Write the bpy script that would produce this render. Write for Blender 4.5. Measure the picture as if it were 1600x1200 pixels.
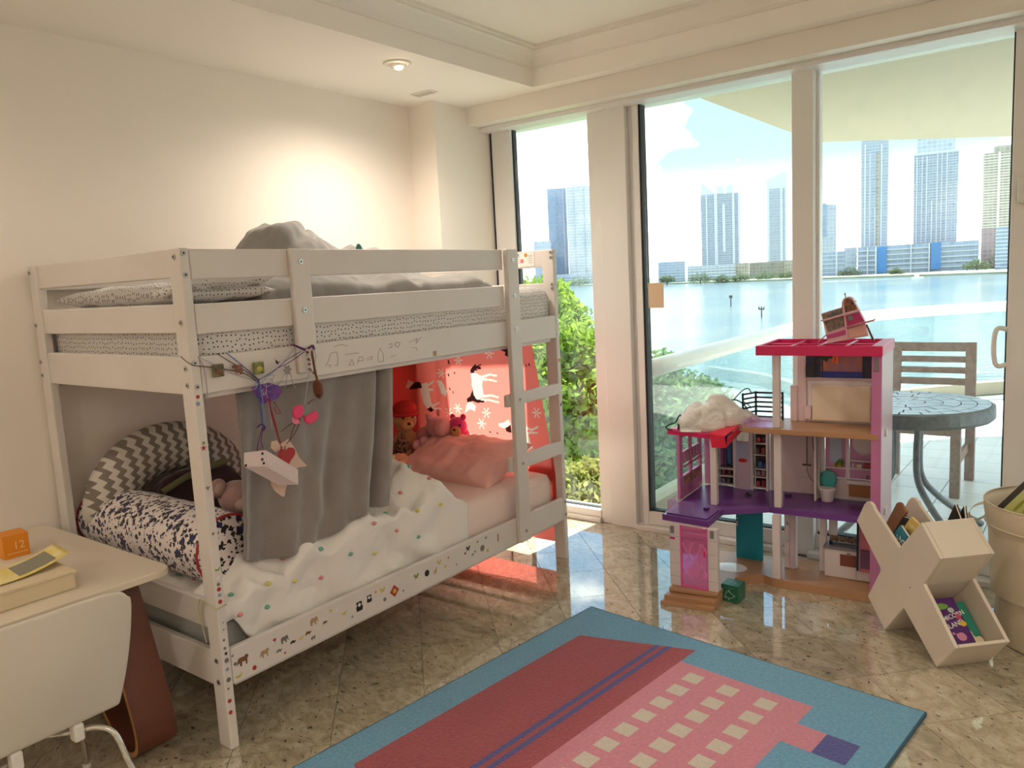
import bpy, bmesh, math, random
from mathutils import Vector, Matrix, Euler, noise
random.seed(7)
for o in list(bpy.data.objects): bpy.data.objects.remove(o)
SC = bpy.context.scene
COL = SC.collection
PI = math.pi
# ---------------------------------------------------------------- camera
cam = bpy.data.cameras.new('camera'); camo = bpy.data.objects.new('camera', cam); COL.objects.link(camo)
cam.sensor_fit = 'HORIZONTAL'; cam.sensor_width = 36.0; cam.lens = 36.0*1217.64/1600
cam.clip_start = 0.02; cam.clip_end = 6000
yaw, pitch, roll = -0.650838, -0.130699, -0.0514268
fw = Vector((math.sin(yaw)*math.cos(pitch), math.cos(yaw)*math.cos(pitch), math.sin(pitch)))
rt = fw.cross(Vector((0,0,1))).normalized(); up = rt.cross(fw)
r2 = rt*math.cos(roll)+up*math.sin(roll); u2 = -rt*math.sin(roll)+up*math.cos(roll)
camo.matrix_world = Matrix(((r2.x,u2.x,-fw.x,2.143757),(r2.y,u2.y,-fw.y,-1.255574),(r2.z,u2.z,-fw.z,1.42414),(0,0,0,1)))
SC.camera = camo
# ---------------------------------------------------------------- colour management
SC.view_settings.view_transform = 'Standard'; SC.view_settings.look = 'None'
SC.view_settings.gamma = 1.0; SC.view_settings.use_curve_mapping = False
SC.view_settings.exposure = 0.94
# ---------------------------------------------------------------- sky
def sl(c):
    c = c/255.0
    return c/12.92 if c <= .04045 else ((c+.055)/1.055)**2.4
def rgb(r,g,b): return (sl(r),sl(g),sl(b),1.0)
world = bpy.data.worlds.new('sky'); SC.world = world; world.use_nodes = True
wn = world.node_tree; wn.nodes.clear()
def wnode(t, **k):
    n = wn.nodes.new(t)
    for a,v in k.items(): setattr(n,a,v)
    return n
tc = wnode('ShaderNodeTexCoord'); sep = wnode('ShaderNodeSeparateXYZ'); wn.links.new(tc.outputs['Generated'], sep.inputs[0])
ramp = wnode('ShaderNodeValToRGB'); wn.links.new(sep.outputs['Z'], ramp.inputs[0])
e = ramp.color_ramp.elements
e[0].position = 0.0; e[0].color = (1.0,1.0,.98,1); e[1].position = 1.0; e[1].color = (.13,.26,.46,1)
x = ramp.color_ramp.elements.new(.13); x.color = (.22,.31,.37,1)
x = ramp.color_ramp.elements.new(.30); x.color = (.16,.28,.42,1)
mp = wnode('ShaderNodeMapping'); mp.inputs['Scale'].default_value = (1,1,2.2); mp.inputs['Location'].default_value = (0.2,.3,.35)
wn.links.new(tc.outputs['Generated'], mp.inputs[0])
nz = wnode('ShaderNodeTexNoise'); nz.inputs['Scale'].default_value = 3.0; nz.inputs['Detail'].default_value = 7; nz.inputs['Roughness'].default_value = .52
wn.links.new(mp.outputs[0], nz.inputs['Vector'])
cr = wnode('ShaderNodeValToRGB'); cr.color_ramp.elements[0].position = .50; cr.color_ramp.elements[1].position = .57
wn.links.new(nz.outputs[0], cr.inputs[0])
mx = wnode('ShaderNodeMixRGB'); wn.links.new(cr.outputs[0], mx.inputs[0]); wn.links.new(ramp.outputs[0], mx.inputs[1]); mx.inputs[2].default_value = (.92,.92,.90,1)
bg = wnode('ShaderNodeBackground'); bg.inputs[1].default_value = SKY = 2.1
wn.links.new(mx.outputs[0], bg.inputs[0])
wo = wnode('ShaderNodeOutputWorld'); wn.links.new(bg.outputs[0], wo.inputs[0])
# ---------------------------------------------------------------- sun
sun = bpy.data.lights.new('sun', 'SUN'); sun.energy = 10.0; sun.angle = math.radians(.6); sun.color = (1,.95,.86)
suno = bpy.data.objects.new('sun', sun); COL.objects.link(suno)
SAZ, SEL = math.radians(4), math.radians(60)
sd = Vector((math.sin(SAZ)*math.cos(SEL), math.cos(SAZ)*math.cos(SEL), math.sin(SEL)))
suno.rotation_euler = sd.to_track_quat('Z','Y').to_euler(); suno.location = (2,12,20)
LAMP_W = 26.0      # recessed ceiling lamps: the seen one and the added fill
WARM = (1.0,.86,.73)
# ---------------------------------------------------------------- materials
MATS = {}
def nodes_of(m): return m.node_tree.nodes, m.node_tree.links
def mat(name, col, rough=.5, metal=0.0, bump=None, var=None, spec=.5, trans=0.0, coat=0.0, coords='Object', emit=None, sheen=0.0, randvar=0.0):
    if name in MATS: return MATS[name]
    m = bpy.data.materials.new(name); m.use_nodes = True
    N, L = nodes_of(m); b = N['Principled BSDF']
    b.inputs['Base Color'].default_value = rgb(*col); b.inputs['Roughness'].default_value = rough
    b.inputs['Metallic'].default_value = metal; b.inputs['Specular IOR Level'].default_value = spec
    b.inputs['Coat Weight'].default_value = coat
    if sheen: b.inputs['Sheen Weight'].default_value = sheen
    if trans: b.inputs['Transmission Weight'].default_value = trans
    if emit: b.inputs['Emission Color'].default_value = rgb(*emit[0]); b.inputs['Emission Strength'].default_value = emit[1]
    t = None
    if bump or var: t = N.new('ShaderNodeTexCoord')
    src = None
    if var:   # (scale, other colour, contrast)
        n = N.new('ShaderNodeTexNoise'); n.inputs['Scale'].default_value = var[0]; n.inputs['Detail'].default_value = 5
        L.new(t.outputs[coords], n.inputs['Vector'])
        r = N.new('ShaderNodeValToRGB'); k = var[2] if len(var) > 2 else .2
        r.color_ramp.elements[0].position = .5-k; r.color_ramp.elements[1].position = .5+k
        r.color_ramp.elements[0].color = rgb(*col); r.color_ramp.elements[1].color = rgb(*var[1])
        L.new(n.outputs[0], r.inputs[0]); L.new(r.outputs[0], b.inputs['Base Color']); src = r.outputs[0]
    if randvar:
        oi = N.new('ShaderNodeObjectInfo'); hs = N.new('ShaderNodeHueSaturation')
        mr = N.new('ShaderNodeMapRange'); mr.inputs[3].default_value = 1-randvar; mr.inputs[4].default_value = 1+randvar
        L.new(oi.outputs['Random'], mr.inputs[0]); L.new(mr.outputs[0], hs.inputs['Value'])
        if src: L.new(src, hs.inputs['Color'])
        else: hs.inputs['Color'].default_value = rgb(*col)
        L.new(hs.outputs[0], b.inputs['Base Color'])
    if bump:  # (scale, strength, distance)
        n = N.new('ShaderNodeTexNoise'); n.inputs['Scale'].default_value = bump[0]; n.inputs['Detail'].default_value = 6
        L.new(t.outputs[coords], n.inputs['Vector'])
        bp = N.new('ShaderNodeBump'); bp.inputs['Strength'].default_value = bump[1]; bp.inputs['Distance'].default_value = bump[2] if len(bump) > 2 else .01
        L.new(n.outputs[0], bp.inputs['Height']); L.new(bp.outputs[0], b.inputs['Normal'])
    MATS[name] = m
    return m
def sheer(name, col, transl=.5, rough=.8, alpha=None):
    """cloth or plastic that lets light through"""
    if name in MATS: return MATS[name]
    m = bpy.data.materials.new(name); m.use_nodes = True; N, L = nodes_of(m); N.remove(N['Principled BSDF'])
    d = N.new('ShaderNodeBsdfDiffuse'); d.inputs[0].default_value = rgb(*col)
    t = N.new('ShaderNodeBsdfTranslucent'); t.inputs[0].default_value = rgb(*col)
    x = N.new('ShaderNodeMixShader'); x.inputs[0].default_value = transl
    L.new(d.outputs[0], x.inputs[1]); L.new(t.outputs[0], x.inputs[2]); out = x.outputs[0]
    if alpha is not None:
        tr = N.new('ShaderNodeBsdfTransparent'); tr.inputs[0].default_value = rgb(*[255-(255-c)*.55 for c in col])
        y = N.new('ShaderNodeMixShader'); y.inputs[0].default_value = alpha
        L.new(tr.outputs[0], y.inputs[1]); L.new(out, y.inputs[2]); out = y.outputs[0]
        g = N.new('ShaderNodeBsdfGlossy'); g.inputs['Roughness'].default_value = .08
        z = N.new('ShaderNodeMixShader'); z.inputs[0].default_value = .06
        L.new(out, z.inputs[1]); L.new(g.outputs[0], z.inputs[2]); out = z.outputs[0]
    L.new(out, N['Material Output'].inputs[0]); MATS[name] = m
    return m
def glass(name, tint=(250,255,252), dirt=0.03):
    if name in MATS: return MATS[name]
    m = bpy.data.materials.new(name); m.use_nodes = True; N, L = nodes_of(m); N.remove(N['Principled BSDF'])
    tr = N.new('ShaderNodeBsdfTransparent'); tr.inputs[0].default_value = rgb(*tint)
    g = N.new('ShaderNodeBsdfGlossy'); g.inputs['Roughness'].default_value = .01
    lw = N.new('ShaderNodeLayerWeight'); lw.inputs[0].default_value = .5
    pw = N.new('ShaderNodeMath'); pw.operation = 'POWER'; pw.inputs[1].default_value = 5.0; L.new(lw.outputs['Facing'], pw.inputs[0])
    fr = N.new('ShaderNodeMapRange'); fr.inputs[3].default_value = .035; fr.inputs[4].default_value = .9; L.new(pw.outputs[0], fr.inputs[0])
    x = N.new('ShaderNodeMixShader'); L.new(fr.outputs[0], x.inputs[0]); L.new(tr.outputs[0], x.inputs[1]); L.new(g.outputs[0], x.inputs[2])
    d = N.new('ShaderNodeBsdfTranslucent'); d.inputs[0].default_value = (.8,.8,.78,1)
    tcn = N.new('ShaderNodeTexCoord'); n = N.new('ShaderNodeTexNoise'); n.inputs['Scale'].default_value = 9; n.inputs['Detail'].default_value = 8
    L.new(tcn.outputs['Object'], n.inputs['Vector'])
    mr = N.new('ShaderNodeMapRange'); mr.inputs[1].default_value = .45; mr.inputs[2].default_value = .75; mr.inputs[3].default_value = 0; mr.inputs[4].default_value = dirt
    L.new(n.outputs[0], mr.inputs[0])
    y = N.new('ShaderNodeMixShader'); L.new(mr.outputs[0], y.inputs[0]); L.new(x.outputs[0], y.inputs[1]); L.new(d.outputs[0], y.inputs[2])
    L.new(y.outputs[0], N['Material Output'].inputs[0]); MATS[name] = m
    return m
def leafmat(name, col, col2, transl=.45):
    m = bpy.data.materials.new(name); m.use_nodes = True; N, L = nodes_of(m); N.remove(N['Principled BSDF'])
    tcn = N.new('ShaderNodeTexCoord'); n = N.new('ShaderNodeTexNoise'); n.inputs['Scale'].default_value = 2.2; n.inputs['Detail'].default_value = 4
    L.new(tcn.outputs['Object'], n.inputs['Vector'])
    r = N.new('ShaderNodeValToRGB'); r.color_ramp.elements[0].position = .38; r.color_ramp.elements[1].position = .62
    r.color_ramp.elements[0].color = rgb(*col); r.color_ramp.elements[1].color = rgb(*col2); L.new(n.outputs[0], r.inputs[0])
    d = N.new('ShaderNodeBsdfDiffuse'); t = N.new('ShaderNodeBsdfTranslucent'); L.new(r.outputs[0], d.inputs[0]); L.new(r.outputs[0], t.inputs[0])
    x = N.new('ShaderNodeMixShader'); x.inputs[0].default_value = transl; L.new(d.outputs[0], x.inputs[1]); L.new(t.outputs[0], x.inputs[2])
    L.new(x.outputs[0], N['Material Output'].inputs[0]); return m
def chain(m):
    """small node-chain helper: returns add(type, inputs...) for a material"""
    N, L = nodes_of(m)
    def add(t, ins=None, **k):
        n = N.new(t)
        for a,v in k.items(): setattr(n,a,v)
        for i,v in (ins or {}).items():
            if hasattr(v,'is_output') or isinstance(v, bpy.types.NodeSocket): L.new(v, n.inputs[i])
            else: n.inputs[i].default_value = v
        return n
    return N, L, add
# ---------------------------------------------------------------- mesh builder
class B:
    def __init__(s, mtx=None): s.bm = bmesh.new(); s.uv = s.bm.loops.layers.uv.new('UVMap'); s.m = mtx; s.mi = 0
    def v(s, p):
        p = Vector(p)
        return s.bm.verts.new(s.m @ p if s.m else p)
    def f(s, vs, uvs=None):
        try: fc = s.bm.faces.new(vs)
        except ValueError: return None
        fc.material_index = s.mi
        if uvs:
            for l,u in zip(fc.loops, uvs): l[s.uv].uv = u
        return fc
    def box(s, a, b, rot=None, piv=None):
        (x0,y0,z0),(x1,y1,z1) = a,b
        ps = [Vector(p) for p in ((x0,y0,z0),(x1,y0,z0),(x1,y1,z0),(x0,y1,z0),(x0,y0,z1),(x1,y0,z1),(x1,y1,z1),(x0,y1,z1))]
        if rot:
            R = Euler(rot).to_matrix(); c = Vector(piv) if piv else (Vector(a)+Vector(b))/2
            ps = [c+R@(p-c) for p in ps]
        vs = [s.v(p) for p in ps]
        for q in ((3,2,1,0),(4,5,6,7),(0,1,5,4),(1,2,6,5),(2,3,7,6),(3,0,4,7)): s.f([vs[i] for i in q])
        return s
    def prism(s, poly, ext):
        """poly: 3D points of a planar outline, ext: extrusion vector"""
        ext = Vector(ext); a = [s.v(p) for p in poly]; b = [s.v(Vector(p)+ext) for p in poly]; n = len(poly)
        s.f(a[::-1]); s.f(b)
        for i in range(n): s.f([a[i],a[(i+1)%n],b[(i+1)%n],b[i]])
        return s
    def tube(s, pts, r, n=8, closed=False, cap=True):
        pts = [Vector(p) for p in pts]; m = len(pts); rings = []
        prev = None
        for i,p in enumerate(pts):
            if closed: t = pts[(i+1)%m]-pts[i-1]
            else: t = pts[min(i+1,m-1)]-pts[max(i-1,0)]
            t.normalize()
            if prev is None:
                a = t.cross(Vector((0,0,1)))
                if a.length < .05: a = t.cross(Vector((0,1,0)))
            else: a = prev-t*prev.dot(t)
            a.normalize(); prev = a; b = t.cross(a)
            rr = r[i] if isinstance(r,(list,tuple)) else r
            rings.append([s.v(p+a*rr*math.cos(2*PI*k/n)+b*rr*math.sin(2*PI*k/n)) for k in range(n)])
        for i in range(m if closed else m-1):
            A_,B_ = rings[i], rings[(i+1)%m]
            for k in range(n): s.f([A_[k],A_[(k+1)%n],B_[(k+1)%n],B_[k]])
        if cap and not closed: s.f(rings[0][::-1]); s.f(rings[-1])
        return s
    def cyl(s, a, b, r, n=16, r2=None): return s.tube([a,b],[r, r if r2 is None else r2],n)
    def lathe(s, c, prof, n=24, axis='z'):
        rings = []
        for r,h in prof:
            ring = []
            for k in range(n):
                a = 2*PI*k/n; q = (r*math.cos(a), r*math.sin(a), h)
                if axis == 'x': q = (q[2],q[0],q[1])
                if axis == 'y': q = (q[1],q[2],q[0])
                ring.append(s.v((c[0]+q[0],c[1]+q[1],c[2]+q[2])))
            rings.append(ring)
        for A_,B_ in zip(rings,rings[1:]):
            for k in range(n): s.f([A_[k],A_[(k+1)%n],B_[(k+1)%n],B_[k]])
        s.f(rings[0][::-1]); s.f(rings[-1])
        return s
    def ell(s, c, r, rot=(0,0,0), n=14, amp=0.0, fr=6.0, pw=1.0):
        R = Euler(rot).to_matrix(); c = Vector(c); m = n//2+1; rows = []
        def pt(i,k):
            th = PI*i/m; ph = 2*PI*k/n
            q = Vector((math.sin(th)*math.cos(ph), math.sin(th)*math.sin(ph), math.cos(th)))
            if pw != 1.0: q = Vector([math.copysign(abs(t)**pw,t) for t in q])
            p = Vector((q.x*r[0],q.y*r[1],q.z*r[2]))
            if amp: p *= 1+amp*noise.noise((c+p)*fr)
            return c+R@p
        top = s.v(pt(0,0)); bot = s.v(pt(m,0))
        for i in range(1,m): rows.append([s.v(pt(i,k)) for k in range(n)])
        for k in range(n):
            s.f([top,rows[0][k],rows[0][(k+1)%n]]); s.f([bot,rows[-1][(k+1)%n],rows[-1][k]])
        for A_,B_ in zip(rows,rows[1:]):
            for k in range(n): s.f([A_[k],B_[k],B_[(k+1)%n],A_[(k+1)%n]])
        return s
    def grid(s, fn, nu, nv, uv=(1,1), mfn=None, closed_u=False):
        vs = [[s.v(fn(i/nu,j/nv)) for i in range(nu if closed_u else nu+1)] for j in range(nv+1)]
        for j in range(nv):
            for i in range(nu):
                i2 = (i+1)%nu if closed_u else i+1
                if mfn:
                    k = mfn((i+.5)/nu,(j+.5)/nv)
                    if k is None: continue
                    s.mi = k
                u0,u1,v0,v1 = i/nu*uv[0],(i+1)/nu*uv[0],j/nv*uv[1],(j+1)/nv*uv[1]
                s.f([vs[j][i],vs[j][i2],vs[j+1][i2],vs[j+1][i]],[(u0,v0),(u1,v0),(u1,v1),(u0,v1)])
        s.mi = 0
        return s
    def build(s, name, mt, parent=None, smooth=False, bevel=0.0, solid=0.0, sub=0, recalc=True):
        if recalc: bmesh.ops.recalc_face_normals(s.bm, faces=s.bm.faces)
        me = bpy.data.meshes.new(name)
        if parent is not None: s.bm.transform(Matrix.Translation(-worldloc(parent)))
        s.bm.to_mesh(me); s.bm.free()
        for q in (mt if isinstance(mt,(list,tuple)) else [mt]): me.materials.append(q)
        if smooth:
            for p in me.polygons: p.use_smooth = True
        o = bpy.data.objects.new(name, me); COL.objects.link(o)
        if parent is not None: o.parent = parent
        if solid:
            md = o.modifiers.new('thickness','SOLIDIFY'); md.thickness = solid; md.offset = 0
        if bevel:
            md = o.modifiers.new('edges','BEVEL'); md.width = bevel; md.segments = 2; md.limit_method = 'ANGLE'
        if sub:
            md = o.modifiers.new('smooth','SUBSURF'); md.levels = sub; md.render_levels = sub
        return o
def worldloc(o):
    l = Vector(o.location)
    while o.parent: o = o.parent; l += Vector(o.location)
    return l
def tag(o, label, cat, group=None, kind=None):
    if label: o['label'] = label
    if cat: o['category'] = cat
    if group: o['group'] = group
    if kind: o['kind'] = kind
    return o
def thing(name, label, cat, loc, group=None):
    o = bpy.data.objects.new(name, None); o.empty_display_size = .05; COL.objects.link(o); o.location = loc
    return tag(o, label, cat, group)
def struct(o): o['kind'] = 'structure'; return o
def copy_thing(o, loc, label, group=None):
    c = o.copy(); COL.objects.link(c); c.location = loc
    if label: c['label'] = label
    if group: c['group'] = group
    for ch in o.children:
        d = ch.copy(); COL.objects.link(d); d.parent = c
        for g in ch.children:
            h = g.copy(); COL.objects.link(h); h.parent = d
    return c
def text(name, s, size, mtx, mt, parent, depth=.0008, font=None, lab=None, bold=0.0, align='CENTER'):
    cu = bpy.data.curves.new(name,'FONT'); cu.body = s; cu.size = size; cu.extrude = depth; cu.align_x = align; cu.align_y = 'CENTER'; cu.offset = bold; cu.resolution_u = 3
    tmp = bpy.data.objects.new(name+'_tmp', cu); COL.objects.link(tmp)
    dg = bpy.context.evaluated_depsgraph_get(); me = bpy.data.meshes.new_from_object(tmp.evaluated_get(dg))
    bpy.data.objects.remove(tmp); bpy.data.curves.remove(cu)
    me.transform(Matrix.Translation(-worldloc(parent)) @ mtx); me.materials.clear(); me.materials.append(mt)
    o = bpy.data.objects.new(name, me); COL.objects.link(o); o.parent = parent
    return o
def frame(o, x, y):
    """matrix with origin o, local x along x, local y along y"""
    x = Vector(x).normalized(); y = Vector(y); y = (y-x*y.dot(x)).normalized(); z = x.cross(y)
    return Matrix(((x.x,y.x,z.x,o[0]),(x.y,y.y,z.y,o[1]),(x.z,y.z,z.z,o[2]),(0,0,0,1)))
def fbm(p, oct=4):
    return noise.fractal(Vector(p), 1.0, 2.0, oct)
def inpoly(x, y, poly):
    c = False; n = len(poly)
    for i in range(n):
        x1,y1 = poly[i]; x2,y2 = poly[i-1]
        if (y1 > y) != (y2 > y) and x < (x2-x1)*(y-y1)/(y2-y1)+x1: c = not c
    return c
def spline(pts, n=8):
    """Catmull-Rom through the points"""
    P = [Vector(p) for p in pts]; out = []
    for i in range(len(P)-1):
        a,b,c,d = P[max(i-1,0)],P[i],P[i+1],P[min(i+2,len(P)-1)]
        for k in range(n):
            t = k/n
            out.append(.5*((2*b)+(c-a)*t+(2*a-5*b+4*c-d)*t*t+(3*b-a-3*c+d)*t**3))
    return out+[P[-1]]
# ================================================================ SETTING
WALL = mat('wall_paint', (244,236,225), .75, bump=(60,.03,.002))
CEIL = mat('ceiling_paint', (250,244,234), .8)
TRIMW = mat('white_trim', (240,234,223), .45)
FRAMEW = mat('white_window_frame', (236,234,230), .35)
GASKET = mat('black_gasket', (18,17,16), .6)
GLASS = glass('window_glass', dirt=.035)
XR, YB = 3.1, -2.9           # right and back wall of the room
# ---- floor with polished granite tiles
def granite():
    m = mat('polished_granite', (176,164,138), .05, spec=.8, coat=1.0); N, L, add = chain(m); b = N['Principled BSDF']; b.inputs['Coat IOR'].default_value = 2.0; b.inputs['Coat Roughness'].default_value = .02
    t = add('ShaderNodeTexCoord'); oi = add('ShaderNodeObjectInfo')
    off = add('ShaderNodeVectorMath', {0:oi.outputs['Location']}, operation='SCALE'); off.inputs['Scale'].default_value = 7.31
    rot = add('ShaderNodeVectorRotate', {'Vector':t.outputs['Object']}, rotation_type='Z_AXIS')
    ra = add('ShaderNodeMath', {0:oi.outputs['Random'],1:.9}, operation='MULTIPLY'); L.new(ra.outputs[0], rot.inputs['Angle'])
    v = add('ShaderNodeVectorMath', {0:rot.outputs[0],1:off.outputs[0]}, operation='ADD')
    st = add('ShaderNodeMapping', {0:v.outputs[0]}); st.inputs['Scale'].default_value = (1,1.7,1)
    n1 = add('ShaderNodeTexNoise', {'Vector':st.outputs[0],'Scale':11.0,'Detail':10.0,'Roughness':.65,'Distortion':1.2})
    r1 = add('ShaderNodeValToRGB', {0:n1.outputs[0]}); e = r1.color_ramp.elements
    e[0].position = .30; e[0].color = rgb(146,135,112); e[1].position = .66; e[1].color = rgb(204,194,172)
    x = e.new(.5); x.color = rgb(182,170,144)
    n2 = add('ShaderNodeTexNoise', {'Vector':st.outputs[0],'Scale':34.0,'Detail':3.0,'Roughness':.6})
    r2 = add('ShaderNodeValToRGB', {0:n2.outputs[0]}); e = r2.color_ramp.elements; e[0].position = .62; e[1].position = .68
    n3 = add('ShaderNodeTexNoise', {'Vector':st.outputs[0],'Scale':110.0,'Detail':2.0})
    r3 = add('ShaderNodeValToRGB', {0:n3.outputs[0]}); e = r3.color_ramp.elements; e[0].position = .67; e[1].position = .73
    mxx = add('ShaderNodeMath', {0:r2.outputs[0],1:r3.outputs[0]}, operation='MAXIMUM')
    c = add('ShaderNodeMixRGB', {0:mxx.outputs[0],1:r1.outputs[0],2:rgb(66,58,50)})
    hs = add('ShaderNodeHueSaturation', {'Color':c.outputs[0]})
    mr = add('ShaderNodeMapRange', {0:oi.outputs['Random'],3:.88,4:1.1}); L.new(mr.outputs[0], hs.inputs['Value'])
    L.new(hs.outputs[0], b.inputs['Base Color'])
    n4 = add('ShaderNodeTexNoise', {'Vector':v.outputs[0],'Scale':3.0}); bp = add('ShaderNodeBump', {'Height':n4.outputs[0],'Strength':.02,'Distance':.01})
    L.new(bp.outputs[0], b.inputs['Normal'])
    return m
GRAN = granite(); GROUT = mat('dark_grout', (96,86,70), .8)
b = B(); b.box((-1.25,YB-.1,-.2),(XR+.1,2.72,-.0035)); floor = struct(b.build('floor', GROUT))
def clip(poly, ax, val, keep_less):
    out = []
    for i in range(len(poly)):
        p,q = poly[i-1],poly[i]
        a = (p[ax] <= val) == keep_less or p[ax] == val; c = (q[ax] <= val) == keep_less or q[ax] == val
        if a != c:
            t = (val-p[ax])/(q[ax]-p[ax]); out.append((p[0]+(q[0]-p[0])*t, p[1]+(q[1]-p[1])*t))
        if c: out.append(q)
    return out
h = .2157; g = .0011; tile_mesh = None
for i in range(-22,24):
    for j in range(-22,24):
        cx, cy = .026+h*(i-j), .41+h*(i+j)+h
        if not (-1.3 < cx < XR+.2 and -1.75 < cy < 2.75): continue
        poly = [(cx,cy-h+g*1.4),(cx+h-g*1.4,cy),(cx,cy+h-g*1.4),(cx-h+g*1.4,cy)]
        full = all(-1.05 < p[0] < XR and p[1] < 2.55 for p in poly)
        if full and tile_mesh:
            o = bpy.data.objects.new('tile', tile_mesh); COL.objects.link(o); o.parent = floor; o.location = (cx,cy,0); continue
        if not full:
            poly = clip(clip(clip(poly,0,-1.05,False),0,XR,True),1,2.55,True)
            if len(poly) < 3: continue
        t = B(); t.prism([(p[0]-cx,p[1]-cy,-.004) for p in poly],(0,0,.004)); o = t.build('tile', GRAN); o.parent = floor; o.location = (cx,cy,0)
        if full: tile_mesh = o.data
# ---- walls
b = B(); b.box((-1.25,YB,0),(-1.05,2.70,2.75)); b.box((-1.06,2.09,0),(-.85,2.56,2.44)); struct(b.build('wall_left', WALL))
b = B(); b.box((-1.25,YB-.2,0),(XR+.2,YB,2.75)); struct(b.build('wall_back', WALL))
b = B(); b.box((XR,YB,0),(XR+.2,2.70,2.75)); struct(b.build('wall_right', WALL))
# ---- ceiling: low band all round a raised tray
CZ = 2.435; TX0, TX1, TY0, TY1 = -.303, 2.45, -2.2, 2.275
b = B()
for a,c in (((-1.25,YB-.1,CZ),(TX0,2.70,2.9)),((TX1,YB-.1,CZ),(XR+.1,2.70,2.9)),((TX0,TY1,CZ),(TX1,2.70,2.9)),((TX0,YB-.1,CZ),(TX1,TY0,2.9)),((TX0,TY0,2.62),(TX1,TY1,2.9))): b.box(a,c)
struct(b.build('ceiling', CEIL))
prof = [(0,2.525),(.010,2.525),(.010,2.536),(.017,2.541),(.022,2.555),(.032,2.574),(.047,2.590),(.062,2.597),(.062,2.606),(.080,2.606),(.080,2.62)]
b = B(); rings = []
for q,zz in prof: rings.append([b.v((TX0+q,TY0+q,zz)),b.v((TX1-q,TY0+q,zz)),b.v((TX1-q,TY1-q,zz)),b.v((TX0+q,TY1-q,zz))])
for A_,B_ in zip(rings,rings[1:]):
    for k in range(4): b.f([A_[k],A_[(k+1)%4],B_[(k+1)%4],B_[k]])
struct(b.build('trim_1', TRIMW))
# ---- valance over the windows, with the shade pocket behind it
b = B(); b.box((-.85,2.366,2.33),(XR,2.385,CZ)); b.box((-.85,2.385,2.335),(XR,2.47,CZ)); struct(b.build('trim_2', TRIMW, bevel=.002))
b = B(); b.box((-.85,2.485,2.312),(XR,2.70,CZ)); b.box((-.85,2.475,2.325),(XR,2.49,2.345)); struct(b.build('trim_3', FRAMEW, bevel=.002))
# ---- window 1 (left), frame members and panes
GY = 2.60
b = B(); b.box((-.85,2.56,.0),(-.862+.0,2.66,2.32)); b.box((-.935,2.575,0),(-.868,2.66,2.32)); b.box((-.848,2.572,.075),(-.692,2.64,2.32)); b.box((-.85,2.55,0),(-.146,2.66,.072)); b.box((-.86,2.535,0),(-.146,2.56,.03))
w1 = struct(b.build('window_1', FRAMEW, bevel=.003))
b = B(); b.box((-.842,2.568,.03),(-.832,2.575,2.32)); b.box((-.692,2.59,.072),(-.684,2.625,2.32)); b.box((-.69,2.59,.068),(-.146,2.625,.077)); b.build('gasket', GASKET, w1)
b = B(); b.box((-.68,GY,.07),(-.14,GY+.008,2.32)); b.build('pane', GLASS, w1)
# ---- post between window and sliding door
b = B(); b.box((-.152,2.555,0),(.085,2.66,2.32)); b.box((-.08,2.545,0),(.085,2.56,2.32)); struct(b.build('trim_4', FRAMEW, bevel=.003))
# ---- door 1 (fixed leaf) and door 2 (sliding leaf)
b = B(); b.box((.085,2.585,0),(.117,2.66,2.32)); b.box((.117,2.57,0),(.152,2.64,2.32)); b.box((.152,2.57,.03),(.953,2.64,.105)); b.box((.953,2.565,0),(1.051,2.645,2.32)); b.box((.085,2.53,0),(.96,2.66,.028))
d1 = struct(b.build('door_1', FRAMEW, bevel=.003))
b = B(); b.box((.1525,2.575,.095),(.164,2.632,2.32)); b.box((.16,2.585,.098),(.953,2.63,.112)); b.box((.9505,2.585,.1),(.953,2.63,2.32)); b.build('gasket', GASKET, d1)
b = B(); b.box((.165,GY,.10),(.955,GY+.008,2.32)); b.build('pane', GLASS, d1)
b = B(); b.box((1.045,2.60,.03),(1.83,2.67,.105)); b.box((1.83,2.59,0),(1.935,2.67,2.32)); b.box((1.028,2.53,0),(1.98,2.67,.028)); b.box((1.04,2.615,.03),(1.065,2.67,2.32))
d2 = struct(b.build('door_2', FRAMEW, bevel=.003))
b = B(); b.box((1.823,2.61,.1),(1.831,2.655,2.32)); b.box((1.06,2.61,.1),(1.825,2.655,.116)); b.build('gasket', GASKET, d2)
b = B(); b.box((1.06,2.63,.10),(1.825,2.638,2.32)); b.build('pane', GLASS, d2)
b = B(); b.tube(spline([(1.832,2.585,1.12),(1.80,2.575,1.125),(1.788,2.57,1.09),(1.788,2.57,1.01),(1.80,2.575,.968),(1.832,2.585,.972)],5),.010,8); b.build('door_handle', FRAMEW, d2, smooth=True)
# right of the doors: wall strip, then an unseen glass door added for daylight
b = B(); b.box((1.935,2.56,0),(2.02,2.70,2.44)); struct(b.build('wall_window', FRAMEW))
b = B(); b.box((2.02,2.57,0),(XR,2.66,.105)); b.box((3.02,2.57,.105),(XR,2.66,2.32)); d3 = struct(b.build('added_door_3', FRAMEW, bevel=.003))
b = B(); b.box((2.02,2.61,.1),(3.03,2.618,2.32)); b.build('pane', GLASS, d3)
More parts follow.
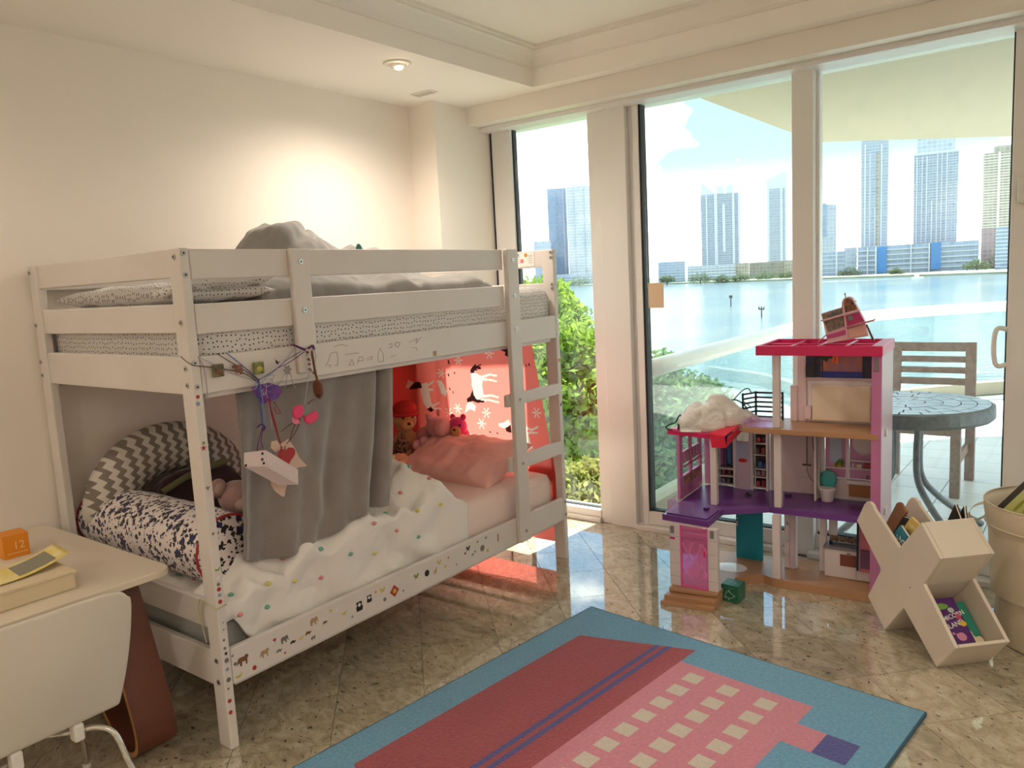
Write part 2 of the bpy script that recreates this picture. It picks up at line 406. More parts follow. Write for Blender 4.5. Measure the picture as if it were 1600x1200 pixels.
# ---- lamp in the ceiling band; the others are unseen, added to fill the room
CHROME = mat('chrome', (225,225,222), .12, 1.0); BULB = mat('lamp_lens', (255,240,215), .3, emit=((255,226,176),16.0))
def downlight(x, y, label, power):
    t = thing('ceiling_lamp', label, 'ceiling lamp', (x,y,CZ), 'recessed ceiling lamps')
    q = B(); q.lathe((x,y,CZ),[(.040,0),(.062,0),(.064,-.003),(.058,-.007),(.044,-.009),(.040,-.004)],28); q.build('trim_ring', TRIMW, t, smooth=True)
    q = B(); q.ell((x,y,CZ-.006),(.038,.038,.020),n=18); q.build('eyeball', TRIMW, t, smooth=True)
    q = B(); q.ell((x+.010,y-.002,CZ-.022),(.020,.020,.010),n=14); q.build('lens', BULB, t, smooth=True)
    l = bpy.data.lights.new('lamp_light','SPOT'); l.energy = power; l.color = WARM; l.spot_size = math.radians(165); l.spot_blend = .9; l.shadow_soft_size = .06
    o = bpy.data.objects.new('lamp_light', l); COL.objects.link(o); o.parent = t; o.location = (.012,-.002,-.05)
downlight(-.46,1.425,'lit eyeball lamp in the ceiling band above the bunk bed', LAMP_W*1.18)
for x,y,lb,pw in ((-.55,-.6,'added unseen fill lamp in the ceiling band over the desk',.22),(-.45,-2.45,'added unseen fill lamp in the left rear corner of the ceiling',.6),(1.0,-2.5,'added unseen fill lamp in the middle of the rear ceiling band',1.2),(2.75,-1.6,'added unseen fill lamp in the right ceiling band beside the camera',1.1),(2.75,.6,'added unseen fill lamp in the right ceiling band beyond the camera',.9)): downlight(x,y,lb, LAMP_W*pw)
b = B(); b.box((-.83,1.89,CZ-.006),(-.69,1.955,CZ)); 
o = b.build('ceiling_vent', TRIMW, bevel=.002); tag(o,'small flat white vent plate on the ceiling near the column','vent')
q = B()
for k in range(5): q.box((-.82,1.900+k*.010,CZ-.009),(-.70,1.904+k*.010,CZ-.005))
q.build('slat', mat('vent_slat',(214,206,192),.6), o)
# beige tag taped to the door glass, plastic clip at the right jamb
b = B(); b.box((.178,2.585,1.243),(.268,2.589,1.377)); tag(b.build('paper_note', mat('beige_card',(226,200,166),.8), bevel=.001),'beige card stuck to the glass beside the window post','note')
b = B(); b.box((1.853,2.560,1.63),(1.89,2.588,1.74)); tag(b.build('door_latch', mat('clear_plastic',(225,222,214),.25), bevel=.010),'pale plastic latch high on the right door stile','latch')
# ================================================================ OUTSIDE
# ---- balcony
BZ = -.02
BTILE = mat('balcony_tile', (206,206,202), .35, var=(3,(220,218,214),.25), randvar=.05)
b = B(); b.prism([(.0,2.70,-.3),(2.9,2.70,-.3),(2.9,9.3,-.3),(1.5,8.6,-.3),(.15,7.2,-.3)],(0,0,.276)); bal = struct(b.build('balcony_floor', mat('balcony_grout',(120,124,122),.8)))
tm = None
poly0 = [(.06,2.70),(2.9,2.70),(2.9,9.2),(1.5,8.5),(.15,7.15)]
for i in range(0,10):
    for j in range(0,22):
        x0 = .165+.305*i; y0 = 2.675+.297*j
        if not (inpoly(x0+.15,y0+.15,poly0) and inpoly(x0+.02,y0+.28,poly0)) or y0 > 8: continue
        if tm is None:
            t = B(); t.box((0,0,-.006),(.300,.292,0)); o = t.build('tile', BTILE); tm = o.data
        else: o = bpy.data.objects.new('tile', tm); COL.objects.link(o)
        o.parent = bal; o.location = (x0,y0,BZ)
# ---- slab of the balcony above
SLAB = mat('painted_slab', (180,170,150), .8)
b = B(); b.prism([(.085,2.72,2.50),(.085,6.05,2.50),(1.42,7.36,2.50),(3.4,8.6,2.50),(5.5,8.6,2.50),(5.5,2.72,2.50)],(0,0,.22)); b.prism([(.05,2.72,2.55),(.05,6.07,2.55),(1.40,7.40,2.55),(3.4,8.65,2.55),(3.4,2.72,2.55)],(0,0,.17)); struct(b.build('balcony_ceiling', SLAB))
# ---- railing
RAILW = mat('white_rail', (240,238,230), .35); RGL = glass('rail_glass', (244,252,249), .02)
c0 = [(.06,2.72,.88),(.03,5.9,.90),(.10,6.6,.90),(.36,7.25,.90),(.75,7.85,.90),(1.32,8.45,.90),(2.2,9.1,.90)]
rail = thing('balcony_railing','white round handrail with glass panels round the balcony edge','railing',(.06,2.72,0))
sp = spline(c0,6); q = B(); q.tube(sp,.055,14); q.build('handrail', RAILW, rail, smooth=True)
def span(t0,t1):
    n = len(sp)-1; a = sp[int(t0*n)]; c = sp[int(t1*n)]; return a,c
q = B()
for a,c in zip(sp,sp[1:]):
    n_ = Vector((c.y-a.y,-(c.x-a.x),0)).normalized()*.06
    q.prism([(a.x-n_.x,a.y-n_.y,BZ),(c.x-n_.x,c.y-n_.y,BZ),(c.x+n_.x,c.y+n_.y,BZ),(a.x+n_.x,a.y+n_.y,BZ)],(0,0,.13))
q.build('kerb', SLAB, rail)
cuts = [0,3,6,12,18,24,30,36]
for i0,i1 in zip(cuts,cuts[1:]):
    a,c = sp[i0],sp[i1]; dd = (c-a).normalized()*.01; n_ = Vector((dd.y,-dd.x,0)).normalized()*.006; a2 = a+dd; c2 = c-dd
    q = B(); q.prism([(a2.x,a2.y,.11),(c2.x,c2.y,.11),(c2.x+n_.x,c2.y+n_.y,.11),(a2.x+n_.x,a2.y+n_.y,.11)],(0,0,.76)); q.build('glass_panel', RGL, rail)
# ---- round slate table
SLATE = mat('slate_piece', (150,160,168), .22, spec=.6, var=(14,(176,184,188),.2), randvar=.12, bump=(60,.15,.003))
IRON = mat('grey_metal', (92,98,104), .5, .3, var=(40,(120,124,126),.2))
tc_ = (1.35,3.15,BZ); TZ = .70
tb = thing('patio_table','round grey slate mosaic patio table with bent metal legs','table',tc_)
q = B(); q.lathe((1.35,3.15,0),[(.06,TZ-.012),(.375,TZ-.012),(.385,TZ+.001),(.400,TZ-.004),(.402,TZ-.06),(.388,TZ-.075),(.36,TZ-.03),(.06,TZ-.03)],48); q.build('table_rim', IRON, tb, smooth=False)
def wedge(r0,r1,a0,a1):
    gp = .0025; qq = B(); n = 5; pl = []
    for k in range(n+1): t = a0+(a1-a0)*k/n; pl.append((1.35+(r1-gp)*math.cos(t),3.15+(r1-gp)*math.sin(t),TZ-.012))
    if r0 < .01: pl.append((1.35,3.15,TZ-.012))
    else:
        for k in range(n,-1,-1): t = a0+(a1-a0)*k/n; pl.append((1.35+(r0+gp)*math.cos(t),3.15+(r0+gp)*math.sin(t),TZ-.012))
    qq.prism(pl,(0,0,.013+random.uniform(0,.0015))); qq.build('slate_piece', SLATE, tb)
for r0,r1,n_,ph in ((0,.09,6,.2),(.09,.17,9,.0),(.17,.25,13,.15),(.25,.32,17,.05),(.32,.383,24,.1)):
    for k in range(n_):
        gp = .004/max(r1,.05); wedge(r0,r1,ph+2*PI*k/n_+gp,ph+2*PI*(k+1)/n_-gp)
for a in (-.72,.85,2.42,3.99):
    ca,sa = math.cos(a),math.sin(a); q = B()
    q.tube(spline([(1.35+.10*ca,3.15+.10*sa,TZ-.03),(1.35+.085*ca,3.15+.085*sa,.45),(1.35+.10*ca,3.15+.10*sa,.30),(1.35+.19*ca,3.15+.19*sa,.19),(1.35+.34*ca,3.15+.34*sa,.075),(1.35+.48*ca,3.15+.48*sa,BZ+.012)],5),.017,8); q.build('leg', IRON, tb, smooth=True)
# ---- wooden patio chair behind the table
TEAK = mat('weathered_wood', (128,104,96), .75, var=(30,(158,136,126),.25), bump=(80,.3,.004))
ch = thing('patio_chair','weathered wooden slatted chair behind the slate table','chair',(1.25,4.3,BZ))
def bar(a, c, w, d, name, parent, mt=TEAK):
    """rectangular bar from a to c: w wide along x, d deep along y"""
    qq = B(); A_,C_ = Vector(a),Vector(c); X = Vector((w/2,0,0)); Y = Vector((0,d/2,0))
    v0 = [qq.v(A_+sx*X+sy*Y) for sx,sy in ((-1,-1),(1,-1),(1,1),(-1,1))]; v1 = [qq.v(C_+sx*X+sy*Y) for sx,sy in ((-1,-1),(1,-1),(1,1),(-1,1))]
    qq.f(v0[::-1]); qq.f(v1)
    for k in range(4): qq.f([v0[k],v0[(k+1)%4],v1[(k+1)%4],v1[k]])
    return qq.build(name, mt, parent, bevel=.003)
for x in (1.025,1.470):
    bar((x,4.02,BZ),(x,4.02,.53),.055,.05,'leg',ch); bar((x+.02,4.50,BZ),(x+.02,4.50,.43),.055,.05,'leg',ch)
    bar((x+.02,4.47,.40),(x+.00,4.62,.875),.062,.03,'back_post',ch)
    qq = B(); qq.box((x-.012,4.04,.17),(x+.012,4.49,.225)); qq.build('stretcher', TEAK, ch, bevel=.003)
    qq = B(); qq.box((x-.02,3.98,.51),(x+.035,4.56,.53)); qq.build('armrest', TEAK, ch, bevel=.003)
qq = B(); qq.box((1.04,4.0,.36),(1.46,4.03,.42)); qq.build('apron', TEAK, ch, bevel=.003)
for k in range(6):
    qq = B(); qq.box((1.0,4.03+.076*k,.42),(1.50,4.09+.076*k,.438)); qq.build('seat_slat', TEAK, ch, bevel=.002)
for z0,z1 in ((.815,.875),(.745,.785),(.675,.715),(.60,.645)):
    y_ = 4.47+.15*((z0+z1)/2-.40)/.475; qq = B(); qq.box((1.04,y_-.01,z0),(1.47,y_+.01,z1)); qq.build('back_slat', TEAK, ch, bevel=.002)
# ---- water, far bank
WZ = -8.6
def water():
    m = mat('bay_water', (60,84,96), .14, spec=.22); N, L, add = chain(m); b_ = N['Principled BSDF']
    t = add('ShaderNodeTexCoord'); mp_ = add('ShaderNodeMapping', {0:t.outputs['Object']}); mp_.inputs['Scale'].default_value = (.5,.9,1)
    n1 = add('ShaderNodeTexNoise', {'Vector':mp_.outputs[0],'Scale':.9,'Detail':6.0,'Roughness':.6})
    bp = add('ShaderNodeBump', {'Height':n1.outputs[0],'Strength':.7,'Distance':.7}); L.new(bp.outputs[0], b_.inputs['Normal'])
    n2 = add('ShaderNodeTexNoise', {'Vector':t.outputs['Object'],'Scale':.02,'Detail':4.0})
    r = add('ShaderNodeValToRGB', {0:n2.outputs[0]}); r.color_ramp.elements[0].color = rgb(70,94,106); r.color_ramp.elements[1].color = rgb(92,108,108); r.color_ramp.elements[0].position = .35; r.color_ramp.elements[1].position = .65
    L.new(r.outputs[0], b_.inputs['Base Color']); return m
q = B(); q.f([q.v(p) for p in ((-1500,6,WZ),(900,6,WZ),(900,1500,WZ),(-1500,1500,WZ))]); o = q.build('bay', water()); struct(o)
GRASS = mat('bank_ground', (150,156,140), .9, var=(.05,(120,134,104),.2))
q = B(); q.prism([(-1200,1000,WZ-1),(-596,913,WZ-1),(-335,681,WZ-1),(-267,640,WZ-1),(-184,602,WZ-1),(-153,588,WZ-1),(-46,531,WZ-1),(200,420,WZ-1),(900,420,WZ-1),(900,1500,WZ-1),(-1200,1500,WZ-1)],(0,0,2.2)); struct(q.build('far_bank', GRASS))
# ground right under the building
q = B(); q.prism([(-60,3.2,WZ-.4),(2,3.2,WZ-.4),(1,9,WZ-.4),(-3,13,WZ-.4),(-12,17,WZ-.4),(-60,22,WZ-.4)],(0,0,.9)); struct(q.build('garden', mat('lawn',(112,140,84),.95,var=(1.5,(150,160,110),.2))))
# ---- channel markers and a boat
POST = mat('dark_pile', (74,78,80), .8)
(mx_,my_,_m), = [(-80.257,209.129,-8.6)]
t = thing('channel_marker','single dark channel post standing in the bay','marker',(mx_,my_,WZ)); q = B(); q.cyl((mx_,my_,WZ-1),(mx_,my_,WZ+2.6),.16,8); q.build('pile', POST, t); q = B(); q.box((mx_-.45,my_-.1,WZ+2.3),(mx_+.45,my_+.1,WZ+3.1)); q.build('sign_board', POST, t)
(mx_,my_,_m), = [(-54.072,158.985,-8.6)]
t = thing('channel_marker','dark channel post with a crossarm standing nearer in the bay','marker',(mx_,my_,WZ)); q = B(); q.cyl((mx_,my_,WZ-1),(mx_,my_,WZ+2.3),.13,8); q.build('pile', POST, t); q = B(); q.box((mx_-.6,my_-.06,WZ+1.6),(mx_+.6,my_+.06,WZ+1.85)); q.box((mx_-.62,my_-.06,WZ+1.6),(mx_-.42,my_+.06,WZ+2.3)); q.box((mx_+.42,my_-.06,WZ+1.6),(mx_+.6,my_+.06,WZ+2.2)); q.build('crossarm', POST, t)
(mx_,my_,_m), = [(-82.702,494.653,-8.6)]
t = thing('motorboat','small white motorboat on the bay near the far bank','boat',(mx_,my_,WZ)); BOAT = mat('boat_white',(240,240,240),.4)
q = B(); q.prism([(mx_-2.6,my_-1,WZ-.1),(mx_+3,my_-1,WZ-.1),(mx_+3.6,my_,WZ-.1),(mx_+3,my_+1,WZ-.1),(mx_-2.6,my_+1,WZ-.1)],(0,0,1.0)); q.build('hull', BOAT, t); q = B(); q.box((mx_-1,my_-.7,WZ+.9),(mx_+1.2,my_+.7,WZ+2.2)); q.build('cabin', BOAT, t)
q = B(); q.prism([(mx_-3,my_,WZ+.03),(mx_-70,my_-3,WZ+.03),(mx_-70,my_+3,WZ+.03)],(0,0,.08)); o = q.build('wake', BOAT, t)
# ---- towers: walls, floor bands and piers are real geometry
def facade(name, wallc, winc, sx, sz):
    """far-off facade: rows of windows too small to build"""
    if name in MATS: return MATS[name]
    m = mat(name, wallc, .4); N, L, add = chain(m); b_ = N['Principled BSDF']
    t = add('ShaderNodeTexCoord'); sp_ = add('ShaderNodeSeparateXYZ', {0:t.outputs['Object']})
    xy = add('ShaderNodeMath', {0:sp_.outputs[0],1:sp_.outputs[1]}, operation='ADD')
    cx_ = add('ShaderNodeCombineXYZ', {0:xy.outputs[0],1:sp_.outputs[2]})
    br = add('ShaderNodeTexBrick', {'Vector':cx_.outputs[0],'Color1':rgb(*winc),'Color2':rgb(*[min(255,c+18) for c in winc]),'Mortar':rgb(*wallc),'Scale':1.0,'Mortar Size':.35,'Mortar Smooth':.1,'Brick Width':sx,'Row Height':sz}); br.offset = 0
    L.new(br.outputs[0], b_.inputs['Base Color']); return m
HAZEW = mat('tower_white', (196,200,208), .6); HAZEB = mat('tower_band', (176,184,198), .6)  # distance haze is put into these pale tower colours
def tower(label, spec, facade_m, base=WZ, parts=(), depth=None, piers=(), bands=0, cat='tower', name='tower', band_m=None):
    x, y, w, z1 = spec; dpt = depth or w*.8
    a = math.atan2(x-2.14, y+1.26); M = Matrix.Translation((x,y,0)) @ Matrix.Rotation(-a,4,'Z')
    t = thing(name, label, cat, (x,y,base))
    q = B(M); q.box((-w/2,0,base),(w/2,dpt,z1)); wl = q.build('wall', facade_m, t)
    for u0,u1,h0,h1,m_ in piers:     # vertical strips standing proud of the wall, as fractions
        q = B(M); q.box((-w/2+u0*w,-w*.03,base+h0*(z1-base)),(-w/2+u1*w,w*.02,base+h1*(z1-base))); q.build('pier', m_, t)
    if bands:
        q = B(M)
        for k in range(1,bands): 
            zz = base+(z1-base)*k/bands; q.box((-w/2-w*.015,-w*.018,zz),(w/2+w*.015,dpt,zz+(z1-base)/bands*.28))
        o = q.build('balcony_slab', band_m or HAZEB, t); o['kind'] = 'stuff'
    for nm,kind,u0,u1,h0,h1,m_ in parts:
        H = z1-base; q = B(M)
        if kind == 'box': q.box((-w/2+u0*w,-w*.02,base+h0*H),(-w/2+u1*w,dpt,base+h1*H))
        if kind == 'slant': # roof crown rising to the right (or left when u0>u1)
            s_,e_ = min(u0,u1),max(u0,u1); lo,hi = (h0,h1) if u0 < u1 else (h1,h0); h_b = 1.0
            pl = [(-w/2+s_*w,0,z1),(-w/2+e_*w,0,z1),(-w/2+e_*w,0,base+hi*H),(-w/2+s_*w,0,base+lo*H)]
            q.prism(pl,(0,dpt*.6,0))
        q.build(nm, m_, t)
    return t
F_BLUE = facade('facade_blue',(134,153,176),(120,140,166),3.2,3.0); F_PALE = facade('facade_pale',(188,192,196),(153,164,179),4.0,3.2)  # facade tones kept pale and close together to paint in the haze
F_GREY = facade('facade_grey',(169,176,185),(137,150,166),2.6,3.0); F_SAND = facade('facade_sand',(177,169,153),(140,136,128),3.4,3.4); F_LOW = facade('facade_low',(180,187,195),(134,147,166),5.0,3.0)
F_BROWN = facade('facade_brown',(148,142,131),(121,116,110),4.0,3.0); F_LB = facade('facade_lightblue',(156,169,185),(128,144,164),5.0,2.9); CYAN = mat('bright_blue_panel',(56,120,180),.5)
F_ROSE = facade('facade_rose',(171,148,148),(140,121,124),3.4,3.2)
P_ = HAZEW
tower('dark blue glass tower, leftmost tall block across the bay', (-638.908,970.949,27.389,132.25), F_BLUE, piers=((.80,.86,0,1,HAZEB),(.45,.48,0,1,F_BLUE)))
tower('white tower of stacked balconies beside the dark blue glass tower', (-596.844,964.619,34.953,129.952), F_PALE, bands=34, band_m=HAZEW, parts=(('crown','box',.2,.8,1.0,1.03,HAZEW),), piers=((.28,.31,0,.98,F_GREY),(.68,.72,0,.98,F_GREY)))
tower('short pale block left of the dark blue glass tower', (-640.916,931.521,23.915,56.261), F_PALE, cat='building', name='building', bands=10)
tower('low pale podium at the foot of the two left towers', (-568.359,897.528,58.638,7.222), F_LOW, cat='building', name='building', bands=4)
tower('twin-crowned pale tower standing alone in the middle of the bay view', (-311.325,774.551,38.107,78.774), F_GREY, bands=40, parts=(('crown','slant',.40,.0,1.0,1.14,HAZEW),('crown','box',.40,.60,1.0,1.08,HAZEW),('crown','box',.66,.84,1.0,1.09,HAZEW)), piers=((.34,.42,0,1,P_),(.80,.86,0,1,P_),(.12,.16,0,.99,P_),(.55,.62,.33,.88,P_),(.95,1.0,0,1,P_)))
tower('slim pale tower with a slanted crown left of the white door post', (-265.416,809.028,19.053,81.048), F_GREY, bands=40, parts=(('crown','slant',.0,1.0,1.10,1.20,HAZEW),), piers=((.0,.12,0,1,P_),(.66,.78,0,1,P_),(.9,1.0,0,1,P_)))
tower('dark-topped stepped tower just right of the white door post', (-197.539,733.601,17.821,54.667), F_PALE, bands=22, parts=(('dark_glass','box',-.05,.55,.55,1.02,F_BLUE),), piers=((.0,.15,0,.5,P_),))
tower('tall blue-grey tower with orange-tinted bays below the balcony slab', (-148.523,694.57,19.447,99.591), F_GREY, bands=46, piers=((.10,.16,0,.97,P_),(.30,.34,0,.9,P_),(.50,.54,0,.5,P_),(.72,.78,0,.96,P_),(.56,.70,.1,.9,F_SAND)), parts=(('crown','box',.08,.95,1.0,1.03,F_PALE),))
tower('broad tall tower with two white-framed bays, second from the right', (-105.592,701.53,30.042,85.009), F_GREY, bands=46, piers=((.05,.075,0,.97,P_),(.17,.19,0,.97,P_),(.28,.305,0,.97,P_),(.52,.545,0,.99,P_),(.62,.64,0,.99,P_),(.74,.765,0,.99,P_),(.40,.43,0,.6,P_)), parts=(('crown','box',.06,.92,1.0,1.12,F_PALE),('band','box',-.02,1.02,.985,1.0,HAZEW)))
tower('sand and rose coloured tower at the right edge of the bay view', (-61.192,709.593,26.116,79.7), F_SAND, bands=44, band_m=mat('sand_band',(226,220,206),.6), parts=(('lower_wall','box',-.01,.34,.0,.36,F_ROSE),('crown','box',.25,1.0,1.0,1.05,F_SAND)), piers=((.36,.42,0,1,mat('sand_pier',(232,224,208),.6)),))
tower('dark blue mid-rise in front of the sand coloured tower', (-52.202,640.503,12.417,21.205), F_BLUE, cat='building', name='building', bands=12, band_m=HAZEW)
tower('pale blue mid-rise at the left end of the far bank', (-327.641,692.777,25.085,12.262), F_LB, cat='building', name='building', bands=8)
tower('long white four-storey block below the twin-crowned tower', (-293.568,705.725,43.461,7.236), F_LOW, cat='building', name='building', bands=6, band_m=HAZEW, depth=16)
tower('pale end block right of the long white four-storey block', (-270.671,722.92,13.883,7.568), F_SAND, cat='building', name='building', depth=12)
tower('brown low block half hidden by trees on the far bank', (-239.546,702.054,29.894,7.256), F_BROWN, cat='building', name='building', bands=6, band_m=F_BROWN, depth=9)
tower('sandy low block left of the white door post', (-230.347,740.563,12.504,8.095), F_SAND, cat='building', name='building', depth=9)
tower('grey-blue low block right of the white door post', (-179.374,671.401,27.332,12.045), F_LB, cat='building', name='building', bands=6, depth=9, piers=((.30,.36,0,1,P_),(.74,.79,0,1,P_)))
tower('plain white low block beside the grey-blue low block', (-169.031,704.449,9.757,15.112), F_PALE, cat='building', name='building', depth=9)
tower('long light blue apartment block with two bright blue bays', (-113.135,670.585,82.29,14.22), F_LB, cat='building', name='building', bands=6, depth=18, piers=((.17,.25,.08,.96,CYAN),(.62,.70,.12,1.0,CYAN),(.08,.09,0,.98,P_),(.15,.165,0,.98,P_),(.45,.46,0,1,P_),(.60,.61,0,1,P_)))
# ---- foliage
def leaves(clumps, n, size, seed, flat=.0):
    rnd = random.Random(seed); q = B()
    tot = sum(c[1]**2 for c in clumps)
    for c,r,sq in clumps:
        k = int(n*r*r/tot)
        for _ in range(k):
            d_ = Vector((rnd.gauss(0,1),rnd.gauss(0,1),rnd.gauss(0,1))).normalized(); rr = r*(rnd.random()**.45)*(1+.28*noise.noise(Vector(c)+d_*2.3))
            p = Vector(c)+Vector((d_.x*rr,d_.y*rr,d_.z*rr*sq)); s_ = size*rnd.uniform(.6,1.3)
            a = Vector((rnd.gauss(0,1),rnd.gauss(0,1),rnd.gauss(0,1))).normalized(); b_ = a.cross(Vector((rnd.gauss(0,1),rnd.gauss(0,1),rnd.gauss(0,1)))).normalized()
            q.f([q.v(p-a*s_),q.v(p-b_*s_*.45),q.v(p+a*s_),q.v(p+b_*s_*.45)])
    return q
BARK = mat('bark', (96,84,70), .9, bump=(8,.5,.03))
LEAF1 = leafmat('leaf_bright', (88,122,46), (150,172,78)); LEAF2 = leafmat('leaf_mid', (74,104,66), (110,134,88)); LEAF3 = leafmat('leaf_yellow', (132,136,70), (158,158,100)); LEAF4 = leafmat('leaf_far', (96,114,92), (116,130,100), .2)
def tree(label, clumps, n, size, mt, base_z, seed, name='tree', cat='tree', trunk=.12):
    c0_ = Vector(clumps[0][0]); t = thing(name, label, cat, (c0_.x,c0_.y,base_z))
    o = leaves(clumps, n, size, seed).build('foliage', mt, t, recalc=False); o['kind'] = 'stuff'
    q = B(); top = c0_+Vector((0,0,clumps[0][1]*.4)); q.tube([(c0_.x,c0_.y,base_z),(c0_.x+.1,c0_.y,(base_z+top.z)/2),top],[trunk,trunk*.75,trunk*.35],8)
    for c,r,sq in clumps[1:]:
        q.tube([Vector((c0_.x,c0_.y,base_z+.45*(c0_.z-base_z))),(c0_+Vector(c))/2-Vector((0,0,.3)),Vector(c)],[trunk*.5,trunk*.35,trunk*.15],6)
    q.build('trunk', BARK, t)
def R(l): return [tuple(p) for p in l]
c_ = [(-2.72,6.203,-0.075),(-2.495,6.42,0.202),(-2.923,6.111,0.303),(-2.617,6.219,-0.447),(-2.939,5.966,-0.499)]
tree('bright green tree close outside the left window', [(c_[0],.78,1.1),(c_[1],.45,1.0),(c_[2],.75,1.0),(c_[3],.6,1.0),(c_[4],.7,1)], 22000, .055, LEAF1, WZ+.5, 3)
c_ = [(-3.992,7.856,0.451),(-3.717,8.027,0.211),(-4.137,7.814,0.862)]
tree('taller green tree behind the bright one at the left window', [(c_[0],.62,1.2),(c_[1],.5,1.0),(c_[2],.6,1.0)], 12000, .06, LEAF1, WZ+.5, 4)
c_ = [(-1.278,4.082,-0.377),(-1.11,4.221,-0.308),(-1.424,3.959,-0.446)]
tree('low yellowish shrub crown at the foot of the left window', [(c_[0],.42,.7),(c_[1],.36,.7),(c_[2],.42,.8)], 12000, .035, LEAF3, WZ+.5, 5, 'shrub', 'shrub', .06)
c_ = [(-3.501,10.484,-1.252),(-3.215,10.752,-0.954),(-3.781,10.379,-0.601),(-3.558,10.32,-1.986),(-2.986,10.854,-1.39)]
tree('green tree beyond the glass railing seen through the left door', [(c_[0],1.05,1.0),(c_[1],.7,1.0),(c_[2],.7,1.1),(c_[3],.9,1),(c_[4],.6,1)], 20000, .075, LEAF2, WZ+.5, 6)
c_ = [(-4.452,14.664,-2.263),(-4.129,14.953,-2.008),(-4.771,14.356,-2.657)]
tree('farther green tree beyond the railing, right of the nearer one', [(c_[0],.75,1.0),(c_[1],.45,.9),(c_[2],.8,1.0)], 9000, .09, LEAF2, WZ+.5, 8)
for i,(pp,r,lab) in enumerate((
  ([(-283.99,591.464,-3.116)][0],6.0,'small tree clump at the left end of the far bank'),
  ([(-262.183,607.926,-3.989)][0],9.0,'round tree clump before the long white block'),
  ([(-247.892,618.573,-5.42)][0],6.5,'small tree in front of the right part of the long white block'),
  ([(-235.76,627.855,-5.156)][0],7.0,'tree clump between the white and the brown blocks'),
  ([(-219.43,640.291,-5.16)][0],8.0,'tree clump along the brown low block'),
  ([(-205.198,651.15,-5.03)][0],7.5,'tree clump before the sandy low block'),
  ([(-153.751,639.6,-5.136)][0],8.0,'palm clump between the grey-blue and light blue blocks'),
  ([(-116.949,616.859,-5.476)][0],4.5,'small palm before the long light blue block'),
  ([(-69.544,640.562,-3.781)][0],7.5,'round tree clump right of the long light blue block'),
  ([(-65.857,693.923,-4.727)][0],9.5,'larger round tree clump near the sand coloured tower'),
  ([(-480.985,771.129,-2.728)][0],12.0,'hazy tree clump below the left towers'),
  ([(-501.616,755.515,-2.141)][0],10.0,'hazy tree clump left of the left towers'))):
    tree(lab,[(pp,r*.75,.8),((pp[0]-r*.7,pp[1],pp[2]-.5),r*.55,.7),((pp[0]+r*.7,pp[1],pp[2]-.6),r*.55,.7)],700,.75,LEAF4,WZ,20+i,trunk=.4)
# ================================================================ BUNK BED
BEDW = mat('painted_bed_wood', (226,220,214), .45, bump=(25,.04,.003), var=(4,(218,211,204),.3))
BOLT = mat('steel_bolt', (190,190,186), .3, .9); HOLE = mat('bolt_socket', (30,28,26), .6)
bed = thing('bunk_bed','white painted wooden bunk bed with ladder and sticker-covered rails','bed',(-.5,.98,0))
BW, BL, BH = 1.033, 1.97, 1.57
def bpart(name, *boxes, bev=.004):
    q = B()
    for a,c in boxes: q.box(a,c)
    return q.build(name, BEDW, bed, bevel=bev)
def bolt(parent, p, ax):
    q = B(); d = Vector({'x':(1,0,0),'y':(0,-1,0)}[ax]); p = Vector(p)
    q.cyl(p,p+d*.003,.0085,12); o = q.build('bolt', BOLT, parent)
    q = B(); q.cyl(p+d*.0028,p+d*.0034,.0035,6); q.build('bolt_socket', HOLE, parent)
posts = {}
for k,(x0,y0) in {'nf':(-.065,0),'nb':(-BW,0),'ff':(-.065,BL-.03),'fb':(-BW,BL-.03)}.items():
    posts[k] = bpart('post',((x0,y0,0),(x0+.065,y0+.03,BH)))
for k,x0 in (('nf',-.030),('nb',-BW+.012)):
    for z in (1.545,1.352,1.215,1.165,.293,.222): bolt(posts[k],(x0,0,z),'y')
for z in (1.555,1.492,1.232,1.160): bolt(posts['nf'],(0,.012,z),'x')
for z in (1.555,1.53,1.40,1.38,1.22,1.155,.30,.235): bolt(posts['ff'],(-.012,BL-.03,z),'y') if z>1.3 else bolt(posts['ff'],(0,BL-.014,z),'x')
# end rails (near end, far end)
ends = {}
for y0 in (.0,BL-.028):
    for z0,z1 in ((1.485,1.57),(1.32,1.408),(1.135,1.25),(.39,.481),(.20,.316)):
        ends[(y0,z0)] = bpart('end_rail',((-BW+.066,y0+.004,z0),(-.066,y0+.026,z1)))
# long rails: front and wall side
for x0 in (-.022,-BW):
    yl = 1.537 if x0 > -.5 else BL-.031
    for z0,z1 in ((1.478,1.567),(1.315,1.406)): bpart('guard_rail',((x0,.031,z0),(x0+.022,yl,z1)))
side_up = bpart('side_rail',((-.022,.031,1.136),(.0,BL-.031,1.248)))
side_lo = bpart('side_rail',((-.022,.031,.208),(.0,BL-.031,.326)))
for z0,z1 in ((1.136,1.248),(.208,.326)): bpart('side_rail',((-BW,.031,z0),(-BW+.022,BL-.031,z1)))
sup = bpart('guard_support',((.0005,.376,1.156),(.020,.452,1.568)))
for z in (1.525,1.365): bolt(sup,(.020,.414,z),'x')
lad = bpart('ladder_post',((.0005,1.537,.212),(.026,1.619,1.568)))
for z in (1.52,1.36,1.21,.885,.585,.262): bolt(lad,(.026,1.578,z),'x')
for z0,z1 in ((.855,.911),(.550,.618)): bpart('ladder_rung',((-.022,1.519,z0),(.0,BL-.026,z1)))
for zs in (1.150,.222):
    for k in range(11): bpart('slat',((-BW+.024,.10+.172*k,zs),(-.024,.155+.172*k,zs+.018)),bev=0)
    for x0 in (-BW+.022,-.047): bpart('slat_support',((x0,.05,zs-.03),(x0+.025,BL-.05,zs)),bev=0)
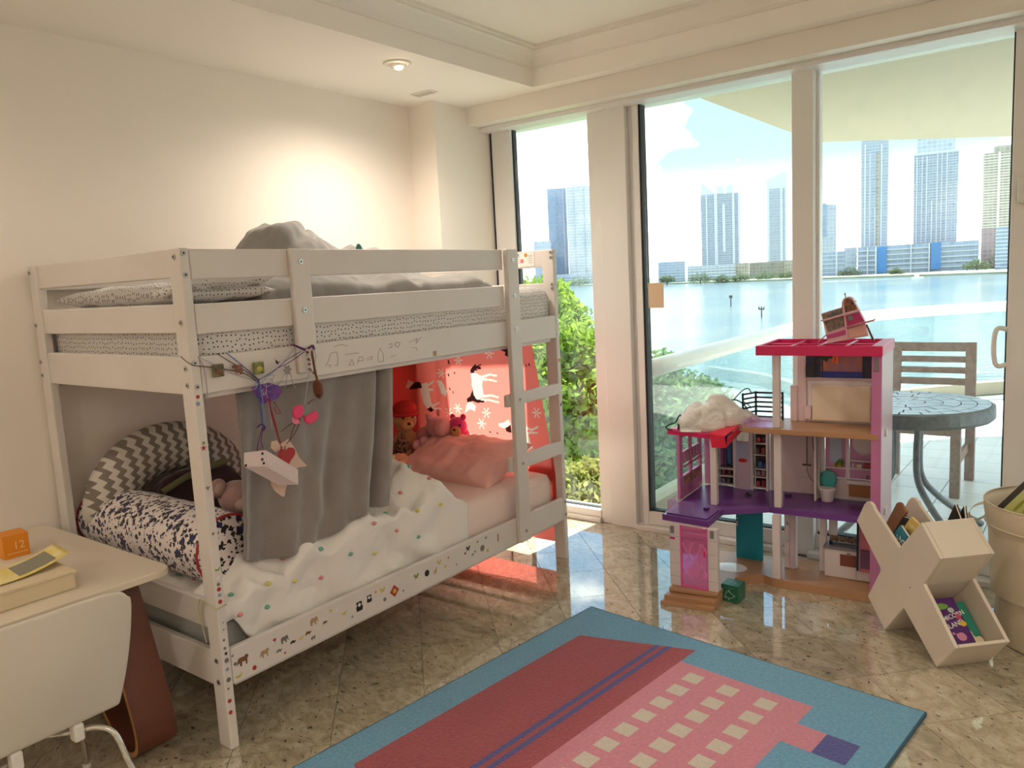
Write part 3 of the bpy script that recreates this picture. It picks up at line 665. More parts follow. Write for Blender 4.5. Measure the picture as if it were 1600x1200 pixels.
# label with text at the far end rail
q = B(); q.box((-.23,BL-.0262,1.493),(-.115,BL-.0250,1.562)); lbl = q.build('warning_label', mat('label_paper',(240,234,226),.6), ends[(BL-.028,1.485)])
ST = {k:mat('sticker_'+k,c,.4) for k,c in dict(brown=(120,82,52),grey=(120,118,112),black=(34,32,32),white=(232,230,226),yellow=(206,184,70),red=(178,50,48),green=(120,150,70),orange=(208,140,60),pink=(222,120,130),blue=(140,160,180),tan=(176,146,108)).items()}
def disc(name, c, r, ax, m, parent, n=10, t=.0007):
    q = B(); d = {'x':(t,0,0),'y':(0,-t,0),'z':(0,0,t)}[ax]; pl = []
    for k in range(n):
        a = 2*PI*k/n; u,v = r*math.cos(a), r*math.sin(a)
        pl.append({'x':(c[0],c[1]+u,c[2]+v),'y':(c[0]+u,c[1],c[2]+v),'z':(c[0]+u,c[1]+v,c[2])}[ax])
    q.prism(pl,d); return q.build(name, m, parent)
fy = BL-.0262
for x,z,r,k in ((-.215,1.553,.009,'blue'),(-.165,1.550,.010,'orange'),(-.190,1.522,.011,'pink')): disc('sticker',(x,fy,z),r,'y',ST[k],ends[(BL-.028,1.485)])
q = B()
for z in (1.547,1.540,1.530,1.520,1.511): q.box((-.225,fy-.0004,z),(-.202,fy,z+.0018)); q.box((-.152,fy-.0004,z),(-.125,fy,z+.0018))
o = q.build('label_text', ST['grey'], ends[(BL-.028,1.485)])
# stickers on the lower side rail: small animal silhouettes, fruit, dots
SH = {
 'beast':[(-1,.1),(-.9,.45),(-.5,.6),(.3,.55),(.6,.8),(.95,.7),(1.1,.3),(.85,.1),(.8,-.3),(.75,-.9),(.5,-.9),(.45,-.3),(-.2,-.2),(-.3,-.9),(-.6,-.9),(-.65,-.25),(-.95,-.4),(-1.2,-.6)],
 'elephant':[(-1,-.2),(-.95,.4),(-.4,.75),(.3,.6),(.5,.8),(.95,.7),(1.1,.2),(1.2,-.6),(1.0,-.6),(.9,-.1),(.65,-.1),(.6,-.9),(.25,-.9),(.2,-.3),(-.4,-.3),(-.45,-.9),(-.85,-.9)],
 'turtle':[(-.9,-.1),(-.6,.4),(0,.6),(.5,.4),(.8,.2),(1.2,.35),(1.2,.0),(.8,-.15),(.6,-.6),(.3,-.2),(-.4,-.2),(-.7,-.6)],
 'banana':[(-1,.1),(-.6,-.4),(0,-.65),(.6,-.5),(1,.1),(1.05,.6),(.75,.2),(.2,-.1),(-.5,0)],
 'butterfly':[(0,.2),(-.8,.9),(-1,.2),(-.4,-.05),(-.7,-.7),(-.1,-.4),(0,-.6),(.1,-.4),(.7,-.7),(.4,-.05),(1,.2),(.8,.9)],
 'panda':[(-.7,-.9),(-.8,-.1),(-.5,.3),(-.8,.8),(-.4,.95),(0,.9),(.4,1),(.75,.8),(.6,.2),(.9,-.2),(.7,-.9)],
 'star':[(0,1),(-.25,.3),(-1,.3),(-.4,-.15),(-.6,-.9),(0,-.45),(.6,-.9),(.4,-.15),(1,.3),(.25,.3)],
 'bird':[(-1,.5),(-.3,.3),(0,.8),(.2,.3),(1,.6),(.4,-.1),(.1,-.7),(-.2,-.1)],
 'giraffe':[(-.5,-.9),(-.5,.0),(-.3,.2),(.2,.2),(.5,.9),(.8,1.0),(.95,.8),(.7,.7),(.45,-.9),(.25,-.9),(.2,-.2),(-.25,-.2),(-.3,-.9)],
 'diamond':[(0,1),(-1,0),(0,-1),(1,0)]}
def stick(kind, y, z, r, m, parent=None, x=.0002):
    if kind == 'dot': return disc('sticker',(x,y,z),r,'x',ST[m],parent or side_lo,8)
    q = B(); q.prism([(x,y+u*r,z+v*r) for u,v in SH[kind]],(.0007,0,0)); return q.build('sticker', ST[m], parent or side_lo)
STK = [(k,p[1],p[2],r,m) for (k,r,m),p in zip((
 ('star',.006,'grey'),('beast',.019,'brown'),('banana',.013,'yellow'),('dot',.008,'red'),('dot',.006,'grey'),('beast',.016,'tan'),('turtle',.011,'grey'),('dot',.004,'red'),('bird',.010,'red'),('elephant',.014,'grey'),('turtle',.011,'black'),('banana',.011,'yellow'),('turtle',.012,'brown'),('beast',.009,'grey'),('elephant',.016,'tan'),('turtle',.010,'brown'),('dot',.006,'white'),('bird',.010,'yellow'),('banana',.012,'yellow'),('dot',.005,'blue'),
 ('panda',.019,'black'),('panda',.015,'black'),('dot',.005,'orange'),('butterfly',.013,'yellow'),('diamond',.024,'red'),('dot',.008,'grey'),('dot',.004,'grey'),('butterfly',.014,'green'),('dot',.014,'black'),('giraffe',.015,'tan'),('butterfly',.013,'yellow'),('bird',.012,'yellow'),('star',.006,'red'),('dot',.004,'grey'),
 ('butterfly',.014,'black'),('dot',.005,'black'),('dot',.005,'grey'),('bird',.011,'grey'),('dot',.015,'grey'),('dot',.008,'yellow'),('star',.006,'black'),('beast',.007,'grey')),
 [(0,0.036,0.302),(0,0.071,0.273),(0,0.05,0.23),(0,0.109,0.23),(0,0.043,0.272),(0,0.151,0.263),(0,0.205,0.246),(0,0.228,0.23),(0,0.192,0.289),(0,0.23,0.277),(0,0.262,0.253),(0,0.296,0.255),(0,0.326,0.259),(0,0.347,0.234),(0,0.355,0.292),(0,0.401,0.268),(0,0.457,0.295),(0,0.43,0.299),(0,0.489,0.271),(0,0.526,0.241),(0,0.562,0.267),(0,0.612,0.278),(0,0.646,0.292),(0,0.681,0.286),(0,0.742,0.262),(0,0.689,0.247),(0,0.788,0.247),(0,0.865,0.278),(0,0.926,0.271),(0,0.973,0.263),(0,1.002,0.291),(0,1.037,0.26),(0,1.059,0.294),(0,1.106,0.248),(0,1.186,0.293),(0,1.166,0.278),(0,1.232,0.265),(0,1.309,0.303),(0,1.282,0.265),(0,1.318,0.244),(0,1.252,0.303),(0,1.215,0.257)])]
for k,y,z,r,m in STK: stick(k,y,z,r,m)
for y,z,r,m in ((.720,.262,.012,'white'),): pass
for (p,k,r,m) in zip([(0,0.742,0.262),(0,0.562,0.273),(0,0.612,0.283)],('dot','dot','dot'),(.010,.007,.006),('yellow','white','white')): disc('sticker',(.0009,p[1],p[2]),r,'x',ST[m],side_lo,8)
q = B(); (p0,p1) = [(0,1.396,0.261),(0,1.406,0.296)]; q.box((0,p0[1]-.003,p0[2]),(.0008,p0[1]+.003,p1[2])); q.build('sticker', ST['red'], side_lo)
# stickers down the near front post (narrow face)
for p,k,r,m in zip([(0,0.011,1.131),(0,0.009,1.11),(0,0.012,0.975),(0,0.014,0.99),(0,0.011,0.85),(0,0.014,0.707),(0,0.015,0.594),(0,0.014,0.566),(0,0.014,0.545),(0,0.014,0.529),(0,0.014,0.51),(0,0.014,0.489),(0,0.015,0.42),(0,0.015,0.397),(0,0.013,0.364),(0,0.013,0.337),(0,0.015,0.319),(0,0.015,0.296),(0,0.014,0.267),(0,0.015,0.232),(0,0.011,0.204),(0,0.011,0.163),(0,0.01,0.125)],
  ('dot','dot','star','dot','bird','star','banana','dot','dot','dot','dot','dot','bird','bird','dot','dot','dot','dot','dot','dot','dot','dot','dot'),
  (.006,.007,.010,.005,.010,.006,.010,.006,.006,.007,.006,.007,.005,.005,.004,.005,.005,.008,.006,.008,.004,.007,.007),
  ('red','blue','red','green','grey','brown','green','white','grey','red','blue','red','blue','grey','brown','grey','black','grey','blue','grey','grey','red','red')):
    stick(k,min(max(p[1],.008),.022),p[2],r,m,posts['nf'])
for p,k,r in zip([(0,1.946,1.025),(0,1.952,0.802)],('orange','grey'),(.010,.009)): disc('sticker',(.0002,BL-.015,p[2]),r,'x',ST[k],posts['ff'])
(p0,p1) = [(0,1.056,1.162),(0,1.055,1.142)]
q = B(); q.box((0,p0[1]-.010,p1[2]),(.0008,p0[1]+.010,p0[2])); q.build('sticker', ST['tan'], side_up, bevel=.004)
# pencil scribbles on the upper rail
def scrib(px, w=.0009):
    q = B(); 
    for a,c in zip(px,px[1:]):
        a=Vector((.0004,a[1],a[2])); c=Vector((.0004,c[1],c[2])); d_=(c-a)
        if d_.length<1e-5: continue
        n_=Vector((0,-d_.z,d_.y)).normalized()*w; q.prism([a-n_,c-n_,c+n_,a+n_],(.0004,0,0))
    q.build('pencil_scribble', mat('pencil',(150,142,134),.8), side_up)
for px in ([(0,0.497,1.165),(0,0.513,1.184),(0,0.525,1.207),(0,0.537,1.21),(0,0.552,1.21),(0,0.557,1.187),(0,0.551,1.162),(0,0.54,1.164)],[(0,0.508,1.168),(0,0.521,1.168),(0,0.516,1.157)],[(0,0.59,1.197),(0,0.612,1.197),(0,0.654,1.196)],[(0,0.602,1.157),(0,0.618,1.176),(0,0.628,1.157),(0,0.602,1.157)],
  [(0,0.643,1.158),(0,0.653,1.181),(0,0.671,1.18),(0,0.672,1.166),(0,0.649,1.167)],[(0,0.689,1.172),(0,0.718,1.177),(0,0.714,1.166),(0,0.688,1.166)],[(0,0.747,1.182),(0,0.76,1.203),(0,0.773,1.181),(0,0.773,1.153),(0,0.745,1.153),(0,0.747,1.182)],[(0,0.809,1.165),(0,0.838,1.169)],[(0,0.803,1.212),(0,0.82,1.215),(0,0.82,1.2),(0,0.802,1.2)],[(0,0.836,1.207),(0,0.851,1.218),(0,0.866,1.21),(0,0.852,1.197),(0,0.836,1.207)],
  [(0,0.915,1.21),(0,0.96,1.222),(0,0.952,1.202),(0,0.984,1.225)],[(0,0.539,1.229),(0,0.576,1.234),(0,0.605,1.226)],[(0,0.927,1.188),(0,0.956,1.185),(0,0.952,1.173)]): scrib(px)
# knotted cord round the near post
CORD = mat('pale_cord',(196,188,150),.8)
zc = [(0,0.01,0.47)][0][2]
t = thing('cord_tie','pale cord knotted round the front post at the near end','cord',(-.03,0,zc-.12))
q = B(); q.tube([(-.068,-.003,zc+.012),(-.03,-.003,zc+.004),(.003,-.003,zc),(.003,.033,zc+.004)],.0022,6); q.tube(spline([(-.068,-.003,zc+.012),(-.085,-.004,zc+.015),(-.095,-.005,zc-.02),(-.09,-.005,zc-.06)],5),.0022,6); q.tube(spline([(-.068,-.003,zc+.01),(-.080,-.006,zc-.02),(-.082,-.006,zc-.07),(-.070,-.005,zc-.125)],5),.0022,6); q.build('cord', CORD, t, smooth=True)
# ---------------------------------------------------------------- mattresses and bedding
def dotted(name, base, dotc, scale, thr, rnd=.75):
    m = mat(name, base, .85, sheen=.2); N, L, add = chain(m); b_ = N['Principled BSDF']
    uv = add('ShaderNodeUVMap'); vo = add('ShaderNodeTexVoronoi', {'Vector':uv.outputs[0],'Scale':scale,'Randomness':rnd}, voronoi_dimensions='2D')
    lt = add('ShaderNodeMath', {0:vo.outputs['Distance'],1:thr}, operation='LESS_THAN')
    c = add('ShaderNodeMixRGB', {0:lt.outputs[0],1:rgb(*base),2:rgb(*dotc)}); L.new(c.outputs[0], b_.inputs['Base Color']); return m
DOTS = dotted('dotted_cotton',(224,220,216),(62,58,58),62,.165,.45)
def pillow_grid(c, hx, hy, hz, rot, wr=.012, nu=40, nv=30, fr=9, seed=0, flat=.35):
    R_ = Euler(rot).to_matrix(); c = Vector(c)
    def side(sg):
        def fn(u,v):
            a,b_ = 2*u-1, 2*v-1; e_ = max(0,(1-abs(a)**2.6))*max(0,(1-abs(b_)**2.6))
            pin = 1-.07*(1-abs(b_)**2)*abs(a)**3-.0; pin2 = 1-.07*(1-abs(a)**2)*abs(b_)**3
            z = sg*hz*(e_**flat); p = Vector((a*hx*pin, b_*hy*pin2, z))
            ww = wr*fbm((p.x*fr+seed,p.y*fr*1.3,sg*3+seed))+wr*.6*fbm((p.x*fr*3+seed,p.y*fr*1.1,sg))
            p.z += ww*min(1,e_*4); return c+R_@p
        return fn
    return side
def pillow(name, c, hx, hy, hz, rot, mt, parent=None, uv=None, **k):
    sd_ = pillow_grid(c,hx,hy,hz,rot,**k); q = B(); u = uv or (2*hx,2*hy)
    q.grid(sd_(1),40,30,u); q.grid(sd_(-1),40,30,u)
    bmesh.ops.remove_doubles(q.bm, verts=q.bm.verts, dist=.0006); return q.build(name, mt, parent, smooth=True)
def mattress(x0,x1,y0,y1,z0,z1,mt,name,parent,amp=.006,seed=0,rad=.05):
    """closed rounded slab with gathered sheet sides"""
    q = B(); W_,L_ = x1-x0,y1-y0; ring = []
    per = []
    n = 160
    import itertools
    P = 2*(W_+L_)
    def edge(s):
        s %= P
        if s < L_: return Vector((x1,y0+s,0)),Vector((1,0,0))
        s -= L_
        if s < W_: return Vector((x1-s,y1,0)),Vector((0,1,0))
        s -= W_
        if s < L_: return Vector((x0,y1-s,0)),Vector((-1,0,0))
        s -= L_; return Vector((x0+s,y0,0)),Vector((0,-1,0))
    prof = [(-.10,0,0.0),(0,.0,.0),(0,.35,1),(0,.75,1),(-rad*.3,.93,.6),(-rad,1.0,.2),(-rad*3,1.0,0)]
    rows = []
    cx_,cy_ = (x0+x1)/2,(y0+y1)/2
    for ins,h,k in prof:
        row = []
        for i in range(n):
            p,nn = edge(P*i/n)
            # round the plan corners
            dx = min(p.x-x0,x1-p.x); dy = min(p.y-y0,y1-p.y)
            c_ = Vector((cx_,cy_,0)); dirc = (p-c_)
            if dx < .06 and dy < .06: p = p-Vector((math.copysign(1,dirc.x)*(.06-dx)*(.06-dy)/.06*.35,math.copysign(1,dirc.y)*(.06-dx)*(.06-dy)/.06*.35,0))
            w = amp*k*(noise.noise(Vector((p.x*9+seed,p.y*9,h*1.2)))+.6*noise.noise(Vector((p.x*26+seed,p.y*26,h*2.0))))
            ii = -ins; fx = (x1-x0)/2; fy_ = (y1-y0)/2
            q_ = Vector((cx_+dirc.x*(1-ii/fx), cy_+dirc.y*(1-ii/fy_), z0+(z1-z0)*h))+nn*w
            row.append(q_)
        rows.append(row)
    vs = [[q.v(p) for p in row] for row in rows]
    for r_,(A_,B_) in enumerate(zip(vs,vs[1:])):
        for k in range(n):
            s0,s1 = P*k/n,P*(k+1)/n
            if r_ < 4: u = [(s0,prof[r_][1]*(z1-z0)),(s1,prof[r_][1]*(z1-z0)),(s1,prof[r_+1][1]*(z1-z0)),(s0,prof[r_+1][1]*(z1-z0))]
            else: u = [(rows[r_][k].x,rows[r_][k].y),(rows[r_][(k+1)%n].x,rows[r_][(k+1)%n].y),(rows[r_+1][(k+1)%n].x,rows[r_+1][(k+1)%n].y),(rows[r_+1][k].x,rows[r_+1][k].y)]
            q.f([A_[k],A_[(k+1)%n],B_[(k+1)%n],B_[k]],u)
    top = q.f(vs[-1],[(p.x,p.y) for p in rows[-1]]); q.f(vs[0][::-1],[(p.x,p.y) for p in rows[0][::-1]])
    return q.build(name, mt, parent, smooth=True)
MATT = mat('grey_mattress_cover',(178,180,178),.85,bump=(120,.2,.003)); SHEET = mat('pale_pink_sheet',(242,222,214),.85,bump=(14,.25,.012))
mt_ = thing('mattress','upper bunk mattress in a white sheet with dark dots','mattress',(-.5,.98,1.168))
mattress(-BW+.045,-.030,.045,1.925,1.168,1.395,DOTS,'fitted_sheet',mt_,amp=.008,seed=4)
mt_ = thing('mattress','lower bunk grey mattress with a pale pink sheet at its far half','mattress',(-.5,.98,.240))
mattress(-BW+.045,-.080,.052,1.14,.240,.440,MATT,'mattress_body',mt_,amp=.002,rad=.03)
mattress(-BW+.040,-.050,1.10,1.915,.238,.462,SHEET,'fitted_sheet',mt_,amp=.010,seed=9,rad=.05)
# upper bunk: dotted pillow, grey comforter heap
pillow('pillow',(-.52,.215,1.437),.44,.165,.040,(0,0,0),DOTS,uv=(.9,.36),wr=.010,seed=3); o = bpy.data.objects['pillow']; tag(o,'white pillow with dark dots at the near end of the upper bunk','pillow')
pillow('pillow',(-.14,.20,1.462),.075,.20,.020,(.05,-.25,.15),DOTS,uv=(.16,.4),wr=.012,seed=8); o = bpy.data.objects['pillow.001']; tag(o,'folded dotted pillowcase corner drooping at the front guard rail, upper bunk','pillowcase')
GREYC = mat('grey_comforter',(158,156,152),.9,var=(12,(140,138,134),.3),sheen=.3,bump=(30,.25,.01))
def comforter(u,v):
    x = -.92+.84*u; y = .34+1.22*v
    e_ = min(1,9*u)*min(1,9*(1-u))*min(1,11*v)*min(1,11*(1-v)); e_ = max(0,e_)**.28
    base = .066+.022*fbm((x*4,y*3,.3))+.014*math.sin(14*y+6*x+2*fbm((x*3,y*3,2)))-.030*math.exp(-((y-1.18+.25*(x+.5))/.03)**2)
    a = math.exp(-(((x+.60)/.25)**2+((y-.80)/.24)**2)**2.2); b_ = math.exp(-(((x+.55)/.26)**2+((y-1.16)/.24)**2)**1.8)
    hump = .225*a+.135*b_*(1-a)
    w_ = fbm((x*4,y*4,6)); ridge = (-.040*(1-min(1,abs(noise.noise(Vector((x*5+y*4+w_*.5,y*2.2-x*3,3.1))))*4))+.020*fbm((x*7,y*6,1))-.030*math.exp(-((y-.92+.5*(x+.6)+.05*w_)/.022)**2)-.022*math.exp(-((y-1.02-.3*(x+.6)+.05*w_)/.018)**2)+.012*math.sin(60*y+12*x)*math.exp(-((y-1.12)/.10)**2))*min(1,a+b_)
    return Vector((x+.02*fbm((y*5,0,0)),y+.02*fbm((x*5,3,0)),1.398+(base+hump+ridge)*e_))
q = B(); q.grid(comforter,70,90,(.78,1.16)); cf = q.build('comforter', GREYC, None, smooth=True, solid=.012); tag(cf,'crumpled grey comforter heaped on the upper bunk','comforter')
# printed lining showing at the comforter's folded hem
q = B(); PL = mat('teal_print',(70,140,130),.8); PW = mat('white_print',(226,228,226),.8)
q.ell((-.36,1.16,1.555),(.05,.06,.035),(.3,.1,.3),12,.25,12); o = q.build('lining', PW, cf, smooth=True)
q = B(); q.ell((-.27,.94,1.575),(.012,.016,.035),(.3,.2,0),10); q.build('lining_print', PL, cf, smooth=True)
# ---------------------------------------------------------------- duvet on the lower bunk
DUV = mat('white_duvet',(238,234,228),.9,bump=(9,.35,.03),sheen=.2)
DRIDGE = [(-.06,.12,-.55,.30,.040,.035),(-.05,.36,-.50,.58,.045,.045),(-.08,.58,-.38,.98,.050,.045),(-.04,.78,-.30,1.04,.035,.045),(-.20,.18,-.14,.72,.055,.030),(-.05,.98,-.50,.84,.040,.045),(-.30,.10,-.30,.50,.030,.025),(-.12,.46,-.6,.43,.020,-.040),(-.08,.67,-.32,.74,.018,-.045),(-.12,.90,-.26,.60,.016,-.040),(-.05,.25,-.30,.22,.018,-.035)]
def duvet(u,v):
    s_ = min(1,u/.80); x = -.90+.866*s_; y = .035+1.10*v
    hb = .462+.045*math.sin(PI*min(1,v*1.1))
    hp = .185*math.exp(-(((y-1.00)/.13)**2+((x+.33)/.28)**2))+.07*math.exp(-(((y-.62)/.25)**2+((x+.25)/.2)**2))
    q1 = fbm((x*3,y*3,8.0)); fold = .022*fbm((x*5+1,y*4,.5))+.050*(1-abs(noise.noise(Vector((x*5+y*4+q1*.8,y*3-x*5,1.7))))*1.8)**2*.55+.030*(1-abs(noise.noise(Vector((x*9-y*6+q1,y*9+x*3,4.2))))*2)**2*.35+.006*fbm((x*24,y*20,4))
    end = max(0,(.10-v)/.10); fr_ = max(0,(v-.93)/.07)
    for ax_,ay_,bx_,by_,w_,h_ in DRIDGE:
        ux,uy = bx_-ax_,by_-ay_; l2 = ux*ux+uy*uy; tt = max(0,min(1,((x-ax_)*ux+(y-ay_)*uy)/l2)); wob = .03*math.sin(9*tt+ax_*40); d2 = math.hypot(x-ax_-ux*tt+wob*uy/l2**.5,y-ay_-uy*tt-wob*ux/l2**.5); fold += h_*math.exp(-(d2/w_)**2)*(1-.6*tt)
    top = hb+hp+fold-.04*max(0,(s_-.80)/.20)**2*(1-math.exp(-((y-1.0)/.2)**2))
    t = max(0,(u-.80)/.20); bot = .300+.012*fbm((y*6,1,1))*t+(.13*math.exp(-((v-.02)/.045)**2))
    z = top*(1-t)+bot*t
    z += -.02*end-(.11*fr_**1.5 if t == 0 else 0)
    yy = y+(.10*s_*v*v)+.02*fbm((x*5,y*5,7)); xx = x+.012*fbm((y*10,x*4,3))*(1-t)
    xx = -.040-.020*min(1,max(0,(1.06-y)/.08))*(.5+.5*math.sin(21*y+9*z+4*fbm((y*3,z*4,1))))*min(1,t*2.5)+.004*(1-t) if t > 0 else min(xx,-.036)
    return Vector((xx,yy,max(z,.455 if t == 0 else .296)))
q = B(); q.grid(duvet,90,120,(.9,1.1)); dv = q.build('duvet', DUV, None, smooth=True, solid=.010); tag(dv,'rumpled white duvet with coloured tufts on the lower bunk','duvet')
TF = [mat('tuft_'+k,c,.95) for k,c in (('pink',(226,150,152)),('teal',(120,180,160)),('yellow',(220,208,120)))]
k_ = 0
for j in range(9):
    for i in range(7):
        u = .28+.66*(i+.5*(j%2))/7; v = .05+.92*j/9
        if u > .97: continue
        p = duvet(u,v); q = B(); q.ell((0,0,0),(.010,.010,.007),(0,0,0),8,.5,90); q.bm.transform(Matrix.Translation(p+(Vector((.004,0,.008)) if u < .8 else Vector((.006,0,0))))); q.build('tuft', TF[(i*2+j)%3], dv, smooth=True); k_ += 1
# ---------------------------------------------------------------- pink pillow
PINKP = mat('pink_pillowcase',(246,196,186),.85,bump=(10,.35,.015),sheen=.2)
pillow('pillow',(-.46,1.69,.530),.335,.195,.068,(.40,0,-.03),PINKP,wr=.016,seed=21,fr=7); tag(bpy.data.objects['pillow.002'],'plump pale pink pillow at the far end of the lower bunk','pillow')
# ---------------------------------------------------------------- terrazzo bolster
def terrazzo():
    m = mat('terrazzo_cotton',(228,218,214),.85,sheen=.2); N, L, add = chain(m); b_ = N['Principled BSDF']; uv = add('ShaderNodeUVMap'); prev = None
    def layer(scale, thr, col, seed_off, prevc, keep):
        mp_ = add('ShaderNodeMapping', {0:uv.outputs[0]}); mp_.inputs['Location'].default_value = (seed_off,seed_off*1.7,0); mp_.inputs['Rotation'].default_value = (0,0,.6+seed_off)
        nz_ = add('ShaderNodeTexNoise', {'Vector':mp_.outputs[0],'Scale':scale*1.4,'Detail':1.0}); ad = add('ShaderNodeMixRGB', {0:.02,1:mp_.outputs[0],2:nz_.outputs['Color']})
        vo = add('ShaderNodeTexVoronoi', {'Vector':ad.outputs[0],'Scale':scale,'Randomness':1.0}, voronoi_dimensions='2D', distance='CHEBYCHEV')
        sp_ = add('ShaderNodeSeparateColor', {0:vo.outputs['Color']}); th = add('ShaderNodeMath', {0:sp_.outputs[0],1:thr}, operation='MULTIPLY')
        lt = add('ShaderNodeMath', {0:vo.outputs['Distance'],1:th.outputs[0]}, operation='LESS_THAN'); kp = add('ShaderNodeMath', {0:sp_.outputs[1],1:keep}, operation='LESS_THAN')
        a = add('ShaderNodeMath', {0:lt.outputs[0],1:kp.outputs[0]}, operation='MULTIPLY'); c = add('ShaderNodeMixRGB', {0:a.outputs[0],2:rgb(*col)})
        if prevc is None: c.inputs[1].default_value = rgb(228,218,214)
        else: L.new(prevc, c.inputs[1])
        return c.outputs[0]
    c = layer(26,.30,(150,156,172),3.1,None,.25); c = layer(27,.40,(40,36,84),1.3,c,.40); c = layer(58,.52,(30,26,32),.2,c,.95); L.new(c, b_.inputs['Base Color']); return m
TERR = terrazzo(); PIPE = mat('red_piping',(170,44,44),.7)
bo = thing('bolster','long round bolster in white terrazzo print with red piping','cushion',(-.58,.165,.455))
X0, X1, BR, CY, CZB = -1.00, -.165, .125, .165, .582
def bol(u,v):
    a = 2*PI*u; x = X0+(X1-X0)*v; r = BR*(1+.03*fbm((x*6,math.cos(a)*1.5,math.sin(a)*1.5)))*(1-.05*abs(2*v-1)**6)
    return Vector((x,CY+r*math.cos(a),CZB+r*math.sin(a)*.98))
q = B(); q.grid(bol,44,30,(.80,.84),closed_u=True)
def cap(xc,sg):
    def fn(u,v):
        a = 2*PI*u; r = BR*.95*v+.0005; return Vector((xc+sg*.028*(1-v*v),CY+r*math.cos(a),CZB+r*math.sin(a)*.98))
    return fn
nf0 = len(q.bm.faces); q.grid(cap(X1,1),44,6,(.8,.12),closed_u=True); q.grid(cap(X0,-1),44,6,(.8,.12),closed_u=True)
q.bm.faces.ensure_lookup_table()
for fc in q.bm.faces[nf0:]:
    for l in fc.loops: l[q.uv].uv = (l.vert.co.y, l.vert.co.z)
q.build('cover', TERR, bo, smooth=True)
for xx in (X0,X1):
    q = B(); q.tube([(xx,CY+(BR*.955+.002*math.sin(40*a))*math.cos(a),CZB+BR*.94*math.sin(a)) for a in [2*PI*k/60 for k in range(60)]],.0045,6,closed=True); q.build('piping', PIPE, bo, smooth=True)
# ---------------------------------------------------------------- chevron nursing pillow, dark cushion and plush behind the bolster
def chevron():
    m = mat('chevron_cotton',(206,200,190),.85); N, L, add = chain(m); b_ = N['Principled BSDF']; t = add('ShaderNodeTexCoord'); sp_ = add('ShaderNodeSeparateXYZ', {0:t.outputs['Object']})
    pp = add('ShaderNodeMath', {0:sp_.outputs[2],1:.017}, operation='PINGPONG'); ad = add('ShaderNodeMath', {0:sp_.outputs[1],1:pp.outputs[0]}, operation='ADD'); md = add('ShaderNodeMath', {0:ad.outputs[0],1:.023}, operation='PINGPONG')
    gt = add('ShaderNodeMath', {0:md.outputs[0],1:.0115}, operation='GREATER_THAN'); c = add('ShaderNodeMixRGB', {0:gt.outputs[0],1:rgb(206,200,190),2:rgb(128,118,108)}); L.new(c.outputs[0], b_.inputs['Base Color']); return m
npil = B(); path = []; rad = []
for k in range(25):
    a = PI*(1.10-1.20*k/24); path.append((-.90+.02*math.sin(a),.385-.265*math.cos(PI-a),.62+.20*math.sin(a)-(.05 if k in (0,24) else 0))); rad.append(.092*(.55 if k in (0,24) else (.85 if k in (1,23) else 1.0+.12*math.sin(a))))
path = [(-.905,.385+.262*math.cos(PI*(1.08-1.16*k/24)),.60+.225*math.sin(PI*(1.08-1.16*k/24))) for k in range(25)]
npil.tube(path,rad,18); o = npil.build('nursing_pillow', chevron(), None, smooth=True, sub=1); tag(o,'arch shaped pillow in grey and white chevron leaning on the wall','pillow')
DARKM = mat('dark_maroon_velvet',(52,22,28),.9,sheen=.4); OLV = mat('olive_lining',(112,110,72),.85)
pillow('cushion',(-.80,.44,.60),.05,.20,.14,(0,0,0),DARKM,wr=.01,seed=30); o = bpy.data.objects['cushion']; tag(o,'dark maroon cushion inside the chevron pillow arch','cushion')
q = B(); q.tube(spline([(-.755,.27,.68),(-.75,.40,.725),(-.75,.55,.745)],6),.014,8); q.build('edging', OLV, o, smooth=True)
PLPK = mat('dusty_pink_plush',(196,158,150),.95,bump=(90,.6,.006),sheen=.5); EARIN = mat('pale_ear',(214,186,172),.95)
pl = thing('plush_bear','dusty pink plush bear half hidden between bolster and grey blanket','plush toy',(-.50,.46,.455))
q = B(); q.ell((-.50,.47,.53),(.10,.09,.085),amp=.05); q.build('body', PLPK, pl, smooth=True)
q = B(); q.ell((-.49,.42,.655),(.075,.07,.065),amp=.04); q.build('head', PLPK, pl, smooth=True)
for y_,x_ in ((.35,-.50),(.475,-.46)):
    q = B(); q.ell((x_,y_,.705),(.018,.036,.038)); e_ = q.build('ear', PLPK, pl, smooth=True)
    q = B(); q.ell((x_+.010,y_,.705),(.012,.024,.026)); q.build('inner_ear', EARIN, e_, smooth=True)
q = B(); q.ell((-.42,.40,.64),(.03,.035,.026)); q.build('muzzle', EARIN, pl, smooth=True)
pillow('blanket_bundle',(-.42,.58,.50),.15,.13,.055,(0,.1,.2),mat('rose_cloth',(206,160,152),.9),wr=.03,seed=40); tag(bpy.data.objects['blanket_bundle'],'crumpled rose cloth behind the bolster','cloth')
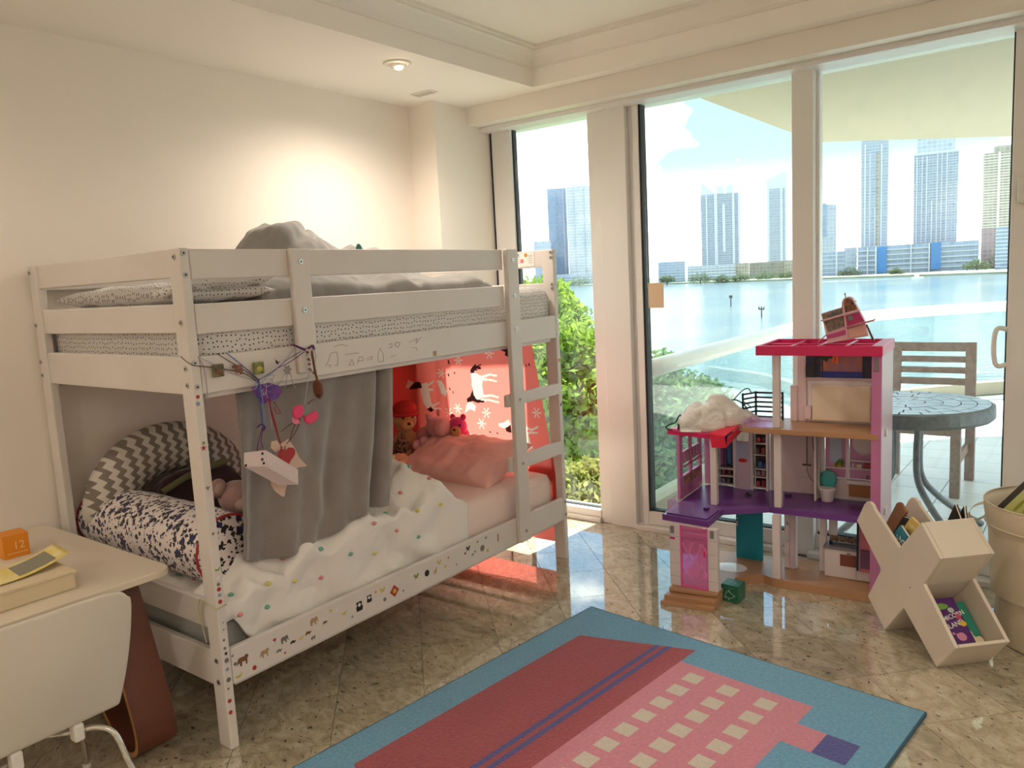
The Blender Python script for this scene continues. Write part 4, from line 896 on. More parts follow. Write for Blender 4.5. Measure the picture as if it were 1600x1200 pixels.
# ---------------------------------------------------------------- grey plush blanket hanging from the upper bunk
GREYF = mat('grey_plush',(132,124,120),.95,var=(9,(150,142,138),.25),sheen=.6,bump=(140,.4,.006))
GT = [(-0.06,0.199,1.225),(-0.06,0.889,1.199)]
GBT = [(-0.06,0.154,0.565),(-0.06,0.22,0.534),(-0.06,0.291,0.531),(-0.06,0.372,0.535),(-0.06,0.457,0.537),(-0.06,0.548,0.558),(-0.06,0.644,0.58),(-0.06,0.725,0.583),(-0.06,0.817,0.574)]
def gb(u,v):
    s = u*(len(GBT)-1); i = min(int(s),len(GBT)-2); f_ = s-i
    yb = GBT[i][1]*(1-f_)+GBT[i+1][1]*f_; zb = GBT[i][2]*(1-f_)+GBT[i+1][2]*f_
    yt = .185+.70*u; y = yt*(1-v)+yb*v; z = 1.21*(1-v)+zb*v
    w = v**.8
    x = -.066+w*(.020*math.sin(2*PI*(u*2.6+.25*v)+.8)+.012*math.sin(2*PI*(u*6+.6*v)))-.030*w*math.exp(-((u-.12)/.08)**2)
    x += .022*math.exp(-((u-.955)/.035)**2)*math.sin(PI*min(1,v*1.02+.15)) - .03*math.exp(-((u-.90)/.02)**2)
    x += .035*math.exp(-(((u-.42-.35*(v-.6))/.05)**2))*max(0,v-.35)
    x += .010*fbm((u*4,v*3,.5))*w
    return Vector((min(x,-.030),y,z))
q = B(); q.grid(gb,130,60,(.7,.6)); o = q.build('hanging_blanket', GREYF, None, smooth=True, solid=.012); tag(o,'grey plush blanket hanging like a curtain from the upper bunk','blanket')
# ---------------------------------------------------------------- backlit coral blanket with running deer, hung at the far end
CORAL = sheer('coral_fleece',(240,124,114),.68); CWHITE = sheer('white_fleece_print',(236,220,206),.5); CBLACK = sheer('dark_fleece_print',(58,34,36),.3)
D3 = lambda l: [(p[0],p[2]) for p in l]
WHITE = [D3(a) for a in ([(-0.558,1.93,0.944),(-0.524,1.93,0.948),(-0.481,1.93,0.931),(-0.483,1.93,0.873),(-0.474,1.93,0.829),(-0.503,1.93,0.808),(-0.535,1.93,0.799),(-0.545,1.93,0.831),(-0.553,1.93,0.88)],[(-0.494,1.93,0.931),(-0.431,1.93,0.948),(-0.382,1.93,0.942),(-0.383,1.93,0.933),(-0.431,1.93,0.936),(-0.489,1.93,0.917)],[(-0.494,1.93,0.921),(-0.432,1.93,0.92),(-0.382,1.93,0.911),(-0.385,1.93,0.903),(-0.439,1.93,0.91),(-0.495,1.93,0.907)],
 [(-0.488,1.93,0.83),(-0.426,1.93,0.837),(-0.378,1.93,0.827),(-0.376,1.93,0.817),(-0.427,1.93,0.825),(-0.487,1.93,0.814)],[(-0.496,1.93,0.81),(-0.44,1.93,0.811),(-0.374,1.93,0.8),(-0.377,1.93,0.79),(-0.441,1.93,0.8),(-0.504,1.93,0.795)],[(-0.593,1.93,0.786),(-0.555,1.93,0.785),(-0.535,1.93,0.767),(-0.543,1.93,0.739),(-0.577,1.93,0.749),(-0.618,1.93,0.725),(-0.606,1.93,0.756)],
 [(-0.95,1.93,0.869),(-0.895,1.93,0.882),(-0.886,1.93,0.825),(-0.872,1.93,0.753),(-0.909,1.93,0.73),(-0.934,1.93,0.76),(-0.95,1.93,0.822)],[(-0.896,1.93,0.871),(-0.838,1.93,0.894),(-0.836,1.93,0.886),(-0.89,1.93,0.86)],[(-0.891,1.93,0.846),(-0.843,1.93,0.847),(-0.843,1.93,0.838),(-0.892,1.93,0.833)],[(-0.879,1.93,0.753),(-0.836,1.93,0.76),(-0.796,1.93,0.779),(-0.797,1.93,0.77),(-0.837,1.93,0.751),(-0.877,1.93,0.74)],[(-0.88,1.93,0.737),(-0.824,1.93,0.744),(-0.79,1.93,0.74),(-0.793,1.93,0.732),(-0.832,1.93,0.734)],[(-1.04,1.93,0.858),(-1.015,1.93,0.898),(-0.983,1.93,0.879),(-1.015,1.93,0.848)],
 [(-0.231,1.93,0.674),(-0.209,1.93,0.685),(-0.198,1.93,0.638),(-0.181,1.93,0.583),(-0.168,1.93,0.565),(-0.217,1.93,0.551),(-0.233,1.93,0.578),(-0.232,1.93,0.636)],[(-0.204,1.93,0.676),(-0.176,1.93,0.668),(-0.135,1.93,0.686),(-0.135,1.93,0.676),(-0.176,1.93,0.656),(-0.205,1.93,0.662)],[(-0.2,1.93,0.651),(-0.136,1.93,0.655),(-0.134,1.93,0.647),(-0.2,1.93,0.639)],[(-0.39,1.93,0.682),(-0.351,1.93,0.69),(-0.319,1.93,0.708),(-0.308,1.93,0.683),(-0.338,1.93,0.661),(-0.379,1.93,0.663)],
 [(-0.803,1.93,0.901),(-0.777,1.93,0.896),(-0.731,1.93,0.842),(-0.743,1.93,0.809),(-0.784,1.93,0.825)],[(-0.644,1.93,0.634),(-0.575,1.93,0.609),(-0.579,1.93,0.598),(-0.63,1.93,0.617)],[(-0.649,1.93,0.613),(-0.616,1.93,0.575),(-0.65,1.93,0.564)],[(-0.508,1.93,0.599),(-0.468,1.93,0.597),(-0.444,1.93,0.576),(-0.501,1.93,0.571)])]
DARK = [D3(a) for a in ([(-0.556,1.93,0.947),(-0.56,1.93,0.963),(-0.54,1.93,0.984),(-0.52,1.93,0.997),(-0.517,1.93,0.985),(-0.484,1.93,0.999),(-0.484,1.93,0.99),(-0.505,1.93,0.983),(-0.483,1.93,0.98),(-0.486,1.93,0.968),(-0.516,1.93,0.971),(-0.504,1.93,0.962),(-0.529,1.93,0.963),(-0.535,1.93,0.947)],[(-0.596,1.93,0.783),(-0.595,1.93,0.806),(-0.572,1.93,0.819),(-0.55,1.93,0.858),(-0.543,1.93,0.826),(-0.528,1.93,0.806),(-0.472,1.93,0.799),(-0.476,1.93,0.791),(-0.523,1.93,0.786),(-0.554,1.93,0.794)],[(-1.02,1.93,0.846),(-0.973,1.93,0.884),(-0.945,1.93,0.88),(-0.938,1.93,0.849),(-0.984,1.93,0.842)],[(-0.912,1.93,0.728),(-0.88,1.93,0.74),(-0.859,1.93,0.723),(-0.885,1.93,0.711)],[(-0.343,1.93,0.66),(-0.308,1.93,0.68),(-0.304,1.93,0.638),(-0.336,1.93,0.642)],[(-0.346,1.93,1.088),(-0.301,1.93,1.084),(-0.306,1.93,1.041),(-0.325,1.93,1.043),(-0.32,1.93,1.065),(-0.343,1.93,1.069)],
 [(-0.71,1.93,1.016),(-0.704,1.93,1.017),(-0.699,1.93,0.995),(-0.707,1.93,0.992)],[(-0.719,1.93,0.939),(-0.713,1.93,0.939),(-0.708,1.93,0.924),(-0.715,1.93,0.922)],[(-0.679,1.93,0.95),(-0.672,1.93,0.951),(-0.669,1.93,0.937),(-0.676,1.93,0.935)],[(-0.721,1.93,0.863),(-0.715,1.93,0.863),(-0.711,1.93,0.847),(-0.719,1.93,0.845)],[(-0.7,1.93,0.844),(-0.694,1.93,0.844),(-0.69,1.93,0.828),(-0.698,1.93,0.827)],[(-0.452,1.93,0.638),(-0.438,1.93,0.634),(-0.439,1.93,0.628),(-0.453,1.93,0.631)],[(-0.403,1.93,0.637),(-0.389,1.93,0.628),(-0.393,1.93,0.623),(-0.406,1.93,0.631)],[(-0.196,1.93,1.006),(-0.19,1.93,1.006),(-0.186,1.93,0.991),(-0.193,1.93,0.989)],[(-0.176,1.93,1.008),(-0.169,1.93,1.008),(-0.167,1.93,0.995),(-0.173,1.93,0.993)])]
FLK = D3([(-0.426,1.93,1.054),(-0.641,1.93,1.016),(-0.464,1.93,0.736),(-0.502,1.93,0.674),(-0.139,1.93,0.754),(-0.668,1.93,0.746),(-0.773,1.93,0.94),(-0.737,1.93,0.72)])
def isflake(x,z):
    for cx_,cz_ in FLK:
        dx,dz = x-cx_,z-cz_; r = math.hypot(dx,dz)
        if r < .030:
            a = math.atan2(dz,dx)%(PI/3); a = min(a,PI/3-a)
            if r*math.sin(a) < .0030 and r > .005: return True
    return False
bbw = [(min(p[0] for p in w)-.01,max(p[0] for p in w)+.01,min(p[1] for p in w)-.01,max(p[1] for p in w)+.01) for w in WHITE]
bbd = [(min(p[0] for p in w)-.01,max(p[0] for p in w)+.01,min(p[1] for p in w)-.01,max(p[1] for p in w)+.01) for w in DARK]
YB_ = 1.9335
def pk0(u,v):
    z = 1.155-1.075*v; xr = -.155+.115*min(1,v*1.5); return -1.40+(xr+1.40)*u, z
def pk(u,v):
    x,z = pk0(u,v); w = .004*math.sin(9*x+4*z)-.012*math.exp(-((x+.80+.06*(1.1-z))/.028)**2)-.010*math.exp(-((x+.70+.16*(1.1-z))/.02)**2)+.008*math.sin(22*x+3*z)*(1 if x < -.85 else 0)
    R_ = .05; xc = -.955; s_ = x-xc
    if s_ >= 0: return Vector((x,YB_+w+(.02 if z < .2 else 0),z))
    if s_ > -R_*PI/2: a = -s_/R_; return Vector((xc-R_*math.sin(a)-w*math.sin(a),YB_-R_+R_*math.cos(a)+w*math.cos(a),z))
    return Vector((xc-R_-w*.5,YB_-R_+(s_+R_*PI/2),z))
def pm(u,v):
    x,z = pk0(u,v)
    for w,bb in zip(DARK,bbd):
        if bb[0]<x<bb[1] and bb[2]<z<bb[3] and inpoly(x,z,w): return 2
    for w,bb in zip(WHITE,bbw):
        if bb[0]<x<bb[1] and bb[2]<z<bb[3] and inpoly(x,z,w): return 1
    return 1 if isflake(x,z) else 0
q = B(); q.grid(pk,340,300,(1,1),mfn=pm); o = q.build('deer_blanket', [CORAL,CWHITE,CBLACK], None, smooth=True); tag(o,'coral fleece blanket printed with white running deer, hung across the far end','blanket')
# ---------------------------------------------------------------- soft toys by the pink pillow
CARAM = mat('caramel_plush',(196,140,92),.95,bump=(90,.6,.006),sheen=.5); REDH = mat('red_knit',(186,44,40),.9); NOSE = mat('dark_nose',(40,26,24),.3)
bear = thing('teddy_bear','caramel teddy bear in a red knit hat beside the grey blanket','plush toy',(-.90,1.74,.462))
q = B(); q.ell((-.90,1.75,.55),(.085,.075,.10),amp=.05); q.build('body', CARAM, bear, smooth=True)
q = B(); q.ell((-.885,1.735,.70),(.068,.062,.062),amp=.04); q.build('head', CARAM, bear, smooth=True)
q = B(); q.ell((-.835,1.705,.682),(.034,.034,.028)); mz = q.build('muzzle', mat('honey_plush',(222,166,108),.95), bear, smooth=True)
q = B(); q.ell((-.806,1.688,.694),(.012,.010,.009)); q.build('nose', NOSE, mz, smooth=True)
for a in ((-.845,1.686,.722),(-.825,1.735,.722)): q = B(); q.ell(a,(.008,.008,.008),n=8); q.build('eye', NOSE, bear, smooth=True)
q = B(); q.ell((-.890,1.745,.760),(.070,.066,.050)); q.tube([(-.89+.068*math.cos(a),1.745+.064*math.sin(a),.735) for a in [2*PI*k/20 for k in range(20)]],.011,8,closed=True); q.build('hat', REDH, bear, smooth=True)
for y_ in (1.68,1.80): q = B(); q.ell((-.84,y_,.545),(.055,.024,.024),(0,.5,-.3)); q.build('arm', CARAM, bear, smooth=True)
MAUV = mat('mauve_plush',(200,136,142),.95,bump=(80,.5,.005),sheen=.5); MAUVL = mat('light_mauve_plush',(222,164,164),.95)
hip = thing('plush_hippo','mauve plush hippo between the teddy bear and the magenta one','plush toy',(-.75,1.82,.462))
q = B(); q.ell((-.80,1.82,.56),(.09,.07,.10),amp=.05); q.build('body', MAUV, hip, smooth=True)
q = B(); q.ell((-.70,1.80,.665),(.075,.06,.05),(0,.15,-.4),pw=.85); q.build('head', MAUV, hip, smooth=True)
q = B(); q.ell((-.645,1.775,.668),(.040,.050,.046),pw=.85); q.build('snout', MAUVL, hip, smooth=True)
for a in ((-.76,1.79,.715),(-.73,1.845,.735)): q = B(); q.ell(a,(.016,.012,.022)); q.build('ear', MAUVL, hip, smooth=True)
for a in ((-.70,1.756,.690),): q = B(); q.ell(a,(.006,.006,.006),n=8); q.build('eye', NOSE, hip, smooth=True)
for a in ((-.735,1.72,.60),(-.77,1.70,.58)): q = B(); q.ell(a,(.022,.03,.026)); q.build('paw', MAUVL, hip, smooth=True)
LEOP = mat('spotted_plush',(150,110,92),.95,var=(70,(60,42,38),.06)); lp = thing('plush_leopard','small spotted plush tucked under the mauve hippo','plush toy',(-.84,1.68,.50))
q = B(); q.ell((-.845,1.66,.575),(.045,.04,.05),amp=.05); q.build('head', LEOP, lp, smooth=True); q = B(); q.ell((-.87,1.66,.51),(.06,.05,.05)); q.build('body', LEOP, lp, smooth=True)
for a in ((-.83,1.63,.617),(-.86,1.69,.622)): q = B(); q.ell(a,(.010,.013,.014)); q.build('ear', LEOP, lp, smooth=True)
MAG = mat('magenta_plush',(222,52,128),.95,bump=(90,.5,.005),sheen=.5); mg = thing('plush_bear','magenta plush bear with a tan muzzle behind the pink pillow','plush toy',(-.585,1.86,.55))
q = B(); q.ell((-.60,1.865,.60),(.06,.045,.07)); q.build('body', MAG, mg, smooth=True)
q = B(); q.ell((-.60,1.845,.665),(.055,.05,.055)); q.build('head', MAG, mg, smooth=True)
q = B(); q.ell((-.578,1.803,.648),(.034,.018,.030)); mz = q.build('muzzle', mat('honey_plush',(222,166,108),.95), mg, smooth=True)
q = B(); q.ell((-.572,1.785,.660),(.009,.006,.006)); q.build('nose', NOSE, mz, smooth=True)
for a in ((-.618,1.803,.680),(-.553,1.810,.682)): q = B(); q.ell(a,(.008,.005,.008),n=8); q.build('eye', NOSE, mg, smooth=True)
for a in ((-.635,1.85,.715),(-.565,1.855,.718)): q = B(); q.ell(a,(.018,.012,.018)); q.build('ear', MAG, mg, smooth=True)
pillow('peach_cloth',(-.80,1.52,.50),.10,.09,.045,(.2,.1,.4),mat('peach_fleece',(232,178,140),.95),wr=.025,seed=50); tag(bpy.data.objects['peach_cloth'],'bunched peach fleece in front of the teddy bear','cloth')
# ================================================================ DESK CORNER
WLAM = mat('cream_laminate',(226,214,194),.38); WALN = mat('walnut_veneer',(112,62,42),.38,var=(6,(92,50,34),.3)); PLY = mat('ply_edge',(190,140,88),.6)
desk = thing('kids_desk','small cream desk on a bent walnut plywood leg at the end of the bed','desk',(-.45,-.25,0))
q = B(); 
def rrect(x0,x1,y0,y1,r,z,n=6):
    pl = []
    for cx_,cy_,a0 in ((x1-r,y1-r,0),(x0+r,y1-r,PI/2),(x0+r,y0+r,PI),(x1-r,y0+r,1.5*PI)):
        for k in range(n+1): a = a0+PI/2*k/n; pl.append((cx_+r*math.cos(a),cy_+r*math.sin(a),z))
    return pl
q.prism(rrect(-1.045,-.132,-.95,-.052,.045,.578),(0,0,.022)); q.build('desk_top', WLAM, desk, bevel=.003)
def bentleg(y0,y1):
    path = spline([(-.36,0,.565),(-.30,0,.40),(-.215,0,.16),(-.195,0,.075),(-.21,0,.025),(-.26,0,.010),(-.32,0,.035),(-.45,0,.16),(-.70,0,.42),(-.80,0,.54),(-.86,0,.568)],7)
    th = .016; q = B(); e = B(); n = len(path); outer = []; inner = []
    for i,p in enumerate(path):
        t = (path[min(i+1,n-1)]-path[max(i-1,0)]).normalized(); nn = Vector((t.z,0,-t.x))*th/2; outer.append(p+nn); inner.append(p-nn)
    def face(yy): return [[q.v((p.x,yy,p.z)) for p in l] for l in (outer,inner)]
    (o0,i0),(o1,i1) = face(y0),face(y1)
    for k in range(n-1):
        q.mi = 0; q.f([o0[k],o0[k+1],o1[k+1],o1[k]]); q.f([i0[k],i1[k],i1[k+1],i0[k+1]])
        q.mi = 1; q.f([o0[k],i0[k],i0[k+1],o0[k+1]]); q.f([o1[k],o1[k+1],i1[k+1],i1[k]])
    q.mi = 0; q.f([o0[0],o1[0],i1[0],i0[0]]); q.f([o0[-1],i0[-1],i1[-1],o1[-1]])
    return q.build('bent_leg', [WALN,PLY], desk)
bentleg(-.198,-.070); bentleg(-.93,-.757)
# ---- things on the desk
OR = mat('orange_card',(236,146,24),.5); ORL = mat('pale_orange_ink',(255,206,140),.5)
bx = thing('gift_box','small orange box with the number 12 near the back of the desk','box',(-.75,-.275,.60))
q = B(); A1 = [(-0.707,-0.313,0.6),(-0.702,-0.235,0.6)]; p0,p1 = Vector(A1[0]),Vector(A1[1]); dv_ = (p1-p0); L_ = dv_.length; dn = dv_.normalized(); nn_ = Vector((-dn.y,dn.x,0))
q.prism([p0,p1,p1+nn_*L_,p0+nn_*L_],(0,0,.078)); q.build('carton', OR, bx, bevel=.002)
c_ = (p0+p1)/2-nn_*.0012; text('number','12',.036,frame(c_+Vector((0,0,.040))+dn*.008,dn,(0,0,1)),ORL,bx,depth=.0004)
q = B(); 
for k in range(9): u = .012+.0068*k; q.prism([p0+dn*u-nn_*.0012+Vector((0,0,.014)),p0+dn*(u+.004)-nn_*.0012+Vector((0,0,.014)),p0+dn*(u+.004)-nn_*.0012+Vector((0,0,.018)),p0+dn*u-nn_*.0012+Vector((0,0,.018))],nn_*.001)
q.build('small_print', ORL, bx)
CREAM = mat('cream_card',(222,206,174),.7)
q = B(); q.box((-.47,-.80,.60),(-.222,-.300,.652)); o = q.build('flat_box', CREAM, None, bevel=.004); tag(o,'flat cream cardboard box lying at the front of the desk','box')
q = B(); q.box((-.475,-.805,.646),(-.218,-.296,.657)); q.build('lid', CREAM, o, bevel=.003)
YEL = mat('yellow_print_paper',(228,204,108),.7,var=(26,(236,222,160),.15)); GRP = mat('grey_print',(140,138,120),.8)
def leaf(u,v):
    y = -.66+.385*v; x = -.375+.105*u-.03*(2*v-1)**2; return Vector((x,y,.662+.026*max(0,2*v-1)**2+.010*(1-u)))
q = B(); q.grid(leaf,14,22); o = q.build('magazine', YEL, None, smooth=True, solid=.002); tag(o,'curled yellow printed pamphlet lying on the flat cream box','magazine')
q = B(); q.grid(lambda u,v: leaf(.12+.76*u,.62+.28*v)+Vector((0,0,.0018)),8,10); q.build('picture', GRP, o, smooth=True)
q = B()
for k in range(5):
    for j in range(7):
        a = leaf(.15+.12*k,.08+.065*j); q.box((a.x,a.y,a.z+.0012),(a.x+.012,a.y+.010,a.z+.002))
q.build('print_mark', mat('brown_ink',(140,112,40),.7), o)
# ---- child's chair: white moulded shell, chrome legs
SHELL = mat('white_shell',(214,206,192),.42,bump=(120,.05,.002)); CHR = mat('chrome',(225,225,222),.12,1.0); CLAMP = mat('white_clamp',(228,224,216),.4)
kc = thing('kids_chair','white moulded child chair on chrome legs, its back towards the camera','chair',(-.15,-.50,0))
yc = -.505
def shell(u,v):
    # v 0..1: from the top of the back down to the seat front; u across
    hw = .238 if v < .0 else .235
    if v < .5:
        t = v/.5; z = .652-.335*t; x = .035-.040*t; hw = .240-.050*t*t
    elif v < .66:
        t = (v-.5)/.16; a = t*PI/2; x = -.005-.06*math.sin(a)*1.0; z = .317-.025*(1-math.cos(a))-.0*t; x = -.005-.06*t; hw = .190
        z = .317-.022*math.sin(a)
    else:
        t = (v-.66)/.34; x = -.065-.26*t; z = .295-.012*math.sin(PI*t)+.0*t; hw = .190+.03*math.sin(PI*t*.7)
    k = 2*u-1
    # round the corners of the back and of the seat front
    if v < .09: hw *= (1-(1-v/.09)**2.2*.11)
    if v > .93: hw *= (1-((v-.93)/.07)**2*.16)
    z_ = z-(.012*abs(k)**6 if v < .04 else 0)
    return Vector((x+.020*(1-k*k)*(1 if v < .5 else 0)*math.sin(PI*min(1,v*2)),yc+hw*k,z_-.004*(1-k*k)*(1 if v > .66 else 0)))
q = B(); q.grid(shell,28,60); q.build('shell', SHELL, kc, smooth=True, solid=.011, sub=1)
for s_ in (-1,1):
    xb = -.02; ys = yc+s_*.075; ye = yc+s_*.185
    q = B(); q.tube(spline([(-.10,yc+s_*.02,.272),(-.045,ys,.274),(-.015,yc+s_*.125,.272),(.015,yc+s_*.158,.245),(.042,ye-.008*s_,.15),(.085,yc+s_*.215,.006)],6),.0085,10); q.build('leg', CHR, kc, smooth=True)
    q = B(); q.tube(spline([(-.10,yc+s_*.02,.270),(-.22,yc+s_*.10,.268),(-.26,yc+s_*.155,.24),(-.29,yc+s_*.19,.13),(-.315,yc+s_*.205,.006)],6),.0085,10); q.build('leg', CHR, kc, smooth=True)
    q = B(); q.box((-.030,ys-.014,.262),(.004,ys+.014,.310)); q.build('clamp', CLAMP, kc, bevel=.006)
    for fx,fy_ in ((.085,yc+s_*.215),(-.315,yc+s_*.205)): q = B(); q.cyl((fx,fy_,0),(fx,fy_,.012),.012,10); q.build('foot', CLAMP, kc)
# ================================================================ RUG
rug0 = Vector((.424,1.489,0)); e1 = Vector((.993,-.118,0)).normalized(); e2 = Vector((-e1.y*-1,0,0)); e2 = Vector((e1.y,-e1.x,0))
RW, RL, RT = 1.337, 1.95, .012
def rmat(name, c, c2):
    return mat(name, c, .97, var=(90,c2,.22), bump=(200,1.0,.008), sheen=.35)
RB = rmat('rug_blue',(84,152,192),(112,180,214)); RR = rmat('rug_red',(160,46,62),(178,62,78)); RP = rmat('rug_pink',(212,124,146),(224,144,162)); RC = rmat('rug_cream',(214,204,188),(224,214,200)); RN = rmat('rug_navy',(54,60,146),(68,74,160)); RE = mat('rug_edge',(62,98,118),.95)
rug = thing('rug','child rug in blue with a red band, pink block and cream squares','rug',(1.0,.5,0))
def rp(u,v,z=0): return rug0+e1*u+e2*v+Vector((0,0,z))
q = B(); q.prism([rp(0,0),rp(RW,0),rp(RW,RL),rp(0,RL)],(0,0,RT-.001)); q.build('backing', RE, rug)
def patch(polys, m, name, lift=.0):
    q = B()
    for pl in polys: q.prism([rp(u,v,RT-.0012) for u,v in pl],(0,0,.0012+lift))
    return q.build(name, m, rug)
patch([[(.006,.006),(RW-.006,.006),(RW-.006,RL-.006),(.006,RL-.006)]],RB,'blue_field')
def rr(u0,u1,v0,v1): return [(u0,v0),(u1,v0),(u1,v1),(u0,v1)]
top = lambda u: .25-(u-.135)*(.25-.082)/(.56-.135)
bot = lambda u: RL-.62+(u-.135)*.40
patch([[(.135,top(.135)),(.56,top(.56)),(.56,bot(.56)),(.135,bot(.135))]],RR,'red_band',.0006)
for u0,u1 in ((.418,.437),(.457,.476)): patch([[(u0,top(u0)),(u1,top(u1)),(u1,bot(u1)),(u0,bot(u0))]],RN,'blue_stripe',.0010)
patch([[(.5605,.190),(1.053,.190),(1.053,.312),(1.147,.312),(1.147,.430),(1.053,.430),(1.053,RL-.19),(.5605,RL-.19)]],RP,'pink_block',.0006)
patch([rr(1.147,1.245,.312,.430)],RN,'navy_square',.0006)
for cu in (.660,.793,.928):
    for k in range(14):
        cv = .270+.1005*k; patch([rr(cu-.030,cu+.030,cv-.030,cv+.030)],RC,'cream_square',.0010)
# ================================================================ DOLLHOUSE (local frame: u right, w depth, z up)
DM = Matrix(((.9977,-.0677,0,1.005),(.0677,.9977,0,2.10),(0,0,1,0),(0,0,0,1)))
def dw(u,w,z): return DM @ Vector((u,w,z))
DH = thing('dollhouse','three-storey pink and purple toy dollhouse standing before the balcony doors','dollhouse',tuple(dw(.0,.1,0)))
TAN = mat('tan_plastic',(186,142,106),.35,var=(5,(172,128,92),.3)); PURP = mat('purple_plastic',(108,58,138),.28); HOTP = mat('hot_pink_plastic',(214,32,96),.35); WHP = mat('white_plastic',(222,212,212),.35); LILAC = mat('lilac_plastic',(198,138,180),.4); ORCH = mat('orchid_plastic',(196,120,168),.4)
TEALP = mat('teal_plastic',(14,140,160),.35); BLKP = mat('black_plastic',(22,22,26),.4); CREAMP = mat('cream_plastic',(232,214,190),.35); GREYP = mat('grey_print_plastic',(128,124,128),.4); BRNW = mat('toy_wood',(162,110,72),.5); TURQ = mat('turquoise_plastic',(40,150,150),.3)
CLRP = sheer('clear_pink_plastic',(250,150,210),.6,alpha=.30); CLRV = sheer('clear_violet_plastic',(246,224,246),.5,alpha=.10)
BROWNC = mat('amber_plastic',(120,50,28),.3); MAGP = mat('magenta_plastic',(190,40,110),.4); DKPIC = mat('dark_print',(34,28,40),.4); MIRR = mat('toy_mirror',(206,214,222),.05,.9); PALEB = mat('pale_blue_print',(178,190,216),.5)
def dp(name, m, *boxes, bev=.0015, parent=None):
    q = B(DM)
    for a,c in boxes: q.box(a,c)
    return q.build(name, m, parent or DH, bevel=bev)
def dpoly(name, m, pl, z0, z1, bev=.002, parent=None):
    q = B(DM); q.prism([(u,w,z0) for u,w in pl],(0,0,z1-z0)); return q.build(name, m, parent or DH, bevel=bev)
# base with the porch steps
dpoly('base', TAN, [(.44,.0),(.0,.0),(-.045,.025),(-.10,-.005),(-.148,-.06),(-.148,-.30),(-.360,-.318),(-.395,.22),(-.36,.25),(.44,.33)],.0,.040)
dpoly('porch', TAN, [(-.147,-.315),(-.358,-.336),(-.362,-.20),(-.147,-.19)],.0405,.057)
dpoly('step', TAN, [(-.145,-.355),(-.366,-.376),(-.362,-.318),(-.147,-.298)],.0,.037); dpoly('step', TAN, [(-.142,-.378),(-.373,-.400),(-.366,-.377),(-.145,-.356)],.0,.019)
# right wall and tower
dp('side_wall', ORCH, ((.402,.0,.0405),(.440,.012,1.05))); dp('side_wall', mat('mauve_white_plastic',(214,184,194),.4), ((.402,.0125,.0405),(.440,.33,1.05)))
dp('hinge', WHP, ((.438,.10,.70),(.448,.13,.73)), ((.438,.10,.36),(.448,.13,.39)))
# storey floors
dpoly('purple_floor', PURP, [(.400,.025),(.0,.025),(-.02,.028),(-.192,-.09),(-.192,-.285),(-.412,-.262),(-.415,.25),(-.38,.30),(.400,.325)],.335,.362)
dpoly('balcony_tray', PURP, [(-.205,-.265),(-.398,-.245),(-.40,-.10),(-.20,-.12)],.3625,.367)
dpoly('wood_floor', TAN, [(.430,-.004),(-.127,-.008),(-.185,.19),(-.10,.27),(.365,.29),(.401,.27),(.430,-.002)][:-1],.703,.726)
# white posts
for u0,u1,w0,z0,z1 in ((-.365,-.318,-.30,.0575,.334),(-.192,-.150,-.30,.0575,.334),(.0,.034,.0,.0405,.334),(.002,.034,.028,.363,.702),(.0,.030,.02,.727,1.05),(-.264,-.235,-.045,.363,.66)):
    dp('post', WHP, ((u0,w0,z0),(u1,w0+.03,z1)))
for z in (.10,.16,.22,.28): dp('post_groove', mat('post_shadow_groove',(176,164,164),.5), ((-.366,-.3006,z),(-.317,-.2998,z+.0018)), ((-.193,-.3006,z),(-.149,-.2998,z+.0018)), bev=0)
dp('name_plate', MAGP, ((-.363,-.302,.268),(-.338,-.300,.277)))
for u in (-.358,-.180): dp('wall_lamp', GREYP, ((u,-.306,.295),(u+.016,-.300,.328)))
# translucent pink front door with wavy relief
dd = dp('front_door', CLRP, ((-.315,-.294,.060),(-.195,-.289,.332)))
dp('door_edge', mat('pink_translucent_edge',(238,92,168),.3), ((-.318,-.296,.059),(-.312,-.286,.334)),((-.197,-.296,.059),(-.193,-.286,.334)),((-.318,-.296,.057),(-.193,-.286,.062)), parent=dd)
q = B(DM)
for u0 in (-.295,-.265,-.235,-.212):
    pts_ = [(u0+.010*math.sin(k*.55+u0*60),-.2955,.10+.0085*k) for k in range(20)]; q.tube(pts_,.0011,5)
q.build('door_relief', mat('pink_relief',(255,176,222),.3), dd); dp('door_handle', HOTP, ((-.212,-.300,.205),(-.205,-.292,.232)), parent=dd)
# inner walls, ground floor: white piers, teal door, kitchen
dp('teal_door', TEALP, ((-.222,.190,.041),(-.094,.197,.334))); dp('door_handle', WHP, ((-.218,.184,.20),(-.212,.191,.225)),((-.218,.184,.235),(-.211,.191,.24)))
dp('pier', WHP, ((.014,.155,.041),(.038,.185,.334)),((.060,.160,.041),(.066,.19,.334))); dp('pier', mat('pale_lilac_pier',(208,190,200),.4), ((.039,.15,.041),(.060,.18,.334)))
for z in (.10,.17,.25): dp('rung', WHP, ((.024,.135,z),(.034,.156,z+.008)))
dp('pier', WHP, ((.165,.175,.041),(.195,.20,.334)))
k = dp('kitchen_unit', WHP, ((.196,.13,.041),(.400,.20,.170))); dp('worktop', GREYP, ((.192,.122,.1705),(.335,.20,.182)), parent=k); dp('backsplash', mat('kitchen_print',(150,128,112),.5,var=(90,(90,64,48),.1)), ((.205,.195,.183),(.335,.199,.212)), parent=k)
dp('oven_door', BROWNC, ((.262,.1265,.098),(.330,.1295,.152)), parent=k); dp('oven_knob', BLKP, ((.287,.126,.156),(.305,.129,.160)), parent=k); dp('drawer_line', GREYP, ((.328,.1285,.045),(.3295,.1298,.166)), parent=k)
dp('kettle', BLKP, ((.210,.15,.1825),(.222,.162,.200)), parent=k)
